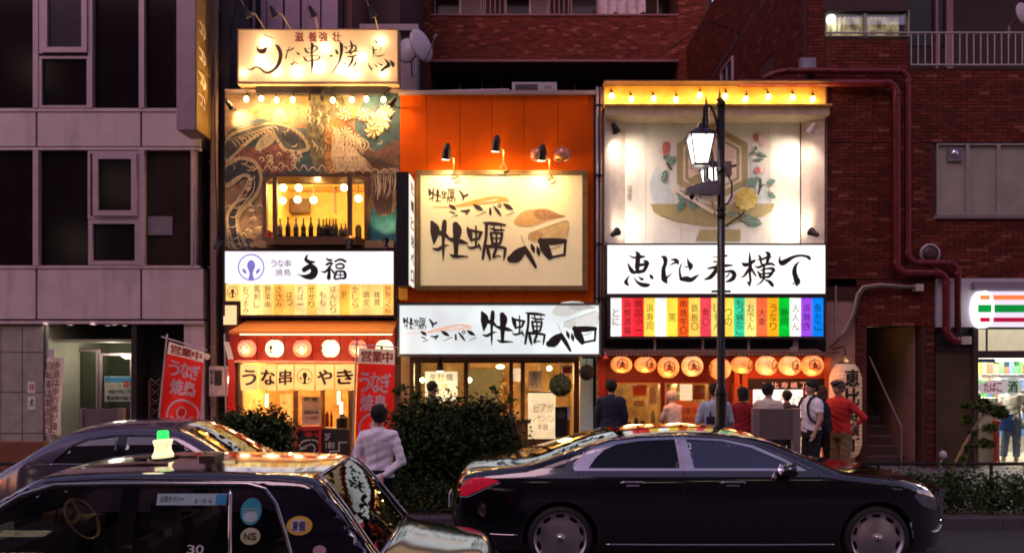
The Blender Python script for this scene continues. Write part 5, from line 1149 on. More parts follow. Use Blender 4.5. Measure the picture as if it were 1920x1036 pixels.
for i in range(120):
    p = W(948+rr.gauss(0,7), 745+rr.gauss(0,16), 15.4+rr.gauss(0,.05)); e = Vector((rr.gauss(0,1),rr.gauss(0,1),rr.gauss(0,1)))*.03; f_ = Vector((rr.gauss(0,1),rr.gauss(0,1),rr.gauss(0,1)))*.03; b.quad(p-e, p+f_, p+e, p-f_)
b.build('flowers', mat('flower_yellow', (.7,.42,.06), .7, var=.4, scale=20), t); MB().lathe([(0,.6),(.08,.6),(.11,.8),(.05,1.0),(.06,1.05)],(X(945,15.4),15.4,0),14).build('vase_body', mat('vase_dark', (.1,.05,.03), .3), t, smooth=True)

# downpipes between the shops
for i, (u, m_) in enumerate(((1119,'pipe_grey'),(1126,'pipe_grey2'))):
    t = thing('rain_pipe', ('slim grey rain pipe touching the orange wall','slim brown rain pipe touching the plaster of the alley shop')[i], 'pipe', (X(u),14.9,.1), 'rain pipes between the two shops')
    MB().cyl((X(u),14.93,.1),(X(u),14.93,Z(166)),.028,n=10).build('pipe', mat(m_, [(.30,.24,.27),(.16,.09,.07)][i], .4, metal=.2), t, smooth=True)
    b = MB()
    for v in (200,330,458,560): b.box(X(u)-.05,X(u)+.05,14.88,14.99,Z(v)-.015,Z(v)+.015)
    b.build('clip', blk, t)
b = MB(); b.tube([W(1128,448,14.8),W(1138,455,14.8),W(1130,470,14.8),W(1118,462,14.85)],.012,6); t = b.build('loose_cable', blk); tag(t, 'loop of black cable at the corner of the white alley sign', 'cable')

# ================================================================ SHOP 3: food alley
S3 = thing('food_alley_building', 'food alley building with a white painted wall upstairs and a red entrance', 'building', (X(1340),F,0))
pl = mat('white_plaster', (.62,.50,.44), .7, var=.16, scale=3, dirt=.35, bump=.05)
gold = mat('fascia_gold', (.85,.50,.10), .5, var=.15)
b = MB(); b.box(X(1131),X(1549),F-.04,F+.3,Z(206),Z(163)); b.build('top_fascia', gold, S3)
b = MB(); b.box(X(1129),X(1551),F-.32,F+.3,Z(163),Z(161)); b.build('fascia_cap', mat('cap_dark', (.08,.04,.03), .5), S3)
b = MB(); b.box(X(1131),X(1549),F-.30,F-.04,Z(206),Z(206)+.02); b.build('fascia_lip', gold, S3)
b = MB(); b.box(X(1133),X(1547),F-.22,F+.3,Z(222),Z(206)); b.build('ledge', mat('ledge_cream', (.60,.47,.30), .6, dirt=.3), S3)
wallm = mat('board_white', (.70,.65,.58), .65, var=.08, scale=2, dirt=.3, stretch=(1,1,.6))
YM = F+.30
us = [1170,1211,1277,1340,1442,1500,1506]
for i in range(5): MB().box(X(us[i],YM)+.003,X(us[i+1],YM)-.003,YM,YM+.05,Z(460,YM),Z(215,YM)).build('wall_board', wallm, S3)
MB().box(X(1131),X(1549),YM+.05,YM+.2,Z(560),Z(165)).build('backing_wall', dark, S3)
for s, (ua, ub) in (('l',(1133,1172)),('r',(1546,1502))):
    b = MB(); a0, a1 = X(ua,F-.05), X(ub,YM); z0_, z1_ = Z(458), Z(218)
    b.add([(a0,F-.05,z0_),(a1,YM,z0_),(a1,YM,z1_),(a0,F-.05,z1_),(a0,F-.0,z0_),(a0,F-.0,z1_)],[(0,1,2,3)]); b.build('splayed_side', pl, S3)
b = MB(); b.box(X(1130),X(1133),F-.05,F+4.4,.1,Z(165)); b.box(X(1546),X(1549),F-.05,F+4.4,Z(560),Z(165)); b.box(X(1130),X(1549),F+.3,F+4.5,Z(163),Z(160)); b.build('shell', mat('shell_brown', (.16,.09,.07), .7), S3)
bulb_things([1147,1184,1226,1268,1312,1360,1398,1441,1486,1524],[180,186,185,187,179,181,186,182,183,186], F-.16, 'bulbs on the yellow fascia', lambda i: 'bare glowing bulb on the yellow fascia of the food alley, '+ORD[i]+' from the orange wall', 3.4)
# wall painting
YA = YM-.004
tan = mat('paint_tan', (.36,.29,.13), .6, var=.12); 
def q(x, y): return 1110+x*.3089, 140+y*.3089
LAY2 = [0]
def art3(pts, m, k=0, name='painting'):
    LAY2[0] += 1; P = [q(*p) for p in pts]
    if k: P = cr([P[-1]]+P+[P[0],P[1]],k)[k:-k-1]
    MB().poly([(X(a,YM),Z(b_,YM)) for a,b_ in P], YA-.0008*LAY2[0]).build(name, m, S3)
def hexa(r, cx=730, cy=540): return [(cx+r*cos(radians(a)), cy+r*.98*sin(radians(a))) for a in (-90,-30,30,90,150,210)]
sky_ = mat('paint_sky', (.50,.54,.55), .6, var=.12)
art3([(365,610),(350,680),(385,785),(500,785),(470,680),(430,600),(395,560)], sky_, 3)
art3([(960,470),(965,785),(1085,785),(1075,720),(1040,640),(1010,560)], sky_, 0)
art3(hexa(248), tan); art3(hexa(204), mat('paint_offwhite', (.74,.60,.48), .6)); art3(hexa(190), tan); art3(hexa(168), mat('paint_offwhite', (.74,.60,.48), .6)); art3(hexa(156), mat('paint_blush', (.72,.52,.40), .6))
art3([(575,640),(690,575),(700,610),(690,660),(600,665)], tan); art3([(575,530),(620,520),(700,560),(640,590)], mat('paint_offwhite', (.74,.60,.48), .6))
art3([(355,785),(1108,785),(1090,830),(1030,862),(900,895),(730,925),(560,900),(430,862),(375,835)], tan)
art3([(655,940),(900,940),(900,1010),(630,1010)], tan); art3([(1255,1005),(1300,940),(1400,935),(1400,1010)], mat('paint_grey', (.3,.22,.2), .6))
mb = MB(); strokes(mb, [[(500,700,9),(760,850,9)],[(420,870,6),(520,905,6),(600,915,5)],[(640,785,7),(730,840,7)]], type('T',(),{'s':.3089*YM/FPX,'__call__':lambda s,a,b_:(X(q(a,b_)[0],YM),Z(q(a,b_)[1],YM))})(), lambda x,z,d:(x,YA-.03-d,z)); mb.build('line_pattern', mat('paint_offwhite', (.74,.60,.48), .6), S3)
rose = mat('paint_rose', (.48,.13,.11), .6, var=.2); pink = mat('paint_pink', (.68,.50,.46), .6, var=.15); grn = mat('paint_leaf', (.13,.22,.18), .6, var=.4, scale=20); ylw = mat('paint_yellow', (.66,.52,.16), .6, var=.15, scale=20)
art3([(430,420),(445,408),(468,412),(470,450),(455,485),(435,488),(425,460)], rose, 3); art3([(405,455),(425,440),(430,480),(415,490)], pink, 3)
art3([(980,365),(1000,355),(1012,375),(1005,405),(985,402),(978,385)], rose, 3); art3([(1012,370),(1050,370),(1070,400),(1055,438),(1025,430),(1010,405)], pink, 3)
art3([(985,575),(1000,560),(1020,568),(1020,592),(1000,602),(985,592)], rose, 3); art3([(1020,572),(1045,568),(1052,590),(1030,600)], pink, 3)
def leaf(x, y, l, a, w=.34):
    c, s = cos(radians(a)), sin(radians(a)); P = [(0,0),(.25,w*.8),(.55,w),(.85,w*.45),(1,0),(.85,-w*.45),(.55,-w),(.25,-w*.8)]
    art3([(x+(p*c-r_*s)*l, y+(p*s+r_*c)*l) for p, r_ in P], grn, 2)
for L_ in ((440,520,38,-80),(470,545,60,-55),(465,560,70,-80,.25),(450,580,50,110),(440,600,60,95,.3),(425,655,46,-60),(560,730,60,200),(520,740,60,15,.5),(555,760,80,115,.3),(590,760,70,60,.3),(610,770,40,10,.6),
           (990,435,30,80),(985,460,40,120,.25),(1000,470,50,30,.2),(1040,510,60,170,.2),(1060,505,50,215,.2),(1010,620,30,100),(1000,655,75,185),(1010,650,40,230),(1055,660,60,-15,.3),(1060,720,60,30,.3),(820,845,50,0),(905,880,70,-10,.4),(940,890,90,10,.35),(1010,890,30,200)): leaf(*L_)
n = 22; art3([(930+75*(1 if i%2 else .86)*cos(2*pi*i/n), 755+72*(1 if i%2 else .86)*sin(2*pi*i/n)) for i in range(n)], ylw)
TT = type('T',(),{'s':.3089*YM/FPX,'__call__':lambda s,a,b_:(X(q(a,b_)[0],YM),Z(q(a,b_)[1],YM))})()
fB = lambda x,z,d:(x,YA-.055-d,z)
mb = MB(); strokes(mb, [[(810,920,9),(850,890,7),(900,855,6),(920,830,4)],[(895,865,5),(880,840,4)],[(1015,640,7),(1015,680,9),(1005,725,5)],[(1015,690,5),(1035,670,4)],[(450,540,5),(470,570,6),(485,585,3)],[(740,840,4),(740,850,5)]], TT, fB); mb.build('twig_pattern', mat('twig_dark', (.04,.025,.02), .6), S3)
mb = MB(); rr = random.Random(2)
for i in range(26):
    a = rr.random()*6.28; r0 = 15+rr.random()*20; strokes(mb, [[(930+r0*cos(a),755+r0*sin(a),1.5),(930+(r0+25)*cos(a+.15),755+(r0+25)*sin(a+.15),2.2),(930+(r0+34)*cos(a+.4),755+(r0+34)*sin(a+.4),1)]], TT, fB)
mb.build('painted_petal_line', mat('petal_line', (.5,.34,.04), .6), S3)
mb = MB()
for a, b_ in (((470,545),(500,495)),((440,600),(425,650)),((520,745),(570,755)),((940,890),(1020,900)),((905,880),(960,868)),((1040,510),(990,518))): strokes(mb, [[(*a,1.5),(*b_,1.2)]], TT, fB)
mb.build('leaf_vein', mat('vein', (.5,.55,.5), .6), S3)
mb = MB(); text_v('福寿', 1176,1185,346,378,YM,fn=flat(YA-.004),mb=mb,bold=0); mb.build('small_lettering', mat('ink_wash', (.35,.27,.22), .7), S3)
WC = (1,.85,.66)
for i, (u, v, a, e) in enumerate(((1153,240,(1200,330),85),(1523,240,(1478,330),85),(1153,437,(1205,400),55),(1526,437,(1478,400),75))):
    lb = ('upper spotlight on the plaster by the orange shop','upper white spotlight on the plaster by the brick wall','lower spotlight on the plaster by the orange shop','lower spotlight on the plaster by the brick wall')[i]
    Y = 14.72; p = W(u, v, Y); t = thing('corner_spotlight', lb, 'spotlight', p, 'spotlights on the painted wall'); aim = Vector((X(a[0]),YM,Z(a[1]))); d = (aim-p).normalized()
    b = MB(); b.tube([p-d*.1,p,p+d*.09],[.04,.06,.085],12); b.build('lamp_head', blk if i != 1 else mat('lamp_white', (.7,.6,.5), .4), t)
    MB().cyl(p+d*.082,p+d*.092,.07,n=12).build('lens', glow('spot_lens2', (1,.86,.66), 14, 0), t)
    MB().tube([p-d*.02,(p.x,14.95,p.z)],.015,6).build('bracket', blk, t)
    spot('spot_beam', p+d*.11, aim, e*.82, WC, 140, .08, 1.0, t)
# white sign, three panels
Y3 = 14.62
T6 = thing('food_alley_sign', 'bright white lit sign with five large brushed characters above the colourful slats', 'sign', W(1343,550,Y3))
gw = glow('sign_white', (1,.99,.93), 1.15, .07)
for u0,u1 in ((1139,1276.4),(1277.2,1412.6),(1413.4,1548)): MB().pb(u0,u1,459,550,Y3,.26).build('panel', gw, T6)
b = MB(); b.pb(1136,1551,456,459,Y3-.02,.3); b.pb(1136,1551,550,556,Y3-.02,.3); b.pb(1136,1139,459,550,Y3-.02,.3); b.pb(1548,1551,459,550,Y3-.02,.3); b.build('frame', mat('frame_dark', (.05,.03,.025), .4), T6)
A = Tr(1160,460,190/1920,Y3); B_ = Tr(1340,460,190/1920,Y3)
K1 = [[(195,185,5),(260,222,15),(320,230,20),(400,215,30),(495,212,12)],[(322,115,10),(368,180,40),(360,300,40),(352,400,42),(350,490,24)],[(172,340,8),(210,420,27),(255,490,36),(300,525,18)],[(478,290,14),(530,320,36),(572,345,12)],[(552,352,22),(505,430,32),(470,490,26)],[(390,372,26),(470,362,27),(535,350,18)],[(250,505,16),(380,500,32),(475,480,26)],
 [(198,570,5),(152,650,22),(138,700,34),(182,748,16)],[(285,590,3),(340,680,18),(430,738,34),(520,752,36),(572,745,22)],[(372,588,5),(438,638,24),(465,625,12)],[(595,560,14),(625,600,30),(650,635,9)],
 [(815,212,12),(872,240,38),(884,330,32),(850,440,34),(852,560,42),(868,640,50),(908,705,18)],[(900,625,18),(960,565,11),(1022,530,3)],[(985,272,6),(1065,270,26),(1108,310,34),(1125,352,12)],[(962,376,4),(1030,342,14),(1080,320,18)],
 [(1195,338,8),(1160,430,15),(1160,540,20),(1182,642,24)],[(1182,638,30),(1280,635,48),(1370,648,38),(1450,600,25),(1530,543,3)],[(1300,238,4),(1322,320,24),(1360,390,44),(1345,462,14)],[(1238,405,5),(1300,402,14)]]
K2 = [[(-40,212,6),(60,216,10),(200,195,18),(255,193,4)],[(-20,312,14),(60,300,13),(150,290,12)],[(-130,435,14),(0,412,26),(100,395,22),(230,380,24),(332,375,13)],[(62,180,14),(60,330,20),(20,470,36),(-80,598,36),(-190,640,12)],[(120,505,14),(250,490,22),(335,500,36),(372,560,38),(325,640,36),(215,690,12)],[(270,540,14),(215,600,12)],[(40,580,10),(90,625,16)],
 [(660,138,8),(665,250,23),(672,400,32),(665,540,22),(676,660,22),(655,755,18)],[(605,678,4),(655,722,28)],[(512,325,6),(570,365,36),(660,350,26),(745,292,27),(770,278,8)],[(660,430,26),(600,520,24),(550,582,16),(490,600,4)],[(700,440,20),(742,520,20),(782,580,13)],
 [(820,190,8),(858,220,22),(880,330,19),(922,390,16)],[(815,265,9),(900,260,19),(1000,220,19),(1078,215,8)],[(972,130,16),(1022,170,36),(1002,280,28),(982,350,22)],[(762,395,7),(830,415,22),(930,372,19),(1060,345,24),(1132,378,13)],[(812,480,8),(845,540,24),(872,600,24)],[(880,470,14),(980,440,16),(1100,440,26),(1142,480,10)],[(1112,470,26),(1062,550,26),(1020,592,22)],[(850,542,15),(1050,522,17)],[(932,360,22),(930,480,22),(926,630,24)],[(870,602,19),(1012,597,21)],[(912,650,18),(860,710,14),(775,752,4)],[(958,650,12),(1040,690,30),(1088,748,32),(1106,778,12)],
 [(1243,188,5),(1226,275,20),(1272,330,48),(1360,292,42),(1480,222,27),(1620,190,20),(1740,208,24),(1788,238,30),(1803,278,9)],[(1606,293,4),(1530,390,28),(1508,500,42),(1536,610,46),(1562,690,56),(1545,762,14)],[(1428,718,2),(1500,722,14)]]
mb = MB(); strokes(mb, K1, A, flat(Y3-.005), 1.14); strokes(mb, K2, B_, flat(Y3-.005), 1.1); mb.build('brush_lettering', mat('ink_olive', (.025,.024,.016), .6), T6)
# colourful slats
T7 = thing('colour_slat_sign', 'row of rainbow coloured lit slats with dark lettering over the alley entrance', 'sign', W(1343,632,Y3))
sc = [(1,.98,.94),(.85,.035,.05),(.74,.02,.03),(1,.70,.08),(1,1,.98),(1,.74,.06),(.85,.11,.01),(1,.64,.10),(.86,.06,.09),(1,.74,.15),(1,.72,.08),(.04,.62,.30),(1,.78,.2),(.92,.15,.05),(.98,.42,.01),(0,.50,.03),(1,.95,.88),(.32,.07,.72),(0,.21,.80)]
tt = ['とに','浜焼酒場','韓国小一','浜寿司','','笑','串焼牛〇','鉄板〇','魚〇','しもん','つの','もつ鍋たこ','おでん','大衆','うなり','静岡','人人ん','浜焼き','魚かこ']
w_ = 400.0/19
for i in range(19):
    u0 = 1145+w_*i; o = MB().box(X(u0+.5,Y3),X(u0+w_-.5,Y3),Y3+.02,Y3+.1,Z(630,Y3),Z(558,Y3)).build('slat', glow('alley_slat_%d' % i, sc[i], 1.12, .16, 2.4), T7)
    n = len(tt[i])
    if n:
        dk = mat('slat_ink_%d' % i, tuple(c_*.16 if k != 3 else c_ for k, c_ in enumerate((sc[i][0],sc[i][1],sc[i][2]))), .5, var=0, emit=sc[i], es=.24)
        hh = min(17, 66/n); a = 594-hh*n/2; text_v(tt[i], u0+4, u0+w_-4, a, a+hh*n, Y3, m=dk, parent=T7, bold=.015, fn=flat(Y3+.016))
b = MB(); b.pb(1139,1549,556,558,Y3-.0,.2); b.pb(1139,1549,630,635,Y3-.0,.2); b.pb(1139,1145,558,630,Y3,.2); b.pb(1545,1549,558,630,Y3,.2); b.pb(1145,1545,558,630,Y3+.1,.1); b.build('frame', mat('frame_dark', (.05,.03,.025), .4), T7)
for i,u in enumerate((1226,1316,1402,1488)):
    MB().pb(u,u+(4 if i < 3 else 9),635,658 if i<3 else 652,Y3+.1,.06).build('bracket', frm, T7)
MB().box(X(1133),X(1549),F-.0,F+.2,Z(668),Z(550)).build('dark_gap_fill', dark, S3)  # dark of the gap under the slats, put in as a near-black box
# tiled eave
ev = mat('eave_tile', (.26,.15,.12), .5, var=.3, scale=12)
EV = thing('tiled_eave', 'narrow eave of small round tiles above the paper lanterns', 'eave', (X(1343),14.6,Z(668)))
MB().box(X(1133),X(1549),14.4,F,Z(659)-.03,Z(659)-.005).build('board', mat('eave_board', (.15,.05,.03), .6), EV)
pr_ = MB(); pr_.tube([(0,0,0),(0,.5,.10)],.03,8); p0 = pr_.build('tile', ev, EV); p0.location = Vector((X(1136,14.4),14.38,Z(664,14.4)))-ORG[EV.name]; off = ORG[EV.name]
p0.data.transform(Matrix.Translation(off))
for i in range(1, 62):
    c = p0.copy(); COL.objects.link(c); c.parent = EV; c.location = p0.location+Vector((i*.0668,0,0))
t = thing('red_finial', 'small bright red cone ornament at the end of the tiled eave', 'ornament', W(1136,672,14.4)); MB().lathe([(0,.14),(.02,.08),(.06,0),(0,0)],W(1136,672,14.4),10).build('cone', mat('red_bright', (.8,.05,.02), .5), t)
# red shop front
rd = mat('alley_red', (.45,.014,.010), .45, var=.15, scale=4)
rd2 = mat('alley_red_dark', (.22,.008,.006), .5, var=.2)
b = MB(); b.box(X(1133),X(1549),F-.05,F+.1,Z(718),Z(668)); b.box(X(1133),X(1152),F-.05,F+.1,.1,Z(718)); b.box(X(1238),X(1246),F-.05,F+.1,.1,Z(718)); b.box(X(1328),X(1372),F-.05,F+.1,.1,Z(718)); b.box(X(1152),X(1328),F-.05,F+.1,.1,Z(800)); b.build('red_wall', rd2, S3)
MB().box(X(1400),X(1549),F-.09,F-.05,Z(712),Z(668)).build('red_board', mat('alley_red_bright', (.75,.06,.015), .45, var=.1), S3)
for k,(u0,u1) in enumerate(((1373,1383),(1388,1398))): MB().box(X(u0),X(u1),F-.14,F-.06,.12,Z(672)).build('post', mat('post_orange', (.75,.13,.03), .45), S3)
MB().box(X(1540),X(1552),F-.14,F+.05,.12,Z(668)).build('post', mat('post_orange', (.75,.13,.03), .45), S3)
for k,(u0,u1) in enumerate(((1152,1238),(1246,1328))): win(S3,u0,u1,717,801,F-.04,2.4,fm=mat('window_brass', (.55,.36,.14), .4),gm=cg)
b = MB(); b.box(X(1135),X(1545),F+3.2,F+3.3,.1,Z(690)); b.box(X(1372)-.03,X(1372),F+.1,F+3.2,.1,Z(690)); b.box(X(1135),X(1549),F+.1,F+3.2,Z(700),Z(700)+.1); b.build('interior_wall', mat('alley_wall_in', (.52,.32,.12), .7, var=.45, scale=3), S3)
MB().box(X(1135),X(1549),F+.1,F+3.2,.1,.14).build('interior_floor', mat('inner_floor', (.12,.07,.04), .5), S3)
point('alley_lamp', (X(1195),F+1.0,Z(715)), 60, (1,.72,.32), .2); point('alley_lamp', (X(1290),F+1.0,Z(715)), 70, (1,.72,.32), .2); point('alley_lamp', (X(1460),F+1.0,Z(735)), 20, (1,.8,.5), .2)
for (lb,u0,u1,v0,v1,Y,m_) in (('orange poster pasted inside the first red shop window',1187,1212,722,742,15.4,'poster_or'),('yellow card inside the first red shop window',1187,1207,750,762,15.3,'poster_ye'),('pale green card inside the red shop window',1216,1230,725,757,15.5,'poster_gr'),('white lit shelf panel in the second red shop window',1275,1298,718,750,15.6,'poster_wh'),('brown picture in the second red shop window',1300,1322,722,748,15.5,'poster_br')):
    poster(lb,u0,u1,v0,v1,Y,{'poster_or':mat('poster_or',(.75,.16,.04),.6,var=.4,scale=20),'poster_ye':mat('poster_ye',(.8,.6,.2),.6),'poster_gr':mat('poster_gr',(.5,.45,.22),.6,var=.3,scale=20),'poster_wh':glow('poster_wh',(1,.85,.55),1.0,.1),'poster_br':mat('poster_br',(.3,.14,.05),.6,var=.6,scale=16)}[m_])
t = thing('orange_placard', 'orange placard with dark writing leaning before the second red window', 'placard', W(1294,802,14.6))
a = [W(1263,748,14.6),W(1330,757,14.6),W(1326,806,14.6),W(1259,804,14.6)]
MB().add([tuple(p) for p in a]+[(p.x,p.y+.02,p.z) for p in a],[(0,3,2,1),(4,5,6,7),(0,1,5,4),(1,2,6,5),(2,3,7,6),(3,0,4,7)]).build('board', mat('placard_orange', (.78,.20,.03), .6, var=.1), t)
text_h('満席大型',1270,1322,763,775,14.595,m=mat('placard_ink', (.40,.05,.01), .6),parent=t,rot=-.1,bold=.01); text_h('ないからすぐ',1267,1318,780,792,14.595,m=mat('placard_ink', (.40,.05,.01), .6),parent=t,rot=-.1,bold=.01)
b = MB(); b.pb(1290,1294,805,877,14.62,.03); b.build('leg', wdk, t)
for k,(u,v,h_) in enumerate(((1168,782,14),(1180,790,10),(1193,778,18),(1224,772,30),(1205,785,12))):
    t = thing('counter_jar', 'small jar among the things on the counter in the first red window, '+ORD[k]+' of five', 'jar', (X(u,15.2),15.2,Z(800,15.2)), 'jars on the alley counter', local=True)
    r_ = .045; hh = h_*.011; MB().lathe([(0,0),(r_,0),(r_,hh*.7),(r_*.6,hh),(0,hh)],n=12).build('jar_body', mat('jar_c%d' % (k%3), [(.6,.5,.4),(.2,.08,.04),(.12,.1,.08)][k%3], .3), t)
MB().box(X(1152),X(1328),F+.12,F+.4,Z(803),Z(800)).build('inner_counter', wdk, S3)
# paper lanterns of the alley: hexagon mark
def mk_hex(mb, R, fn):
    P = [(R*.52*cos(radians(a)), R*.56*sin(radians(a))) for a in (90,30,-30,-90,-150,150)]
    for i in range(6): brush(mb, [(*P[i],R*.045),(*P[(i+1)%6],R*.045)], fn)
    brush(mb, [(0,.35*R,.05*R),(-.02*R,0,.09*R),(-.2*R,-.2*R,.05*R)], fn); brush(mb, [(-.22*R,.1*R,.04*R),(.1*R,.12*R,.07*R)], fn); brush(mb, [(-.28*R,-.3*R,.05*R),(.05*R,-.22*R,.11*R),(.25*R,-.3*R,.05*R)], fn); brush(mb, [(.05*R,-.05*R,.05*R),(.25*R,-.02*R,.06*R)], fn)
la = [mat_ for mat_ in (glow('lantern_amber', (1,.26,.045), 1.0, .3, 7, base=(.8,.4,.15)), glow('lantern_pale', (1,.38,.09), 1.1, .3, 7, base=(.8,.5,.25)))]
us = [1165,1210,1253,1298,1350,1391,1437,1481,1523]; vs_ = [683,683,688,686,691,684,685,685,685]; sz = [.82,.78,1.05,1,1.05,.85,.95,.95,1.02]; of = [.0,.35,0,0,-1.4,.75,.6,.35,0]; kk = [0,0,0,1,0,0,1,1,0]
mh = mat('hex_ink', (.28,.06,.02), .6)
for i in range(9):
    paper_lantern('amber lantern with a hexagon mark under the tiled eave, '+ORD[i]+' from the oyster bar', us[i], vs_[i], 20.5, 14.45, la[kk[i]], 'hexagon lanterns under the tiled eave', mk_hex, sz[i], of[i], mh, 1.0)
    if i != 4: point('lantern_glow', W(us[i],702,14.25), 4.0, (1,.36,.12), .08)
# lintel sign, lit board, door
t = thing('lintel_sign', 'black lintel board with small pale alley name over the lit board', 'sign', W(1475,728,14.86)); MB().pb(1402,1546,709,729,14.86,.08).build('board', mat('black_board', (.02,.008,.008), .5), t)
for i,ch in enumerate('恵比寿横丁'): text_h(ch, 1429+i*17.5, 1443+i*17.5, 716, 727, 14.85, m=mat('pink_letter', (.8,.5,.45), .5, emit=(1,.5,.45), es=.35), parent=t, bold=.02)
t = thing('lit_menu_board', 'bright white backlit board under the black lintel of the food alley', 'lit board', W(1458,880,14.9))
MB().pb(1412,1506,730,802,14.9,.06).build('panel', glow('board_glow', (1,.93,.78), 1.35, .15, 3), t)
for i,(u,v,c_) in enumerate(((1418,740,'print_orange'),(1440,742,'ink_soft'),(1462,738,'ink_soft'),(1484,745,'ink_soft'),(1495,742,'print_orange'),(1430,760,'ink_soft'),(1470,765,'print_orange'),(1490,775,'ink_soft'))): text_v('酒肴', u, u+7, v, v+14, 14.895, m=MC[c_], parent=t, bold=0)
MB().pb(1408,1412,728,880,14.88,.1).build('frame', rd, t); MB().pb(1506,1510,728,880,14.88,.1).build('frame', rd, t); MB().pb(1412,1506,802,880,14.92,.04).build('lower_panel', glow('board_glow2', (1,.80,.5), .6, .3, 2), t)
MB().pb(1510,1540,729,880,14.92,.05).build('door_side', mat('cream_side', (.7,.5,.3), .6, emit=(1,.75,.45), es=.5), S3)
t = thing('floral_strip', 'narrow flowered strip running down beside the red alley front', 'trim', W(1128,700,14.8)); 
b = MB(); b.pb(1118,1124,672,800,14.85,.03); b.build('strip', mat('strip_mix', (.45,.22,.15), .6, var=.9, scale=30), t)
MB().pb(1124,1134,668,880,14.84,.05).build('red_post', rd, S3)
# big hanging paper lantern
t = thing('big_paper_lantern', 'tall cylindrical paper lantern with black alley name by the stairwell', 'lantern', W(1585,858,14.3), local=False)
c = W(1585,770,14.3); R = 29*14.3/FPX; zt_, zb_ = Z(690,14.3), Z(850,14.3)
pr = [(0,zb_-.05),(R*.6,zb_-.05)]; n = 44
for i in range(n+1):
    f_ = i/n; z = zb_+(zt_-zb_)*f_; e_ = min(1, .80+.2*min(1, min(f_,1-f_)*9)); pr.append((R*e_*(1 if i%2 else .975), z))
pr += [(R*.55,zt_+.08),(0,zt_+.10)]
MB().lathe(pr, (c.x,c.y,0), 24).build('shade', mat('lantern_paper', (.66,.44,.28), .7, var=.12, emit=(1,.55,.3), es=.10), t, smooth=False)
mb = MB()
def lf(x, z, d): an = (x-c.x)/R*1.0; return (c.x+sin(an)*(R+.008), c.y-cos(an)*(R+.008), z)
for i,(ch,v0,v1) in enumerate((('恵',692,722),('比',726,758),('寿',762,786),('横',790,814),('丁',818,842))): put_glyph(mb, ch, X(1573,14.3), X(1599,14.3), Z(v1,14.3), Z(v0,14.3), lf, .05)
mb.build('lettering', ink, t)
b = MB(); b.lathe([(0,zt_+.18),(.03,zt_+.17),(.12,zt_+.11),(.15,zt_+.09),(.0,zt_+.09)],(c.x,c.y,0),14); b.tube([(c.x,c.y,zt_+.17),(c.x,c.y,zt_+.33)],.012,6); b.build('cap', blk, t)
b = MB(); b.tube([(c.x,c.y,zt_+.33),(c.x-.03,c.y,zt_+.40),(c.x,14.9,zt_+.36)],.012,6); b.build('hook', blk, t)
spot('lantern_wash', (X(1556),14.2,Z(668)), (X(1560),14.9,Z(740)), 14, (1,.5,.18), 100, .05)
# ================================================================ convenience store at the right
S4 = thing('convenience_store', 'convenience store front with a striped lit sign under the brick block', 'shop', (X(1860),F,0))
fas = mat('store_fascia', (.50,.44,.50), .45, var=.05)
MB().box(X(1755),X(2250),F-.05,F+.3,Z(613),Z(522)).build('fascia', fas, S4)
T8 = thing('striped_store_sign', 'white lit store sign with orange, green and red stripes', 'sign', W(1880,612,14.8))
gwv = glow('sign_lilac_white', (.90,.82,1.0), .88, .03)
P = [(1855,545)]+[(1855-22*sin(radians(a)), 580-35*cos(radians(a))) for a in range(8,180,12)]+[(1855,614)]
MB().pb(1852,2250,546,612,14.72,.2).build('face_panel', gwv, T8)
PO = [(1847.5+16.5*cos(radians(a)), 579.5+35*sin(radians(a))) for a in range(90,451,12)][:-1]
pts = [(X(a,14.70),Z(b_,14.70)) for a,b_ in PO][::-1]
mb = MB(); mb.poly(pts, 14.69); 
n = len(pts); base = len(mb.v)
for p in pts: mb.v.append((p[0],14.69,p[1])); mb.v.append((p[0],14.92,p[1]))
for i in range(n): j=(i+1)%n; mb.f.append((base+2*i,base+2*j,base+2*j+1,base+2*i+1))
mb.build('rounded_end', glow('sign_pure_white', (1,1,1), 1.3, 0), T8)
for (v0,v1,c_,nm) in ((553,561.5,(.90,.22,.05),'orange'),(571,585,(.0,.24,.035),'green'),(595,603,(.42,.0,.03),'red')):
    MB().pb(1863,2250,v0,v1,14.712,.006).build(nm+'_stripe', glow('stripe_'+nm, c_, .95, 0), T8)
    w0 = 17 if nm != 'green' else 21; c2 = tuple(min(1,x*1.25+.0) for x in c_)
    MB().pb(1855-w0,1856+(nm == 'green')*3,v0,v1,14.684,.004).build(nm+'_stripe', glow('stripe2_'+nm, c2, 1.05, 0), T8)
MB().pb(1828,2250,528,544,14.8,.12).build('sign_bracket', mat('bracket_lilac', (.3,.25,.3), .4, metal=.4), T8)
b = MB(); b.box(X(1755),X(2250),F+.05,F+.2,Z(656),Z(613)); b.build('lintel', mat('lintel_black', (.015,.01,.01), .4), S4)
MB().box(X(1755),X(1826),F+.0,F+.1,.12,Z(655)).build('brown_panel', mat('panel_olive', (.075,.045,.022), .35, var=.3, scale=1.2), S4)
MB().box(X(1755),X(1826),F-.03,F+.1,Z(658),Z(650)).build('panel_rail', mat('lintel_black', (.015,.01,.01), .4), S4)
MB().box(X(1822),X(1831),F-.06,F+.1,.12,Z(613)).build('door_post', mat('post_brown', (.05,.03,.025), .4), S4)
MB().box(X(1831),X(2250),F-.05,F+.08,Z(671),Z(657)).build('transom_bar', mat('post_brown', (.05,.03,.025), .4), S4)
tr = glow('store_light', (1,.90,.62), 1.0, .08, 2)
MB().pb(1831,1848,617,657,F+.0,.03).build('transom_panel', mat('transom_cream', (.8,.72,.5), .5, emit=(1,.86,.55), es=.45), S4); MB().pb(1850,2250,617,657,F+.02,.03).build('transom_panel', mat('transom_cream', (.8,.72,.5), .5, emit=(1,.86,.55), es=.45), S4)
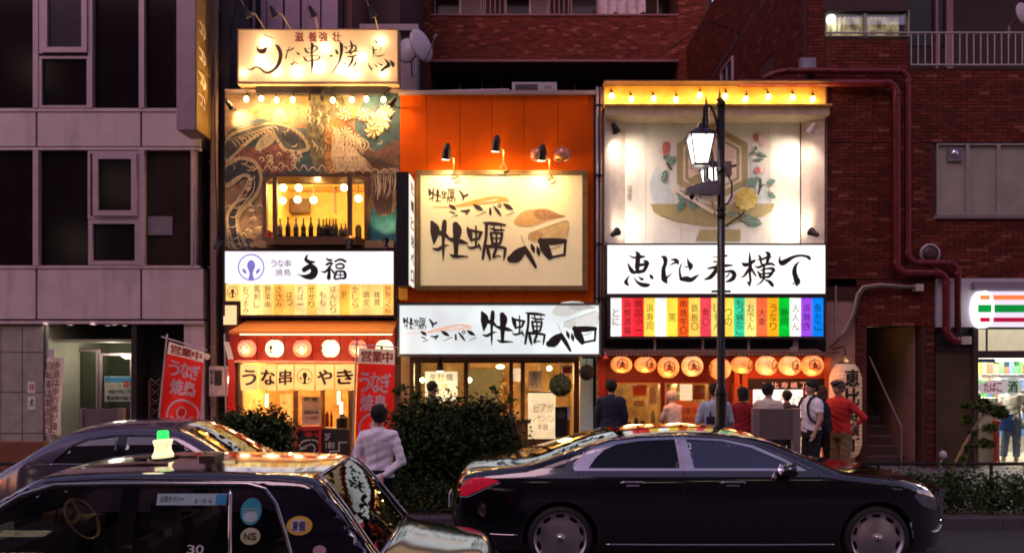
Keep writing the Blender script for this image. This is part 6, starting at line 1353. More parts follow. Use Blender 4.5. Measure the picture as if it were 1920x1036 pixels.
MB().pb(1850,1852,617,657,F-.01,.04).build('transom_mullion', mat('post_brown', (.05,.03,.025), .4), S4)
b = MB(); b.box(X(1829),X(2250),F+4.4,F+4.5,.1,Z(640)); b.box(X(1829)-.05,X(1829),F+.1,F+4.4,.1,Z(640)); b.build('store_wall', mat('store_wall', (.75,.72,.62), .6, var=.1), S4)
MB().box(X(1829),X(2250),F+.1,F+4.4,.1,.135).build('store_floor', mat('store_floor', (.6,.56,.46), .25), S4)
MB().box(X(1829),X(2250),F+.1,F+4.4,Z(650),Z(650)+.05).build('store_ceiling', mat('store_wall', (.75,.72,.62), .6), S4)
for k in range(2): MB().box(X(1850),X(2250),F+1.0+k*1.5,F+1.15+k*1.5,Z(650)-.05,Z(650)-.01).build('ceiling_tube', glow('tube_cool', (1,.95,.8), 22, 0), S4)
point('store_fill', (X(1895), F+.9, Z(668)), 70, (1,.94,.8), .3); point('store_fill', (X(2050), F+1.5, Z(668)), 80, (1,.94,.8), .3)  # unseen fill lights added to brighten the store inside
MB().quad((X(1832),F+.0,.14),(X(2250),F+.0,.14),(X(2250),F+.0,Z(671)),(X(1832),F+.0,Z(671))).build('glass_front', cg, S4)
t = thing('white_store_fridge', 'white open shelf unit just inside the store window', 'shelf unit', (X(1850),F+.6,.14))
MB().box(X(1834),X(1872,15.6),F+.6,F+1.1,.14,1.45).build('case', mat('fridge_white', (.7,.68,.66), .4), t)
for z in (.45,.8,1.12): MB().box(X(1834),X(1872,15.6)+.01,F+.56,F+.6,z,z+.03).build('shelf', mat('shelf_grey', (.45,.45,.45), .4), t)
rr = random.Random(11)
pc = [(.7,.1,.05),(.1,.4,.12),(.75,.65,.2),(.8,.8,.75),(.1,.2,.5),(.75,.35,.1)]
SH = thing('snack_rack', 'tall rack of bright packets at the back of the store', 'rack', (X(1900),F+2.4,.14))
MB().box(X(1835,17.6),X(2250,17.6),F+2.5,F+2.6,.14,2.25).build('back_board', mat('fridge_white', (.7,.68,.66), .4), SH)
for z in (.5,.85,1.2,1.55,1.9,2.2):
    MB().box(X(1835,17.4),X(2250,17.4),F+2.3,F+2.5,z-.02,z).build('shelf', mat('shelf_grey', (.45,.45,.45), .4), SH)
mbs = [MB() for _ in pc]
for z in (.5,.85,1.2,1.55,1.9):
    x = X(1837,17.4)
    while x < X(2200,17.4):
        w = .07+rr.random()*.08; mbs[rr.randrange(6)].box(x,x+w-.01,F+2.32,F+2.48,z,z+.15+rr.random()*.12); x += w
for m_, c_, i in zip(mbs, pc, range(6)): m_.build('packet', mat('packet_%d' % i, c_, .4), SH, kind='stuff')
t = thing('tobacco_sticker', 'oval white sticker with red tobacco lettering on the store glass', 'sticker', W(1865,726,F-.02))
def oval(u,v,ru,rv,Y): return [(X(u+ru*cos(radians(a)),Y),Z(v+rv*sin(radians(a)),Y)) for a in range(0,360,15)][::-1]
MB().poly(oval(1866,726,34,14,F-.02),F-.02).build('sheet', mat('sticker_white', (.75,.68,.66), .5, emit=(1,.9,.85), es=.25), t); text_h('たばこ',1844,1880,717,733,F-.025,m=mat('sticker_red', (.5,.02,.03), .5),parent=t,bold=.03)
t = thing('liquor_sticker', 'round pale green sticker with the green character for liquor on the store glass', 'sticker', W(1900,726,F-.02))
MB().poly(oval(1899,724,18,17,F-.026),F-.026).build('sheet', mat('sticker_pale', (.65,.72,.62), .5, emit=(.85,1,.8), es=.25), t); text_h('酒',1889,1909,714,735,F-.03,m=mat('sticker_green', (.02,.25,.08), .5),parent=t,bold=.04)
t = thing('blue_banner_strip', 'blue strip banner at the top inside the store', 'banner', W(1846,675,F+.3)); MB().pb(1832,1866,672,679,F+.3,.02).build('strip', mat('strip_blue', (.05,.15,.4), .5), t)
t = thing('white_junction', 'white square box beside the end of the maroon pipe', 'electric box', W(1812,636,F-.1)); MB().pb(1803,1822,630,645,F-.12,.12).build('case', mat('box_white', (.5,.42,.38), .5), t)
t = thing('small_white_bollard_lamp', 'small white roundel on a short stem in front of the brown panel', 'lamp', (X(1768,14.5),14.5,.12)); MB().ball(W(1768,852,14.5), .07, 10, sz=1.2).build('head', mat('lamp_pale', (.5,.42,.45), .5), t); MB().tube([W(1768,858,14.5),W(1762,868,14.5),(X(1768,14.5),14.5,.12)],.015,6).build('stem', mat('lamp_pale', (.5,.42,.45), .5), t)
# ================================================================ cars
import bmesh
chrome = mat('chrome', (.60,.54,.56), .12, metal=1, var=0)
tyre_m = mat('tyre', (.012,.011,.012), .7, var=.2)
rimm = mat('rim_alloy', (.82,.72,.78), .33, metal=1, var=.06)
cabin = mat('cabin_dark', (.012,.011,.012), .7, var=.2)
leather = mat('seat_leather', (.035,.028,.026), .5, var=.2)
blackgloss = mat('black_gloss', (.006,.005,.007), .06, var=0)
def interp(c, x):
    if x <= c[0][0]: return c[0][1]
    for (a, p), (b, q_) in zip(c, c[1:]):
        if x <= b:
            t = (x-a)/(b-a); return p+(q_-p)*t
    return c[-1][1]
def sm(c, n=10):       # smooth a control list once
    r = cr([tuple(p) for p in c], n); return sorted(r)
def resample(P, d):
    out = [P[0]]; acc = 0
    for a, b in zip(P, P[1:]):
        l = math.dist(a, b)
        if l < 1e-9: continue
        n = 0
        while acc+l >= d:
            t = (d-acc)/l; a = (a[0]+(b[0]-a[0])*t, a[1]+(b[1]-a[1])*t); out.append(a); l = math.dist(a, b); acc = 0
            if l < 1e-9: break
        acc += l
    if math.dist(out[-1], P[-1]) > d*.4: out.append(P[-1])
    else: out[-1] = P[-1]
    return out
class Car:
    def __init__(s, label, cat, loc, rz, prof, wid, lean, zs, arches, step=.035, fil=.07, crown=((-9,.05),(9,.05)), grp=None, paint=None, name='car'):
        s.root = thing(name, label, cat, loc, grp, rz=rz, local=True); s.step = step
        s.prof = resample(cr(prof, 8), step*1.0); s.wid = sm(wid); s.lean = sm(lean); s.zs = zs; s.fil = fil; s.crown = crown; s.arches = arches; s.paint = paint
        up = [p for p in s.prof]; s.xr = up[0][0]; s.top = {}
        mx = {}
        s.topc = sorted([(p[0], p[1]) for p in s.prof if p[1] > .5]); 
    def zt(s, x):
        best = None
        for a, b in zip(s.prof, s.prof[1:]):
            lo, hi = (a[0], b[0]) if a[0] < b[0] else (b[0], a[0])
            if lo-1e-6 <= x <= hi+1e-6:
                t = 0 if hi-lo < 1e-7 else (x-a[0])/(b[0]-a[0]); z = a[1]+(b[1]-a[1])*t
                if best is None or z > best: best = z
        return best if best is not None else 9
    def hy(s, x, z):
        y = interp(s.wid, x)-interp(s.lean, z)
        e = max(0, s.zt(x)-z); r = s.fil
        if e < r: y -= r-sqrt(max(0, r*r-(r-e)**2))
        return y
    def surf(s, side, off=0): return lambda x, z: (x, side*(s.hy(x, z)+off), z)
    def build(s, holes, glass_rng, glass_m, tfrac=.9):
        P = list(s.prof); bot = []
        (x0, z0), (x1, z1) = P[0], P[-1]; xs_ = x1
        for xc, zc, r in sorted(s.arches, key=lambda a: -a[0]):
            dx = sqrt(r*r-(s.zs-zc)**2); a0 = math.atan2(s.zs-zc, dx)
            seg = resample([(xs_, s.zs), (xc+dx, s.zs)], s.step)[1 if xs_ == x1 else 0:]; bot += seg
            n = int(r*pi/s.step); bot += [(xc+r*cos(a0+(pi-2*a0)*i/n), zc+r*sin(a0+(pi-2*a0)*i/n)) for i in range(1, n)]
            xs_ = xc-dx
        bot += resample([(xs_, s.zs), (x0, s.zs)], s.step)[:-1]
        out = P+bot
        reg = region(out, holes, s.step)
        b = MB()
        for side, fl in ((-1, True), (1, False)): lift(b, reg, s.surf(side), flip=fl)
        # body skin across from side to side
        n = 20; ts = [-1+2*i/n for i in range(n+1)]; gl = [MB() for _ in glass_rng]; rows = []
        for i, p in enumerate(P):
            a, c = P[max(i-1, 0)], P[min(i+1, len(P)-1)]; tx, tz = c[0]-a[0], c[1]-a[1]; l = sqrt(tx*tx+tz*tz) or 1; nx, nz = -tz/l, tx/l
            ye = s.hy(*p); cw = interp(s.crown, p[0])
            rows.append([(p[0]+nx*cw*(1-abs(t)**2.4), ye*t, p[1]+nz*cw*(1-abs(t)**2.4)) for t in ts])
        base = len(b.v)
        for r in rows: b.v += r
        for i in range(len(P)-1):
            xm = (P[i][0]+P[i+1][0])/2; zm = (P[i][1]+P[i+1][1])/2
            for k in range(n):
                tm_ = (ts[k]+ts[k+1])/2; done = False
                for gi, (ga, gb, gz) in enumerate(glass_rng):
                    if ga < xm < gb and zm > gz and abs(tm_) < tfrac:
                        gl[gi].quad(rows[i][k], rows[i+1][k], rows[i+1][k+1], rows[i][k+1]); done = True
                if not done: b.f.append((base+i*(n+1)+k, base+i*(n+1)+k+1, base+(i+1)*(n+1)+k+1, base+(i+1)*(n+1)+k))
        o = b.build('body', s.paint, s.root, smooth=True)
        bm = bmesh.new(); bm.from_mesh(o.data); bmesh.ops.remove_doubles(bm, verts=bm.verts, dist=.0006); bmesh.ops.recalc_face_normals(bm, faces=bm.faces); bm.to_mesh(o.data); bm.free()
        o.data.polygons.foreach_set('use_smooth', [True]*len(o.data.polygons)); o.data.set_sharp_from_angle(angle=radians(38))
        for g_, nm in zip(gl, ('rear_glass', 'windscreen')):
            g_.build(nm, glass_m, s.root, smooth=True)
        # floor pan and wheel wells
        f = MB(); w = interp(s.wid, 0)-.12; f.box(x0+.25, x1-.25, -w, w, s.zs-.02, s.zs+.06)
        for xc, zc, r in s.arches:
            for side in (-1, 1):
                f.lathe([(r+.005, side*(w+.02)), (r+.005, side*(w-.22)), (0, side*(w-.22))], (xc, 0, zc), 20, 'y')
        f.build('underbody', cabin, s.root)
        return o
    def patch(s, name, poly, m, off=0, holes=(), sides=(-1, 1), step=None, parent=None):
        reg = region(poly, list(holes), step or s.step); out = []
        for side in sides:
            b = MB(); lift(b, reg, s.surf(side, off), flip=side < 0); out.append(b.build(name, m, parent or s.root, smooth=True))
        return out
    def trim(s, name, pts, r, m, off=.004, closed=False, sides=(-1, 1), parent=None):
        P = resample(list(pts)+([pts[0]] if closed else []), s.step)
        for side in sides:
            f = s.surf(side, off); MB().tube([f(*p) for p in P], r, 6).build(name, m, parent or s.root, smooth=True)
    def wheel(s, xc, zc, r, rr_, style, side):
        y = side*(interp(s.wid, xc)-.02); o = None
        w = MB(); w.lathe([(rr_,-.11),(r-.04,-.115),(r-.01,-.09),(r,-.05),(r,.05),(r-.01,.09),(r-.04,.115),(rr_,.11)], (0,0,0), 40, 'y')
        e = bpy.data.objects.new('wheel', None); COL.objects.link(e); e.parent = s.root; e.location = (xc, y-side*.11, zc); e.empty_display_size = .1; ORG[e.name] = Vector((0,0,0))
        w.build('tyre', tyre_m, e, smooth=True)
        b = MB(); b.lathe([(rr_,-.11),(rr_*.93,-.10),(rr_*.9,.09),(rr_,.11)], (0,0,0), 40, 'y')
        circ = lambda q, n: [(q*cos(2*pi*i/n), q*sin(2*pi*i/n)) for i in range(n)]
        if style == 'dish':
            holes = []
            for k in range(10):
                a = 2*pi*(k+.5)/10; h = .20; holes.append([(rr_*q_*cos(a+t), rr_*q_*sin(a+t)) for q_, t in ((.80,-.17),(.91,-.20),(.93,0),(.91,.20),(.80,.17),(.77,0))])
            reg = region(circ(rr_*.985, 60), holes, .018)
            def fc(x, z):
                q_ = sqrt(x*x+z*z)/rr_; d = .095 if q_ > .95 else (.075 if q_ > .76 else .075+.028*cos(q_/.76*pi/2)*1.0); 
                if q_ < .16: d += .012
                return (x, side*d, z)
        else:
            holes = []
            for k in range(8):
                a = 2*pi*k/8; holes.append([(rr_*(.6+.14*cos(t))*cos(a)-rr_*.09*sin(t)*sin(a), rr_*(.6+.14*cos(t))*sin(a)+rr_*.09*sin(t)*cos(a)) for t in [i*pi/4 for i in range(8)]])
            reg = region(circ(rr_*.97, 48), holes, .02)
            def fc(x, z): q_ = sqrt(x*x+z*z)/rr_; return (x, side*(.05+.03*cos(q_*pi)), z)
        lift(b, reg, fc, flip=side < 0)
        b.lathe([(rr_*.9,side*.0),(0,side*.0)], (0,0,0), 24, 'y')
        b.build('rim', rimm, e, smooth=True)
        MB().lathe([(0,side*.118),(rr_*.12,side*.115),(rr_*.14,side*.10),(rr_*.14,side*.09)], (0,0,0), 20, 'y').build('hub_cap', chrome, e, smooth=True)
        MB().lathe([(rr_*.88,side*.02),(rr_*.3,side*.02)], (0,0,0), 24, 'y').build('brake_disc', mat('brake_dark', (.03,.028,.03), .5, metal=.5), e)

def steering(parent, x, y, z, m):
    b = MB(); c = Vector((x, y, z)); ax = Vector((-.85, 0, .5)).normalized(); u_ = Vector((0,1,0)); v_ = ax.cross(u_)
    b.tube([c+u_*.185*cos(2*pi*i/28)+v_*.185*sin(2*pi*i/28) for i in range(29)], .014, 8, cap=False)
    for a in (0, pi, 1.5*pi): b.tube([c+u_*.18*cos(a)+v_*.18*sin(a), c-ax*.02], .02, 6)
    b.ball(c-ax*.02, .06, 12); b.tube([c-ax*.02, c-ax*.4], .03, 8)
    return b.build('steering_wheel', m, parent, smooth=True)
def seat(parent, x, y0, y1, z, m, hr=True, cover=None):
    b = MB()
    n = 10; prof_ = [(x-.02,z),(x+.45,z+.02),(x+.5,z+.1),(x+.45,z+.16),(x+.08,z+.14),(x-.10,z+.60),(x-.2,z+.63),(x-.24,z+.56),(x-.12,z+.1)]
    k = len(prof_); base = 0
    for yy_ in (y0+.03, y0, y1, y1-.03):
        s_ = .96 if yy_ in (y0+.03-.03,) else 1
        for p in prof_: b.v.append((p[0], yy_, p[1]))
    for i in range(3):
        for j in range(k): b.f.append((i*k+j, i*k+(j+1)%k, (i+1)*k+(j+1)%k, (i+1)*k+j))
    b.f.append(tuple(range(k))); b.f.append(tuple(range(3*k, 4*k))[::-1])
    o = b.build('seat', m, parent)
    if hr:
        h = MB(); ym = (y0+y1)/2; h.box(x-.28, x-.16, ym-.12, ym+.12, z+.66, z+.84); h.cyl((x-.2,ym-.05,z+.6),(x-.2,ym-.05,z+.68),.008,n=6); h.cyl((x-.2,ym+.05,z+.6),(x-.2,ym+.05,z+.68),.008,n=6); h.build('headrest', cover or m, o)
    return o

# ---- black limousine, far lane, heading right
lp_ = mat('limo_paint', (.004,.003,.006), .05, var=0, coat=1, spec=.6)
L = Car('long black limousine with chrome window line stopped in front of the food alley', 'limousine', (2.196, 9.10, .004), 0,
 [(-2.77,.26),(-2.81,.42),(-2.82,.62),(-2.79,.84),(-2.73,.98),(-2.62,1.045),(-2.35,1.085),(-2.0,1.13),(-1.65,1.235),(-1.2,1.37),(-.75,1.435),(-.2,1.455),(.25,1.43),(.6,1.36),(.95,1.22),(1.25,1.085),(1.42,1.04),(1.9,.975),(2.25,.88),(2.44,.76),(2.53,.60),(2.55,.42),(2.50,.26)],
 [(-2.95,.66),(-2.85,.72),(-2.7,.82),(-2.4,.90),(-1.9,.94),(-1,.95),(1,.95),(1.8,.94),(2.1,.90),(2.3,.82),(2.45,.70),(2.6,.52)],
 [(.1,.10),(.25,.045),(.4,.015),(.65,.0),(.85,.004),(.95,.012),(1.0,.03),(1.06,.065),(1.12,.10),(1.3,.20),(1.5,.32)],
 .22, [(-1.6825,.36,.40),(1.6825,.36,.40)], .034, .075, ((-2.9,.09),(-2.6,.05),(-2,.022),(-1.2,.02),(0,.035),(1,.03),(1.4,.035),(2.2,.05),(2.55,.14)), None, lp_, 'limousine')
WIN_O = [(-1.53,1.075),(-1.545,1.11),(-1.42,1.24),(-1.30,1.315),(-1.12,1.365),(-.8,1.40),(-.35,1.415),(.1,1.395),(.42,1.33),(.72,1.20),(.95,1.075)]
WR = [(-1.38,1.10),(-1.30,1.20),(-1.2,1.285),(-1.05,1.34),(-.8,1.375),(-.42,1.392),(-.40,1.10)]
WF = [(-.25,1.10),(-.30,1.392),(.08,1.372),(.38,1.31),(.66,1.19),(.86,1.10)]
gl_tint = glass('limo_glass', (.30,.30,.34), .07, .0, (.75,.80,1))
L.build([WIN_O], [(-1.98,-.95,1.135),(.50,1.36,1.06)], glass('limo_screen', (.25,.25,.27), .12, .0), .88)
L.patch('window_surround', WIN_O, chrome, .004, [WR, WF], step=.03)
gb = glass('limo_rear_tint', (.05,.05,.055), .0, .0, (.5,.55,.6))
L.patch('rear_window', WR, gb, -.006); L.patch('front_window', WF, gl_tint, -.006)
L.patch('quarter_panel_glass', [(-2.05,1.10),(-1.86,1.15),(-1.62,1.225),(-1.52,1.25),(-1.60,1.16),(-1.64,1.10)], blackgloss, .003)
L.patch('b_pillar', [(-.405,1.10),(-.425,1.392),(-.365,1.393),(-.345,1.10)], mat('pillar_lilac', (.55,.46,.52), .25, metal=.8, var=0), .006)
seam = mat('seam_black', (.002,.002,.002), .8, var=0)
L.trim('door_gap', [(-.37,1.06),(-.385,.9),(-.39,.6),(-.39,.28)], .0035, seam, .0); L.trim('door_gap', [(-1.50,1.06),(-1.46,.95),(-1.36,.85),(-1.24,.62),(-1.22,.28)], .0035, seam, .0); L.trim('door_gap', [(1.06,1.04),(1.15,.9),(1.18,.6),(1.2,.28)], .0035, seam, 0)
L.trim('sill_strip', [(-1.2,.30),(-.4,.296),(.5,.296),(1.22,.30)], .010, chrome, .004)
L.trim('roof_rail_strip', [(-1.55,1.12),(-1.40,1.265),(-1.28,1.335),(-1.1,1.385),(-.8,1.418),(-.35,1.432),(.1,1.41),(.43,1.345),(.74,1.21),(1.0,1.085)], .006, chrome, .006)
for side in (-1, 1):
    for xh in (-.92, .08+.06):
        f = L.surf(side, .02); h = MB(); h.tube([f(xh-.13,.955), f(xh-.10,.965), f(xh+.10,.965), f(xh+.13,.955)], .012, 6); hh = h.build('door_handle', chrome, L.root, smooth=True)
        k = MB(); g_ = L.surf(side, .002); k.tube([g_(xh-.07,.925), g_(xh+.07,.925)], .012, 6); k.build('handle_recess', mat('handle_shade', (.2,.16,.19), .3, metal=.6), hh)
    f = L.surf(side, 0); y = side*(L.hy(.75,1.08))
    b = MB(); b.lathe([(0,-.10),(.07,-.085),(.10,-.02),(.10,.03),(.085,.06),(0,.065)], (.72, y+side*.13, 1.10), 16, 'x', 1.05, .72); m_ = b.build('door_mirror', lp_, L.root, smooth=True)
    MB().tube([(.75,y-.01*side,1.05),(.73,y+side*.08,1.06)], .025, 8).build('mirror_arm', blackgloss, m_); MB().lathe([(0,-.102),(.06,-.1),(.085,-.09)], (.72, y+side*.13, 1.10), 16, 'x', 1.05, .72).build('mirror_glass', chrome, m_)
tl = mat('tail_red', (.62,.015,.05), .12, var=.25, scale=14, coat=1, emit=(1,.02,.06), es=.16)
L.patch('tail_light', [(-2.76,.80),(-2.74,.90),(-2.68,.97),(-2.58,1.0),(-2.44,1.0),(-2.33,.965),(-2.42,.93),(-2.56,.86),(-2.68,.80)], tl, .004, step=.025)
L.trim('tail_light_trim', [(-2.77,.785),(-2.67,.785),(-2.55,.845),(-2.41,.915),(-2.32,.95)], .006, chrome, .006)
hl = mat('headlight_glass', (.35,.33,.38), .08, metal=.75, var=.6, scale=22, coat=1)
L.patch('headlight', [(2.08,.80),(2.12,.88),(2.22,.86),(2.36,.78),(2.44,.69),(2.40,.64),(2.28,.66),(2.16,.71)], hl, .004, step=.025)
L.trim('bumper_strip', [(2.34,.40),(2.44,.40),(2.52,.44)], .012, chrome, .01)
L.trim('rear_bumper_strip', [(-2.79,.42),(-2.6,.41),(-2.3,.40),(-2.14,.40)], .006, chrome, .006)
for side in (-1,1):
    L.wheel(-1.6825,.36,.352,.282,'dish',side); L.wheel(1.6825,.36,.352,.282,'dish',side)
g = MB()
for i in range(9): g.box(2.60,2.66,-.42+i*.1,-.40+i*.1,.46,.78)
g.box(2.58,2.67,-.48,.44,.78,.81); g.box(2.58,2.67,-.48,.44,.43,.46); g.build('grille', chrome, L.root)
MB().tube([(2.30,0,.90),(2.31,0,.98)],[.006,.004],6).build('bonnet_ornament', chrome, L.root)
for x_, hr in ((-1.1,1),(.05,1)):
    for ya, yb_ in ((-.68,-.1),(.1,.68)): seat(L.root, x_, ya, yb_, .42, leather)
MB().box(.75,1.15,-.75,.75,.6,1.0).build('dashboard', cabin, L.root); steering(L.root, .62, -.38, .92, cabin)
for u_ in (-.98,): MB().box(-1.45,-.55,-.80,-.79,1.13,1.14).build('blind_slat', cabin, L.root)
pl_ = MB(); pl_.box(-2.93,-2.915,-.17,.17,.55,.70); pl_.build('number_plate', mat('plate_white', (.6,.6,.58), .5), L.root)
MB().tube([(-1.9,.2,1.22),(-1.98,.2,1.36)],.004,5).build('aerial', blackgloss, L.root)

# ---- black taxi, near lane, heading left
tp = mat('taxi_paint', (.006,.004,.010), .06, var=0, coat=1, spec=.6)
T = Car('black taxi sedan with a lit white roof lantern in the near lane', 'taxi', (-2.5, 6.01, .004), pi,
 [(-2.30,.26),(-2.35,.42),(-2.36,.62),(-2.33,.72),(-2.27,.775),(-2.12,.80),(-1.85,.825),(-1.64,.86),(-1.54,.95),(-1.36,1.19),(-1.17,1.40),(-1.07,1.445),(-.85,1.465),(-.3,1.48),(.3,1.475),(.72,1.45),(.86,1.41),(1.10,1.26),(1.50,1.0),(1.62,.955),(2.0,.91),(2.22,.85),(2.32,.72),(2.35,.5),(2.32,.26)],
 [(-2.4,.70),(-2.3,.76),(-2.1,.81),(-1.7,.84),(0,.85),(1.6,.84),(2.0,.80),(2.25,.73),(2.4,.66)],
 [(.1,.05),(.3,.02),(.6,.0),(.8,.0),(.88,.012),(.95,.04),(1.1,.07),(1.3,.13),(1.5,.20)],
 .22, [(-1.42,.32,.36),(1.34,.32,.36)], .034, .05, ((-2.4,.06),(-2.0,.025),(-1.5,.02),(-1.0,.02),(-.7,.018),(.4,.018),(.9,.03),(1.6,.03),(2.35,.07)), None, tp, 'taxi')
TF = [(.18,.92),(.18,1.385),(.66,1.38),(.84,1.325),(1.12,1.15),(1.42,.95),(1.40,.92)]
TR_ = [(.06,.92),(.06,1.385),(-.66,1.385),(-.78,1.355),(-.86,1.28),(-.94,1.10),(-1.0,.92)]
tg = glass('taxi_glass', (.66,.64,.62), .01, .0)
T.build([TF, TR_], [(-1.60,-1.13,.90),(.86,1.56,.99)], glass('taxi_screen', (.55,.53,.5), .0, .0), .9)
for nm, P in (('front_window', TF), ('rear_window', TR_)): T.patch(nm, P, tg, -.012)
T.trim('window_strip', [(-1.03,.90),(-.965,1.10),(-.885,1.29),(-.80,1.385),(-.68,1.415),(.0,1.42),(.66,1.41),(.87,1.345),(1.16,1.16),(1.46,.95)], .013, chrome, .006)
T.trim('window_divider', [(-.60,.93),(-.56,1.38)], .012, chrome, -.004)
T.patch('door_pillar', [(.18,.90),(.18,1.40),(.06,1.40),(.06,.90)], blackgloss, .003)
T.trim('gutter_strip', [(-1.52,1.01),(-1.36,1.17),(-1.14,1.38),(-1.06,1.42),(-.85,1.44),(.3,1.45),(.74,1.425)], .007, mat('gutter_dark', (.08,.06,.09), .3, metal=.5), .004)
T.trim('door_gap', [(.12,.89),(.12,.6),(.12,.28)], .0035, seam, 0); T.trim('door_gap', [(-1.04,.9),(-1.02,.7),(-.95,.5)], .0035, seam, 0); T.trim('rubbing_strip', [(-1.0,.55),(0,.55),(1.0,.55)], .018, blackgloss, .008)
for side in (-1,1):
    T.wheel(-1.42,.32,.315,.19,'steel',side); T.wheel(1.34,.32,.315,.19,'steel',side)
    for xh in (-.7,.35): f = T.surf(side,.02); MB().tube([f(xh-.1,.80),f(xh-.08,.81),f(xh+.08,.81),f(xh+.1,.80)],.012,6).build('door_handle', chrome, T.root, smooth=True)
    f = T.surf(side,.0)
T.patch('tail_light', [(-2.33,.56),(-2.32,.68),(-2.2,.70),(-2.16,.58)], mat('tail_dark', (.25,.01,.02), .2, coat=.5), .004, step=.03); T.patch('headlight', [(2.30,.55),(2.28,.72),(2.14,.72),(2.14,.55)], hl, .004, step=.03)
# rear screen edge trim
for side in (-1,1):
    P = [(x, side*(T.hy(x,T.zt(x))*.9), T.zt(x)+.032) for x in [-1.60+.05*i for i in range(10)]]
    MB().tube(P, .010, 6).build('screen_trim', chrome, T.root, smooth=True)
for x_ in (-1.59,-1.14): w_ = T.hy(x_,T.zt(x_))*.9; MB().tube([(x_-.0,-w_,T.zt(x_)+.03),(x_-.012,0,T.zt(x_)+.045),(x_,w_,T.zt(x_)+.03)],.010,6).build('screen_trim', chrome, T.root, smooth=True)
cover = mat('headrest_cream', (.35,.28,.20), .8, var=.1); gseat = mat('seat_grey', (.05,.045,.045), .7, var=.3)
for ya, yb_ in ((-.66,-.08),(.08,.66)): seat(T.root, .25, ya, yb_, .40, gseat, True, mat('headrest_dark', (.10,.085,.07), .8))
seat(T.root, -.75, -.66, .66, .40, gseat, False)
MB().box(1.05,1.45,-.72,.72,.55,.93).build('dashboard', cabin, T.root)
steering(T.root, 1.05, -.36, .95, mat('wheel_olive', (.30,.22,.09), .35)); b = MB(); b.ball((1.12,-.36,.98), .05, 10); b.box(1.16,1.3,-.5,-.22,.90,1.02); b.build('instrument_hood', mat('hood_olive', (.16,.12,.05), .4), T.root)
b = MB(); b.box(1.25,1.28,.20,.34,.95,1.05); b.build('meter_display', mat('meter_grey', (.14,.13,.13), .3, emit=(.9,.8,.7), es=.03), T.root)
b = MB(); b.tube([(1.18,-.2,.95),(1.13,-.2,1.25),(1.10,-.2,1.3)], .008, 6); b.box(.98,1.02,-.12,.12,1.28,1.34); b.build('rear_view_mirror', cabin, T.root)
b = MB(); b.box(.02,.05,.30,.42,.98,1.14); b.build('leaflet_holder', mat('leaflet_pale', (.30,.36,.36), .6), T.root)
b = MB(); b.box(-.30,-.29,.36,.46,1.15,1.27); b.build('hanging_card', mat('card_brown', (.30,.2,.11), .6), T.root)
# stickers and drawn reflected numerals on the near side (car left = +y in its own frame)
yy_ = lambda x, z, o_=.002: T.hy(x, z)+o_
def sticker(name, cx, cz, rx, rz_, m, off=.0, n=28, parent=None, par=None):
    b = MB(); b.v.append((cx, yy_(cx,cz,off), cz))
    for i in range(n): a = 2*pi*i/n; x, z = cx+rx*cos(a), cz+rz_*sin(a); b.v.append((x, yy_(x,z,off), z))
    for i in range(n): b.f.append((0, 1+(i+1)%n, 1+i))
    return b.build(name, m, par or T.root)
def strip(name, x0, x1, z0, z1, m, off):
    b = MB(); n = 10
    for i in range(n+1):
        x = x0+(x1-x0)*i/n; b.v += [(x, yy_(x,z0,off), z0), (x, yy_(x,z1,off), z1)]
    for i in range(n): b.f.append((2*i,2*i+1,2*i+3,2*i+2))
    return b.build(name, m, T.root)
fw = lambda off: (lambda x, z, d: (-x, yy_(-x, z, off+d), z))
def tx_taxi(body, x0, x1, z0, z1, m, off=.004, bold=.03):      # x measured leftwards from the car's rear, as read from the near side
    mb = MB(); n = len(body); w = (x1-x0)/n
    for i, ch in enumerate(body): put_glyph(mb, ch, x0+w*(i+.08), x0+w*(i+.92), z0, z1, fw(off), bold)
    mb.build('lettering', m, T.root)
st_pale = mat('sticker_mint', (.36,.50,.52), .5, var=.1); st_teal = mat('sticker_teal', (.02,.28,.36), .5, var=.1)
strip('window_sticker', -.54, -.06, 1.275, 1.35, st_pale, -.006); strip('sticker_square', -.54, -.465, 1.28, 1.345, mat('sticker_blue', (.02,.26,.50), .5), -.003)
tx_taxi('全国タクシー', .08, .25, 1.30, 1.335, ink, -.002, 0); tx_taxi('3.10.6', .32, .44, 1.29, 1.315, ink, -.002, 0)
sticker('round_sticker', -.715, 1.235, .072, .088, st_teal, -.006); sticker('sticker_wave', -.715, 1.20, .05, .035, st_pale, -.003)
b = MB(); 
for k in range(3): b.add([(-.66-.11,yy_(-.77,1.25-.012*k,-.003),1.252-.016*k),(-.66,yy_(-.66,1.25-.012*k,-.003),1.256-.016*k),(-.66,yy_(-.66,1.25-.012*k,-.003),1.248-.016*k),(-.77,yy_(-.77,1.25-.012*k,-.003),1.244-.016*k)],[(0,1,2,3)])
b.build('sticker_stripe', st_pale, T.root)
sticker('round_sticker', -.725, 1.075, .068, .055, mat('sticker_cream', (.45,.45,.26), .5), -.006); tx_taxi('NS', .68, .77, 1.055, 1.10, ink, -.002, .02)
o_ = sticker('gold_sticker', -1.055, 1.145, .088, .062, mat('sticker_gold', (.72,.42,.05), .4), .003); sticker('sticker_centre', -1.05, 1.145, .056, .044, mat('sticker_pearl', (.55,.5,.55), .4), .005); tx_taxi('東個', 1.005, 1.095, 1.115, 1.175, mat('ink_blue', (.03,.03,.12), .5), .007, .03)
sticker('round_sticker', -1.20, .985, .045, .034, mat('sticker_rose', (.45,.30,.32), .5), .003)
tx_taxi('30', .30, .42, .965, 1.02, mat('reflected_white', (.6,.6,.6), .5), -.002, .03)  # white numerals of a reflection, drawn onto the window
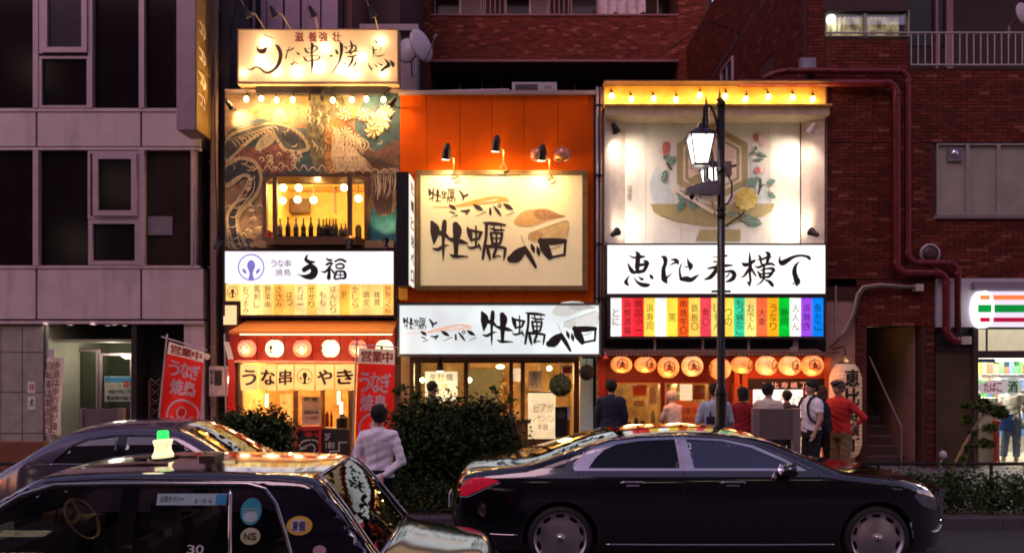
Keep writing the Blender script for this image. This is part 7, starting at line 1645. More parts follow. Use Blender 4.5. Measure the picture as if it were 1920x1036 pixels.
# roof lantern
RLn = bpy.data.objects.new('roof_lantern', None); COL.objects.link(RLn); RLn.parent = T.root; ORG[RLn.name] = Vector((0,0,0)); RLn.location = (-.0, 0, 0)
xl, zl = .22, 1.495
b = MB(); prl = [(.080,0),(.084,.012),(.066,.045),(.062,.08),(.076,.125),(.076,.135),(0,.14)]
b.lathe([(r*.84, h*.95) for r, h in prl], (xl,0,zl+.02), 16, 'z', 1, 1.7); b.build('lit_shell', glow('andon_white', (1,.84,.45), 1.3, .15, 12), RLn, smooth=True)
MB().lathe([(.095,0),(.095,.02),(0,.02)], (xl,0,zl), 16, 'z', 1, 1.7).build('base', blackgloss, RLn)
MB().lathe([(.042,0),(.040,.05),(.036,.06),(0,.06)], (xl,0,zl+.16), 14, 'z', 1, 1.2).build('green_lamp', glow('green_lamp', (.02,1,.12), 1.6, .1, 8), RLn, smooth=True)
mb = MB()
for k, ch in enumerate('個人'): put_glyph(mb, ch, -xl-.03, -xl+.03, zl+.09-.05*k, zl+.13-.05*k, lambda x, z, d: (-x, .138+d, z), .02)
point('lantern_glow', (-2.72, 5.72, 1.80), .8, (1,.85,.5), .08)
b = MB(); b.box(-.22,-.10,-.10,.10,1.49,1.53); b.build('roof_board', mat('roof_rack_dark', (.05,.03,.025), .5), T.root)
b = MB(); b.tube([(.6,.3,1.48),(.2,.3,1.505),(.05,.3,1.50)],.014,6); b.tube([(.55,-.2,1.48),(.0,-.1,1.51)],.014,6); b.build('roof_cable', mat('cable_brown', (.16,.07,.06), .5), T.root)

# ---- purple grey compact car behind the taxi
gp = mat('compact_paint', (.085,.06,.095), .16, metal=.35, var=.03, coat=1)
C = Car('purple grey compact car with tinted windows behind the taxi', 'car', (-3.97, 9.12, .004), 0,
 [(-1.80,.28),(-1.88,.5),(-1.88,.74),(-1.80,.92),(-1.62,1.04),(-1.40,1.17),(-1.12,1.35),(-.85,1.455),(-.45,1.50),(.0,1.505),(.28,1.46),(.55,1.34),(.85,1.17),(1.02,1.08),(1.35,.98),(1.66,.84),(1.82,.66),(1.86,.45),(1.80,.28)],
 [(-1.95,.60),(-1.8,.68),(-1.5,.77),(-1,.82),(1,.82),(1.45,.77),(1.75,.66),(1.9,.55)],
 [(.1,.06),(.3,.02),(.6,0),(.9,.02),(1.1,.05),(1.2,.09),(1.5,.24)],
 .2, [(-1.18,.32,.355),(1.2,.32,.355)], .036, .09, ((-1.9,.07),(-1.3,.05),(0,.05),(1,.04),(1.86,.1)), None, gp, 'compact_car')
CW = [(-1.02,1.14),(-.98,1.19),(-.84,1.33),(-.70,1.395),(-.35,1.435),(.02,1.43),(.28,1.37),(.48,1.26),(.62,1.14)]
CR1 = [(-.98,1.15),(-.82,1.32),(-.68,1.375),(-.36,1.415),(-.34,1.15)]; CR2 = [(-.26,1.15),(-.27,1.415),(.01,1.41),(.26,1.35),(.46,1.24),(.57,1.15)]
C.build([CW], [(-1.45,-.95,1.15),(.32,1.0,1.10)], glass('compact_screen', (.25,.22,.2), .14, .0), .9)
C.patch('window_frame', CW, blackgloss, .0, [CR1, CR2]); cgl = glass('compact_glass', (.14,.12,.12), .08, .0); C.patch('rear_window', CR1, cgl, -.008); C.patch('front_window', CR2, cgl, -.008)
C.trim('belt_strip', [(-1.04,1.125),(0,1.125),(.64,1.125)], .006, chrome, .003); C.trim('door_gap', [(-.3,1.12),(-.32,.7),(-.3,.28)], .0035, seam, 0)
for side in (-1,1): C.wheel(-1.18,.32,.31,.20,'steel',side); C.wheel(1.2,.32,.31,.20,'steel',side)
for ya, yb_ in ((-.62,-.08),(.08,.62)): seat(C.root, .0, ya, yb_, .42, leather)
MB().box(.6,.95,-.65,.65,.6,1.0).build('dashboard', cabin, C.root)
C.patch('tail_light', [(-1.84,.80),(-1.80,.92),(-1.66,.99),(-1.56,.94),(-1.66,.82)], tl, .004, step=.03); C.patch('headlight', [(1.5,.76),(1.52,.84),(1.66,.80),(1.8,.66),(1.7,.64)], hl, .004, step=.03)
for side in (-1,1):
    y = side*(C.hy(.5,1.12)); m_ = MB().lathe([(0,-.07),(.06,-.06),(.08,0),(.07,.05),(0,.055)], (.50, y+side*.12, 1.13), 14, 'x', 1.1, .75).build('door_mirror', gp, C.root, smooth=True)
    for xh in (-.6,.1): f = C.surf(side,.02); MB().tube([f(xh-.09,.95),f(xh+.09,.95)],.011,6).build('door_handle', gp, C.root, smooth=True)
# ================================================================ people
def ell(mb, secs, n=18):
    base = len(mb.v); m = len(secs)
    for z, cx, cy_, rx, ry in secs:
        for k in range(n): a = 2*pi*k/n; mb.v.append((cx+rx*cos(a), cy_+ry*sin(a), z))
    for i in range(m-1):
        for k in range(n): mb.f.append((base+i*n+k, base+i*n+(k+1)%n, base+(i+1)*n+(k+1)%n, base+(i+1)*n+k))
    mb.f.append(tuple(base+k for k in range(n))[::-1]); mb.f.append(tuple(base+(m-1)*n+k for k in range(n)))
def fuse(mb, name, m, parent, vox, fold=0, seed=0, smooth=4):
    """one continuous skin round overlapping volumes"""
    me = bpy.data.meshes.new('tmp'); me.from_pydata(mb.v, [], mb.f); o = bpy.data.objects.new('tmp', me)
    r = o.modifiers.new('r', 'REMESH'); r.mode = 'VOXEL'; r.voxel_size = vox; r.use_smooth_shade = True
    s = o.modifiers.new('s', 'SMOOTH'); s.iterations = smooth; s.factor = .5
    out = evaluated(o)
    out.name = name
    if fold:
        n_ = len(out.vertices); co = np.zeros(n_*3, np.float32); no = np.zeros(n_*3, np.float32)
        out.vertices.foreach_get('co', co); out.vertex_normals.foreach_get('vector', no); co = co.reshape(-1,3); no = no.reshape(-1,3); x_, y_, z_ = co.T
        w = np.sin(x_*38+z_*21+seed)*np.sin(z_*27-x_*13+y_*19+seed*2)+.6*np.sin(z_*61+x_*25+seed*3); co = co+no*(w*fold)[:,None]; out.vertices.foreach_set('co', co.ravel()); out.update()
    out.materials.clear(); out.materials.append(m); out.polygons.foreach_set('use_smooth', [True]*len(out.polygons))
    ob = bpy.data.objects.new(name, out); COL.objects.link(ob); ob.parent = parent; ORG[ob.name] = Vector((0,0,0)); return ob
skin = mat('skin', (.48,.27,.19), .5, var=.06); skin2 = mat('skin_light', (.60,.36,.27), .5, var=.06)
def cloth(name, c, v=.12): return mat('cloth_'+name, c, .85, var=v, scale=14, bump=.15, bscale=90)
V = Vector
def person(label, x, y, rz, h=1.72, arms=None, legs=None, shirt=None, sleeve=1.0, trouser=None, shoe=None, hair='short', hairm=None, skinm=skin, lean=0, grp=None, collar=True, skirt=False, tuck=True, headturn=0, vox=.013, build_w=1.0, floor=.125, belt=None, name='person', cat='person'):
    t = thing(name, label, cat, (x, y, floor), grp, rz=rz, local=True); s = h/1.72
    arms = arms or [(V((-.24,.02,1.14)), V((-.23,-.05,.88))), (V((.24,.02,1.14)), V((.23,-.05,.88)))]
    def Ln(p): p = V(p); p.y -= lean*max(0, p.z-.9); return p*s
    bw = build_w
    def tor(e): return [(z*s, 0, (cy_-lean*max(0,z-.9))*s, (rx*bw+e)*s, (ry*bw+e)*s) for z, cy_, rx, ry in ((.82,.01,.13,.10),(.90,.01,.165,.125),(.98,.0,.155,.115),(1.08,-.005,.142,.105),(1.20,-.005,.16,.115),(1.32,.005,.185,.115),(1.40,.012,.175,.10),(1.45,.015,.11,.075))]
    hc = V((0,.0,1.625)); 
    def head(p):
        q_ = V(p); c, s_ = cos(headturn), sin(headturn); q_ = V((q_.x*c-q_.y*s_, q_.x*s_+q_.y*c, q_.z)); return Ln(q_)
    hips = [V((-.085,.01,.9)), V((.085,.01,.9))]
    lg = legs or [(V((-.10,-.02,.49)), V((-.11,.02,.08))), (V((.10,-.02,.49)), V((.11,.02,.08)))]
    b = MB(); ell(b, tor(0)); b.tube([Ln((0,.015,1.42)), Ln((0,.01,1.50)), head((0,-.005,1.56))], [.062*s,.055*s,.055*s], 12)
    b.ball(head((0,.005,1.630)), .090*s, 16, 1.18, .94, 1.08); b.ball(head((0,-.035,1.575)), .058*s, 12, 1.0)
    b.tube([head((0,-.085,1.64)), head((0,-.112,1.602)), head((0,-.09,1.597))], [.010*s,.017*s,.008*s], 6)
    b.tube([head((-.02,-.088,1.57)), head((.02,-.088,1.57))], .010*s, 6)
    for e in (-1,1): b.ball(head((e*.083,.01,1.615)), .020*s, 8, 1.6, .6, 1)
    for k, (el, wr) in enumerate(arms):
        e = -1 if k == 0 else 1; sh = V((e*.175*bw,.012,1.385)); b.tube([Ln(sh), Ln(el), Ln(wr)], [.056*s,.043*s,.028*s], 10); b.tube([Ln((e*.1,.012,1.38)), Ln(sh)], [.06*s,.056*s], 10)
        d = (V(wr)-V(el)).normalized(); pa = V(wr)+d*.05; sd = d.cross(V((0,1,0))); sd = sd.normalized() if sd.length > .1 else V((1,0,0)); up = d.cross(sd).normalized()
        b.tube([Ln(wr), Ln(pa), Ln(pa+d*.04)], [.028*s,.036*s,.030*s], 8)
        for j, (ln, of_) in enumerate(((.062,-.028),(.074,-.010),(.070,.009),(.054,.026))):
            r0 = pa+d*.03+sd*of_; b.tube([Ln(r0), Ln(r0+d*ln*.55+up*.006), Ln(r0+d*ln*.85+up*.026)], [.0105*s,.0095*s,.008*s], 6)
        r0 = V(wr)+d*.02+sd*-.028*(1 if e > 0 else 1); b.tube([Ln(r0), Ln(r0-sd*.028+d*.03+up*.01), Ln(r0-sd*.03+d*.055+up*.02)], [.013*s,.011*s,.009*s], 6)
    for k, (kn, an) in enumerate(lg): b.tube([Ln(hips[k]), Ln(kn), Ln(an)], [.09*s,.062*s,.042*s], 12); b.tube([Ln(an), Ln(V(an)+V((0,-.14,-.045)))], [.042*s,.035*s], 8)
    fuse(b, 'body', skinm, t, vox)
    fz = .0055 if vox < .01 else .0035
    if '' == hair: pass
    # top
    z0 = .93 if tuck else .80
    sec = [q for q in tor(.022) if q[0] >= z0*s-.04*s]; b = MB(); ell(b, sec)
    b.tube([Ln((0,.015,1.40)), Ln((0,.015,1.475))], [.085*s,.066*s], 12)
    for k, (el, wr) in enumerate(arms):
        e = -1 if k == 0 else 1; sh = V((e*.168*bw,.012,1.375)); b.ball(Ln(sh), .078*s, 14); b.ball(Ln(el), .060*s*(sleeve>.55)+.001, 12); b.tube([Ln((e*.05,.012,1.415)), Ln(sh+V((0,0,.01)))], [.062*s,.070*s], 12)
        if sleeve > .55: w2 = V(el)+(V(wr)-V(el))*min(1,(sleeve-.5)*2)*.97; b.tube([Ln(sh), Ln(el), Ln(w2)], [.072*s,.060*s,.043*s], 10)
        else: b.tube([Ln(sh), Ln(sh+(V(el)-sh)*sleeve*1.5)], [.072*s,.064*s], 10)
    fuse(b, 'shirt', shirt, t, vox, fz*1.2, seed=len(label), smooth=9)
    if collar:
        b = MB(); b.lathe([(.066*s,0),(.064*s,.035*s),(.070*s,.038*s),(.078*s,.0)], Ln((0,.013,1.455)), 16); b.build('collar', shirt, t, smooth=True)
    b = MB()
    if skirt: ell(b, [(z*s,0,0,rx*s,ry*s) for z, rx, ry in ((.45,.24,.2),(.7,.21,.17),(.9,.18,.14),(1.0,.16,.12))])
    else:
        ell(b, [(z*s,0,.005*s,rx*bw*s,ry*bw*s) for z, rx, ry in ((.80,.165,.125),(.9,.185,.142),(.985 if tuck else .92,.178,.138))])
        for k, (kn, an) in enumerate(lg): b.tube([Ln(hips[k]), Ln(kn), Ln(V(an)+V((0,0,.03)))], [.105*s,.080*s,.068*s], 12)
    fuse(b, 'trousers' if not skirt else 'skirt', trouser or cloth('black', (.012,.012,.014)), t, vox, fz, seed=3)
    if belt: b = MB(); b.lathe([(.186*bw*s,.965*s),(.19*bw*s,.985*s),(.186*bw*s,1.0*s)], (0,.005*s,0), 24, 'z', 1, .77); b.build('belt', belt, t, smooth=True)
    b = MB()
    for kn, an in lg: b.tube([Ln(V(an)+V((0,.03,-.02))), Ln(V(an)+V((0,-.05,-.035))), Ln(V(an)+V((0,-.17,-.05)))], [.048*s,.045*s,.036*s], 10)
    fuse(b, 'shoes', shoe or cloth('shoe', (.012,.010,.010)), t, vox)
    hm = hairm or cloth('hair_black', (.012,.009,.008), .3); b = MB()
    if hair != 'none':
        b.ball(head((0,.020,1.655)), .101*s, 16, 1.06, 1.03, 1.10)
        b.ball(head((0,.035,1.615 if hair == 'short' else 1.60)), .082*s, 14, 1.0, 1.10, .95)
        if hair == 'bob': b.tube([head((0,.03,1.64)), head((0,.045,1.50))], [.10*s,.088*s], 14)
        if hair == 'long': b.tube([head((0,.03,1.64)), head((0,.055,1.5)), Ln((0,.085,1.32))], [.10*s,.088*s,.06*s], 14)
        fuse(b, 'hair', hm, t, vox*.7, .0045, seed=5, smooth=2)
    for e in (-1,1):
        b = MB(); b.ball(head((e*.032,-.078,1.637)), .011*s, 8); b.build('eye', mat('eye_dark', (.02,.015,.012), .2), t)
    return t, s, Ln, head
def backpack(t, s, Ln, m, w=.30, h0=.98, h1=1.42):
    b = MB(); ell(b, [(z*s, 0, .20*s, rx*s, ry*s) for z, rx, ry in ((h0,w*.42,.07),(h0+.04,w*.5,.10),(h0+.2,w*.52,.125),(h1-.1,w*.48,.105),(h1,w*.34,.06))]); ell(b, [(z*s,0,.29*s,rx*s,ry*s) for z, rx, ry in ((h0+.05,w*.36,.03),(h0+.1,w*.4,.06),(h0+.22,w*.34,.04))])
    r = thing('backpack', 'dark backpack worn by the man in the short sleeved shirt', 'backpack', t.location, rz=t.rotation_euler.z, local=True)
    fuse(b, 'bag', m, r, .012, .003)
    for e in (-1,1): q = MB(); q.tube([Ln((e*.09,.17,h1-.06)), Ln((e*.10,.09,1.475)), Ln((e*.10,.0,1.50)), Ln((e*.105,-.09,1.445)), Ln((e*.11,-.145,1.34)), Ln((e*.125,-.145,1.22)), Ln((e*.15,-.12,1.12)), Ln((e*.185,-.02,1.06)), Ln((e*.16,.12,1.02))], .020*s, 8); q.build('strap', m, r, smooth=True)
    return r
white = cloth('white', (.84,.78,.86), .05)
# big man with hands clasped behind his back
XM, YMn = X(710, 8.95), 8.95
arm_b = [(V((-.275,.06,1.10)), V((-.08,.17,.93))), (V((.275,.06,1.10)), V((.08,.17,.93)))]
mw = person('man in a white shirt seen from behind with hands clasped behind his back', XM, YMn, pi, 1.70, arm_b, None, white, 1.0, cloth('black', (.010,.010,.012)), None, 'short', headturn=.5, vox=.0085, build_w=1.0, floor=.008, belt=mat('belt_black', (.012,.01,.012), .3))
b = MB(); Ln = mw[2]      # back seam, yoke and cuffs of the white shirt
b.tube([Ln((-.15,.125,1.36)), Ln((0,.138,1.345)), Ln((.15,.125,1.36))], .0035, 5); b.tube([Ln((0,.139,1.345)), Ln((.003,.140,1.2)), Ln((0,.136,1.02))], .0035, 5); b.build('seam', cloth('white_seam', (.55,.50,.56)), mw[0])
MB().box(-.09,.09,.20,.215,.86,.90).build('held_card', mat('card_pink', (.5,.2,.2), .6), mw[0])
# shop front people, on the pavement
def px_person(u, Y): return X(u, Y), Y
x, y = px_person(1146, 13.4); person('man in a dark navy suit standing at the red alley window with his back turned', x, y, pi*.95, 1.74, None, None, cloth('navy', (.012,.014,.035)), 1.0, cloth('navy', (.012,.014,.035)), hair='short', build_w=1.08, vox=.014, tuck=False)
x, y = px_person(1340, 12.6); g_ = person('man in a pale blue shirt with dark straps half hidden by the lamp post', x, y, pi, 1.70, [(V((-.27,.0,1.12)), V((-.24,-.14,.95))), (V((.27,.0,1.12)), V((.24,-.14,.95)))], None, cloth('pale_blue', (.42,.46,.58)), 1.0, hair='short', build_w=1.15, vox=.014)
b = MB(); Ln = g_[2]
for e in (-1,1): b.tube([Ln((e*.10,.14,1.0)), Ln((e*.105,.135,1.25)), Ln((e*.09,.10,1.42)), Ln((e*.09,.0,1.46))], .016, 6)
b.box(-.17,.17,.13,.15,.98,1.20); b.build('apron_strap', cloth('strap_navy', (.02,.02,.04)), g_[0])
x, y = px_person(1392, 13.2); person('woman with a dark bob in a red dress seen from behind', x, y, pi, 1.62, None, None, cloth('dark_red', (.32,.012,.02)), .3, cloth('dark_red', (.32,.012,.02)), hair='bob', skirt=True, vox=.014, build_w=.92, skinm=skin2, collar=False)
x, y = px_person(1441, 12.9); person('man in a white polo shirt standing behind the grey notice board', x, y, pi*.8, 1.70, [(V((-.27,.0,1.13)), V((-.26,-.16,.98))), (V((.26,.0,1.13)), V((.24,-.12,.92)))], None, cloth('white2', (.62,.52,.45), .06), .4, cloth('black', (.010,.010,.012)), hair='short', headturn=-.4, vox=.014, build_w=1.05)
x, y = px_person(1475, 14.2); person('dark haired person further back between the board and the lit menu', x, y, pi, 1.52, None, None, cloth('charcoal', (.03,.025,.025)), 1.0, hair='short', vox=.016)
x, y = px_person(1521, 12.7); g_ = person('man in a short sleeved white shirt facing the alley with a backpack', x, y, -pi*.42, 1.76, [(V((-.24,.03,1.13)), V((-.22,-.05,.88))), (V((.24,.0,1.13)), V((.22,-.10,.90)))], None, white, .42, cloth('black', (.010,.010,.012)), hair='short', vox=.013, build_w=1.0)
backpack(g_[0], g_[1], g_[2], cloth('pack', (.012,.012,.02)), .34, .86, 1.38)
x, y = px_person(1541, 13.6); person('woman with long brown hair standing behind the backpack man', x, y, pi*.9, 1.62, None, None, cloth('brown', (.09,.05,.035)), 1.0, cloth('black', (.010,.010,.012)), hair='long', hairm=cloth('hair_brown', (.05,.022,.012), .3), vox=.015, skinm=skin2)
x, y = px_person(1577, 12.9); g_ = person('man in a red shirt and flat cap with one hand on his hip', x, y, -pi*.36, 1.74, [(V((-.36,.10,1.14)), V((-.20,.02,1.02))), (V((.34,.16,1.16)), V((.19,.06,.98)))], None, cloth('red_shirt', (.62,.025,.02), .1), .8, cloth('khaki', (.22,.14,.07)), hair='short', hairm=cloth('hair_grey', (.10,.08,.07), .3), lean=.10, tuck=False, vox=.013, build_w=1.06)
hd = g_[3]; b = MB(); b.ball(hd((0,.005,1.715)), .104, 14, .42, .98, 1.15); b.tube([hd((-.05,-.09,1.70)), hd((0,-.135,1.695)), hd((.05,-.09,1.70))], [.02,.03,.02], 6); fuse(b, 'flat_cap', cloth('cap_grey', (.07,.055,.05)), g_[0], .010)
x, y = px_person(812, 14.2); person('dark haired passer by whose head shows over the big bush', x, y, pi*.5, 1.68, None, None, cloth('charcoal', (.03,.025,.025)), 1.0, hair='short', vox=.016)
x, y = px_person(1268, 14.35); person('cook in a white jacket bending by the orange placard', x, y, pi*1.15, 1.50, [(V((-.22,-.1,1.18)), V((-.12,-.3,1.1))), (V((.22,-.1,1.18)), V((.15,-.3,1.05)))], None, cloth('cream', (.7,.55,.4)), 1.0, cloth('cream', (.7,.55,.4)), hair='short', hairm=cloth('cook_cap', (.6,.5,.42)), lean=.25, vox=.016)
x, y = px_person(1262, 16.1); person('cook with dark hair inside the second red window', x, y, pi*.1, 1.66, None, None, cloth('charcoal', (.03,.025,.025)), 1.0, vox=.016, floor=.14)
x, y = px_person(1897, 15.8); g_ = person('store clerk in a white top and jeans with a green cap and blue apron', x, y, pi*.86, 1.66, [(V((-.26,.0,1.16)), V((-.14,-.22,1.12))), (V((.26,.0,1.16)), V((.14,-.22,1.12)))], [(V((-.09,-.02,.49)), V((-.08,.02,.08))), (V((.11,-.02,.49)), V((.15,.02,.08)))], cloth('white3', (.75,.72,.68), .06), .4, cloth('denim', (.14,.19,.32), .2), cloth('shoe_white', (.6,.6,.6)), vox=.014, floor=.136, hairm=cloth('hair_brown', (.05,.022,.012), .3))
hd = g_[3]; b = MB(); b.ball(hd((0,.005,1.72)), .10, 12, .6, .98, 1.1); fuse(b, 'cap', cloth('cap_green', (.03,.30,.14)), g_[0], .012)
b = MB(); Ln = g_[2]; ell(b, [(z*g_[1],.10,.08,.14,.08) for z in (.66,.72,.9,1.0,1.02)]); fuse(b, 'apron', cloth('apron_blue', (.02,.08,.35)), g_[0], .012)
t = thing('red_stool', 'narrow red stand beside the store clerk', 'stand', (X(1868,15.5),15.5,.136)); b = MB(); c = W(1868,0,15.5); b.lathe([(.10,.14),(.06,.2),(.05,.9),(.09,1.0),(0,1.0)],(c.x,15.5,0),10); b.build('column', mat('jar_red2', (.5,.03,.02), .4), t)

# ================================================================ street lamp
lmm = mat('lamp_black', (.018,.014,.014), .3, metal=.4, var=.15); YL = 10.75
LPn = thing('street_lamp', 'tall black street lamp post with two lanterns in front of the food alley', 'street lamp', (X(1352,YL),YL,.12))
xc = X(1352,YL)
b = MB(); b.tube([(xc,YL,.12),(xc,YL,.3),(xc,YL,.32),(xc,YL,Z(738,YL)),(xc,YL,Z(730,YL)),(xc,YL,Z(724,YL)),(xc,YL,Z(190,YL))],[.12,.12,.085,.082,.078,.055,.052],16); b.build('post', lmm, LPn, smooth=True)
for v, r in ((738,.092),(404,.07),(392,.066),(318,.07),(196,.062)): MB().cyl((xc,YL,Z(v+3,YL)),(xc,YL,Z(v-3,YL)),r,n=16).build('collar', lmm, LPn)
MB().box(xc-.13,xc+.13,YL-.02,YL+.02,Z(548,YL),Z(544,YL)).build('cross_bar', lmm, LPn)
b = MB(); b.lathe([(.05,0),(.03,.03),(.012,.05),(.02,.08),(.006,.14),(0,.26)],(xc-.02,YL,Z(188,YL)),10); b.lathe([(.02,0),(.012,.05),(.02,.08),(.006,.14),(0,.26)],(X(1334,YL),YL+.3,Z(188,YL)),10); b.build('finial', mat('finial_gold', (.35,.18,.06), .35, metal=.7), LPn)
b = MB(); b.tube([(X(1334,YL),YL+.3,Z(186,YL)),(X(1334,YL),YL+.3,Z(330,YL))],.04,8); b.build('rear_post', lmm, LPn, smooth=True)
def scroll(u0, v0, u1, v1, dy, vt):
    b = MB(); P = []
    for i in range(13):
        a = pi*i/12; u_ = (u0+u1)/2-(u1-u0)/2*cos(a); P.append((X(u_,YL),YL+dy,Z(v0+(v1-v0)*i/12,YL)+ (Z(vt,YL)-Z(v0,YL))*sin(a)))
    b.tube([(P[0][0],P[0][1],Z(234,YL))]+P, .018, 8); return b
sb = scroll(1320, 205, 1345, 250, 0, 178); sb.build('scroll_arm', lmm, LPn, smooth=True)
sb = scroll(1327, 210, 1347, 330, .25, 186); sb.build('scroll_arm', lmm, LPn, smooth=True)
def lantern(u, v, s, dy, lab, e):
    o = bpy.data.objects.new('lantern', None); COL.objects.link(o); o.parent = LPn; o['label'] = lab; ORG[o.name] = ORG[LPn.name]; o.empty_display_size = .1
    c = V((X(u,YL+dy), YL+dy, Z(v,YL+dy))); k = s
    def sq(mb, z0, w0, z1, w1):
        b0 = [(c.x-w0,c.y-w0,c.z+z0),(c.x+w0,c.y-w0,c.z+z0),(c.x+w0,c.y+w0,c.z+z0),(c.x-w0,c.y+w0,c.z+z0)]; b1 = [(c.x-w1,c.y-w1,c.z+z1),(c.x+w1,c.y-w1,c.z+z1),(c.x+w1,c.y+w1,c.z+z1),(c.x-w1,c.y+w1,c.z+z1)]
        mb.add(b0+b1, [(0,3,2,1),(4,5,6,7),(0,1,5,4),(1,2,6,5),(2,3,7,6),(3,0,4,7)])
    r = MB(); sq(r, .19*k, .21*k, .22*k, .21*k); sq(r, .22*k, .20*k, .33*k, .055*k); sq(r, .33*k, .04*k, .40*k, .02*k); r.build('roof', lmm, o)
    g_ = MB(); sq(g_, -.22*k, .095*k, .19*k, .165*k); g_.build('glass', glow('lamp_glass', (1,.93,.95), 2.6, .05), o)
    f_ = MB()
    for a, c_ in ((-1,-1),(1,-1),(1,1),(-1,1)): f_.tube([(c.x+a*.10*k,c.y+c_*.10*k,c.z-.22*k),(c.x+a*.172*k,c.y+c_*.172*k,c.z+.19*k)],.012*k,5)
    f_.tube([(c.x+.03,c.y-.102*k,c.z-.22*k),(c.x+.04,c.y-.172*k,c.z+.19*k)],.008*k,5); sq(f_, -.26*k,.12*k,-.22*k,.12*k); f_.build('cage', lmm, o)
    point('street_light', (c.x-.25, c.y-.3, c.z-.1), e, (1,.9,.85), .1, o)
lantern(1313, 281, .92, 0, 'upper white lit lantern of the street lamp', 9)
lantern(1335, 338, .80, .45, 'lower white lit lantern behind the first', 5)
cm = mat('camera_grey', (.10,.08,.10), .45, metal=.2)
b = MB(); a_ = [(X(1284,YL),Z(362,YL)),(X(1286,YL),Z(354,YL)),(X(1318,YL),Z(343,YL)),(X(1346,YL),Z(340,YL)),(X(1346,YL),Z(368,YL)),(X(1300,YL),Z(368,YL))]
n = len(a_)
for yy_2 in (YL-.10, YL+.08): b.v += [(p[0],yy_2,p[1]) for p in a_]
b.f = [tuple(range(n))[::-1], tuple(range(n,2*n))]+[(i,(i+1)%n,n+(i+1)%n,n+i) for i in range(n)]
b.build('camera_housing', cm, LPn); b = MB(); b.pb(1314,1338,366,370,YL-.09,.1); b.build('white_strip', mat('strip_white2', (.6,.5,.5), .5), LPn)
MB().ball((X(1297,YL),YL,Z(370,YL)), .035, 8).build('lens', blackgloss, LPn); MB().ball((X(1327,YL),YL-.05,Z(341,YL)), .04, 8).build('knob', cm, LPn)
b = MB(); b.pb(1358,1372,302,329,YL-.05,.1); b.tube([W(1370,312,YL),W(1380,310,YL)],.02,6); b.build('control_box', mat('control_brown', (.14,.08,.07), .5), LPn)
b = MB(); b.tube([W(1365,329,YL-.03),W(1372,345,YL-.05),W(1372,368,YL-.05),W(1364,382,YL-.04),W(1352,385,YL-.02)],.014,6); b.build('cable', blackgloss, LPn, smooth=True)
b = MB(); b.tube([W(1334,375,YL),W(1340,395,YL),W(1338,402,YL)],.006,5); b.build('hanging_wire', mat('wire_tan', (.3,.15,.1), .5), LPn)

# ================================================================ pavement furniture
bdm = mat('board_back', (.17,.13,.13), .45, metal=.2, var=.08); bpm = mat('board_post', (.30,.22,.21), .4, metal=.3)
t = thing('notice_board', 'grey brown notice board on two square posts seen from behind by the food alley', 'notice board', (X(1455,11.6),11.6,.12))
MB().pb(1424,1486,766,823,11.6,.03).build('panel', bdm, t)
for u0,u1 in ((1411,1424),(1486,1500)): MB().box(X(u0,11.6),X(u1,11.6),11.58,11.66,.12,Z(765,11.6)).build('post', bpm, t)
t = thing('notice_board', 'lower grey brown notice board on posts beside the office lobby', 'notice board', (X(190,11.6),11.6,.12))
MB().pb(155,222,766,812,11.6,.03).build('panel', bdm, t)
for u0,u1 in ((150,156),(222,232)): MB().box(X(u0,11.6),X(u1,11.6),11.58,11.66,.12,Z(765,11.6)).build('post', bpm, t)
t = thing('utility_cabinet', 'pale rounded utility cabinet with a dark slot beside the small bush', 'cabinet', (X(396,11.8),11.8,.12))
YU = 11.8; P = [(X(380,YU),.12),(X(412,YU),.12),(X(412,YU),Z(803,YU)),(X(408,YU),Z(796,YU)),(X(402,YU),Z(794,YU)),(X(390,YU),Z(794,YU)),(X(384,YU),Z(796,YU)),(X(380,YU),Z(803,YU))]
b = MB(); n=len(P); b.v = [(p[0],YU,p[1]) for p in P]+[(p[0],YU+.2,p[1]) for p in P]; b.f = [tuple(range(n)), tuple(range(n,2*n))[::-1]]+[(i,n+i,n+(i+1)%n,(i+1)%n) for i in range(n)]; b.build('case', mat('cabinet_pale', (.32,.26,.24), .5), t)
MB().pb(385,400,806,811,YU-.005,.01).build('slot', blackgloss, t); MB().pb(386,398,815,840,YU-.005,.01).build('panel', mat('cab_grey', (.15,.13,.13), .4), t)
# trellis and stand by the office block
t = thing('lattice_screen', 'brown lattice screen standing by the dark shutter', 'lattice', (X(291,14.2),14.2,.12))
for k in range(9): MB().tube([(X(281,14.2),14.2,Z(725+k*18,14.2)),(X(301,14.2),14.2,Z(709+k*18,14.2))],.012,4).build('slat', wdk, t); MB().tube([(X(301,14.2),14.22,Z(725+k*18,14.2)),(X(281,14.2),14.22,Z(709+k*18,14.2))],.012,4).build('slat', wdk, t)
b = MB(); b.box(X(279,14.2),X(281,14.2),14.18,14.24,.12,Z(712,14.2)); b.box(X(301,14.2),X(303,14.2),14.18,14.24,.12,Z(712,14.2)); b.build('frame', wdk, t)
# low orange brown hoarding at the far left
t = thing('low_wall', 'low rust brown wall under the tiled office front', 'wall', (X(20,12.4),12.4,.12)); MB().box(X(-300,12.4),X(82,12.4),12.4,12.55,.12,Z(828,12.4)).build('wall_face', mat('rust_wall', (.19,.055,.025), .6, var=.15), t)
# guard rail
t = thing('guard_rail', 'black pedestrian guard rail along the planted kerb', 'railing', (2,10.75,.12))
MB().tube([(X(-400,11),10.95,.77),(X(2300,11),10.95,.77)],.024,8).build('top_rail', lmm, t)
MB().tube([(X(-400,11),10.95,.35),(X(2300,11),10.95,.35)],.016,6).build('lower_rail', lmm, t)
for i in range(-6, 10): MB().cyl((i*1.6+.4,10.95,.12),(i*1.6+.4,10.95,.77),.022,n=8).build('post', lmm, t)

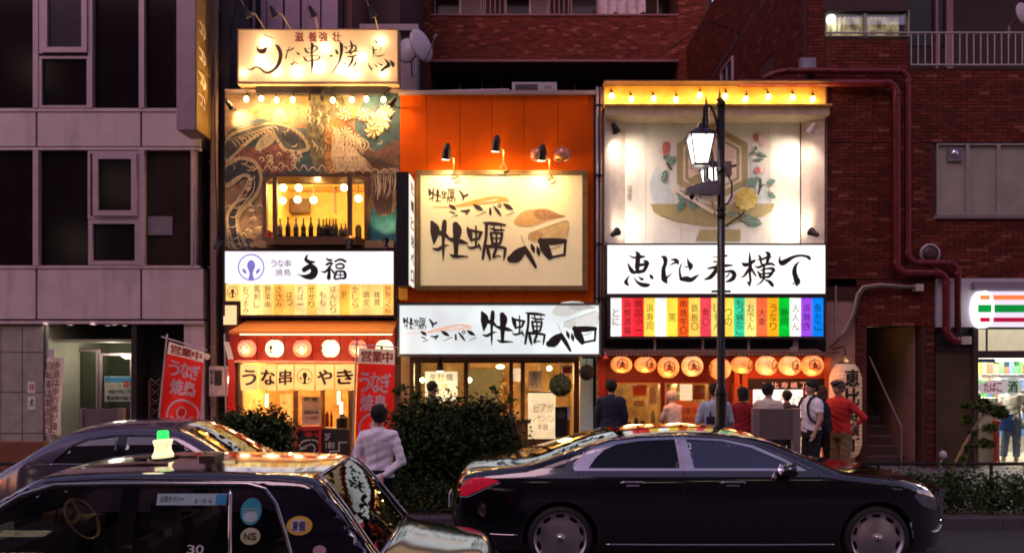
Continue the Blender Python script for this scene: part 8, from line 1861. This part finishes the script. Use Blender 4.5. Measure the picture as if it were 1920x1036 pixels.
# ================================================================ plants
lf = [mat('leaf_%d' % i, c, .55, var=.4, scale=30, spec=.2) for i, c in enumerate(((.013,.032,.008),(.022,.050,.010),(.050,.070,.016),(.045,.024,.008)))]
lg_ = [mat('leaf_l%d' % i, c, .55, var=.4, scale=30, spec=.2) for i, c in enumerate(((.030,.070,.012),(.055,.10,.016),(.10,.12,.025),(.09,.045,.012)))]
def foliage(parent, pts, n, size, seed, mats, name='foliage', kind='stuff', hollow=.55):
    """leaves in clumps inside overlapping ellipsoids (cx,cy,cz,rx,ry,rz)"""
    r = random.Random(seed); vs_, fs_, mi = [], [], []
    tot = sum(p[3]*p[4]*p[5] for p in pts); 
    for p in pts:
        m = int(n*p[3]*p[4]*p[5]/tot); cl = []
        for _ in range(max(6, m//26)):
            d = V((r.gauss(0,1), r.gauss(0,1), r.gauss(0,1))).normalized(); q_ = (hollow+(1-hollow)*r.random()**.6)*(1+.15*r.gauss(0,1)); cl.append((d, q_, r.random()))
        for i in range(m):
            d, q_, tone = cl[r.randrange(len(cl))]; sp = .13*min(1, (p[3]+p[5])/1.2)
            c = V((p[0]+d.x*q_*p[3], p[1]+d.y*q_*p[4], p[2]+d.z*q_*p[5]))+V((r.gauss(0,sp), r.gauss(0,sp*.8), r.gauss(0,sp*.75)))
            if c.z < .15: continue
            a = V((r.gauss(0,1), r.gauss(0,1), r.gauss(0,.7))).normalized(); b_ = a.cross(V((r.gauss(0,1), r.gauss(0,1), r.gauss(0,1)+1))).normalized(); s_ = size*(.6+r.random()*.8); k = len(vs_)
            vs_ += [tuple(c-a*s_), tuple(c+b_*s_*.42-a*s_*.1), tuple(c+a*s_), tuple(c-b_*s_*.42+a*s_*.05)]; fs_.append((k,k+1,k+2,k+3)); mi.append(min(3, int((tone*.7+r.random()*.5)*2.6)) if r.random() > .03 else 3)
    b = MB(); b.v = vs_; b.f = fs_; o = b.build(name, mats, parent, kind=kind); o.data.polygons.foreach_set('material_index', mi); return o
def branches(parent, base, pts, r0, seed, m, name='branch'):
    r = random.Random(seed)
    for p in pts:
        mid = (V(base)+V(p))/2+V((r.gauss(0,.06),r.gauss(0,.05),r.gauss(0,.05))); MB().tube([V(base)+V((r.gauss(0,.05),r.gauss(0,.05),0)), mid, V(p)], [r0,r0*.6,r0*.22], 6).build(name, m, parent)
bark = mat('bark', (.10,.065,.04), .8, var=.4, scale=20, bump=.4)
def bush(label, ellp, n, size, seed, base, mats=lf, name='bush'):
    t = thing(name, label, 'bush', (base[0], base[1], .12)); foliage(t, ellp, n, size, seed, mats)
    pts = [(e[0]+e[3]*.5*cos(k*2.1), e[1]+e[4]*.3*sin(k), e[2]+e[5]*.55) for e in ellp for k in range(4)]
    branches(t, (base[0],base[1],.12), pts, .025, seed, bark); return t
YBs = 11.3
bush('big dark rounded bush between the man in white and the limousine', [(X(850,YBs),YBs,.95,.82,.55,.70),(X(800,YBs),YBs,1.25,.45,.4,.42),(X(905,YBs),YBs,1.22,.42,.4,.42),(X(770,YBs),YBs,.7,.4,.45,.6),(X(940,YBs),YBs,.7,.35,.45,.6)], 25000, .038, 3, (X(860,YBs),YBs))
bush('smaller dark bush beside the cabinet in front of the eel shop', [(X(480,YBs),YBs,.95,.52,.42,.58),(X(455,YBs),YBs,1.2,.3,.3,.30),(X(510,YBs),YBs,1.15,.3,.3,.3),(X(530,YBs),YBs,.6,.25,.3,.4)], 12000, .038, 5, (X(480,YBs),YBs))
t = thing('hedge', 'low clipped hedge along the kerb at the right', 'hedge', (X(1850,10.7),10.65,.12))
foliage(t, [(5.5+i*.55, 10.68, .38+.03*sin(i*2.3), .42, .24, .34+.03*sin(i*1.7)) for i in range(-3, 9)], 30000, .028, 9, [lf[1],lg_[0],lg_[1],lg_[3]], hollow=.3)
t = thing('hedge', 'low clipped hedge behind the limousine wheels', 'hedge', (X(1300,10.7),10.65,.12))
foliage(t, [(.3+i*.6, 10.68, .34, .42, .24, .30) for i in range(0, 6)], 12000, .026, 19, lf, hollow=.3)
t = thing('hedge', 'low dark hedge behind the taxi and the small bush', 'hedge', (X(400,10.7),10.65,.12))
foliage(t, [(-7.2+i*.6, 10.68, .34, .42, .24, .30) for i in range(0, 13)], 22000, .026, 21, lf, hollow=.3)
# leaning young tree by the store
TRr = thing('young_tree', 'slim leaning young tree with sparse leaves in front of the store', 'tree', (X(1783,13),13,.12))
tr_pts = [W(1780,905,13), W(1790,872,13), W(1808,835,13), W(1826,803,13), W(1842,778,13), W(1852,762,13)]
MB().tube(tr_pts, [.035,.032,.028,.022,.016,.008], 8).build('trunk', mat('trunk_tan', (.28,.20,.10), .7, var=.3, scale=20), TRr, smooth=True)
for a, c in (((1826,803),(1860,800)),((1842,778),(1838,755)),((1826,803),(1812,790)),((1842,778),(1868,770)),((1808,835),(1840,832)),((1852,762),(1880,760)),((1790,872),(1800,862))): MB().tube([W(*a,13), W(*c,13)], [.012,.004], 5).build('branch', mat('trunk_tan', (.28,.20,.10), .7), TRr)
foliage(TRr, [(*W(u,v,13), r1, .14, r2) for u,v,r1,r2 in ((1838,758,.20,.10),(1868,768,.16,.10),(1812,786,.12,.08),(1858,800,.14,.07),(1845,830,.16,.08),(1825,812,.08,.06),(1880,775,.10,.08),(1802,858,.06,.06),(1815,836,.07,.06))], 2600, .050, 12, lg_, name='leaves', hollow=.1)
# bare leaning branch rising out of the big bush
t = thing('leaning_sapling', 'thin bare sapling leaning out of the big bush towards the limousine', 'sapling', (X(992,11.2),11.2,.12))
MB().tube([(X(992,11.2),11.2,.12),W(985,850,11.2),W(965,800,11.2),W(945,765,11.2),W(930,740,11.2),W(926,722,11.2)],[.03,.028,.022,.016,.01,.005],7).build('stem', bark, t, smooth=True)
for a, c in (((945,765),(955,742)),((965,800),(985,790)),((945,765),(925,752))): MB().tube([W(*a,11.2), W(*c,11.2)],[.008,.003],5).build('twig', bark, t)
foliage(t, [(*W(u,v,11.2), .1, .08, .08) for u,v in ((928,730),(955,745),(980,790),(940,760))], 260, .03, 33, lg_, name='leaves', hollow=.1)
t = thing('leaning_sapling', 'sparse twigs growing up beside the red banner and the cream post', 'sapling', (X(757,11.4),11.4,.12))
for k in range(6): MB().tube([(X(757,11.4),11.4,.12),W(757+k*4-8,800,11.4),W(745+k*9,722+k%3*8,11.4)],[.01,.007,.003],5).build('twig', bark, t)
foliage(t, [(*W(u,v,11.4), .12, .1, .12) for u,v in ((748,735),(765,728),(780,742),(760,765))], 420, .028, 35, lg_, name='leaves', hollow=.1)
# overhead cables
for k, (lb, P) in enumerate((('thin black cable sagging across the top of the brick block', [(1250,96,15.4),(1332,40,15.5),(1392,66,15.6)]),('thin black cable slanting down the brick side wall', [(1445,-10,15),(1390,66,15.0),(1350,120,15.0),(1335,150,15)]),('loose cables hanging beside the office block sign', [(405,-20,15.2),(420,60,15.3),(428,100,15.3),(436,40,15.3),(450,-20,15.3)]),('black cable beside the blade sign', [(400,60,15),(402,200,14.95),(404,330,14.95),(410,470,14.95)]))):
    tag(MB().tube([W(a,b_,c) for a,b_,c in P], .010, 5).build('overhead_cable', blackgloss), lb, 'cable')
# plant pots, bin and parked parts near the entrances
t = thing('tv_frame_sign', 'small red box sign above the alley door post', 'sign', W(1522,660,14.5)); MB().pb(1484,1497,650,662,14.55,.08).build('box', mat('box_grey2', (.3,.25,.25), .5), t)
bpy.data.scenes.remove(TS); bpy.data.batch_remove(TRASH)
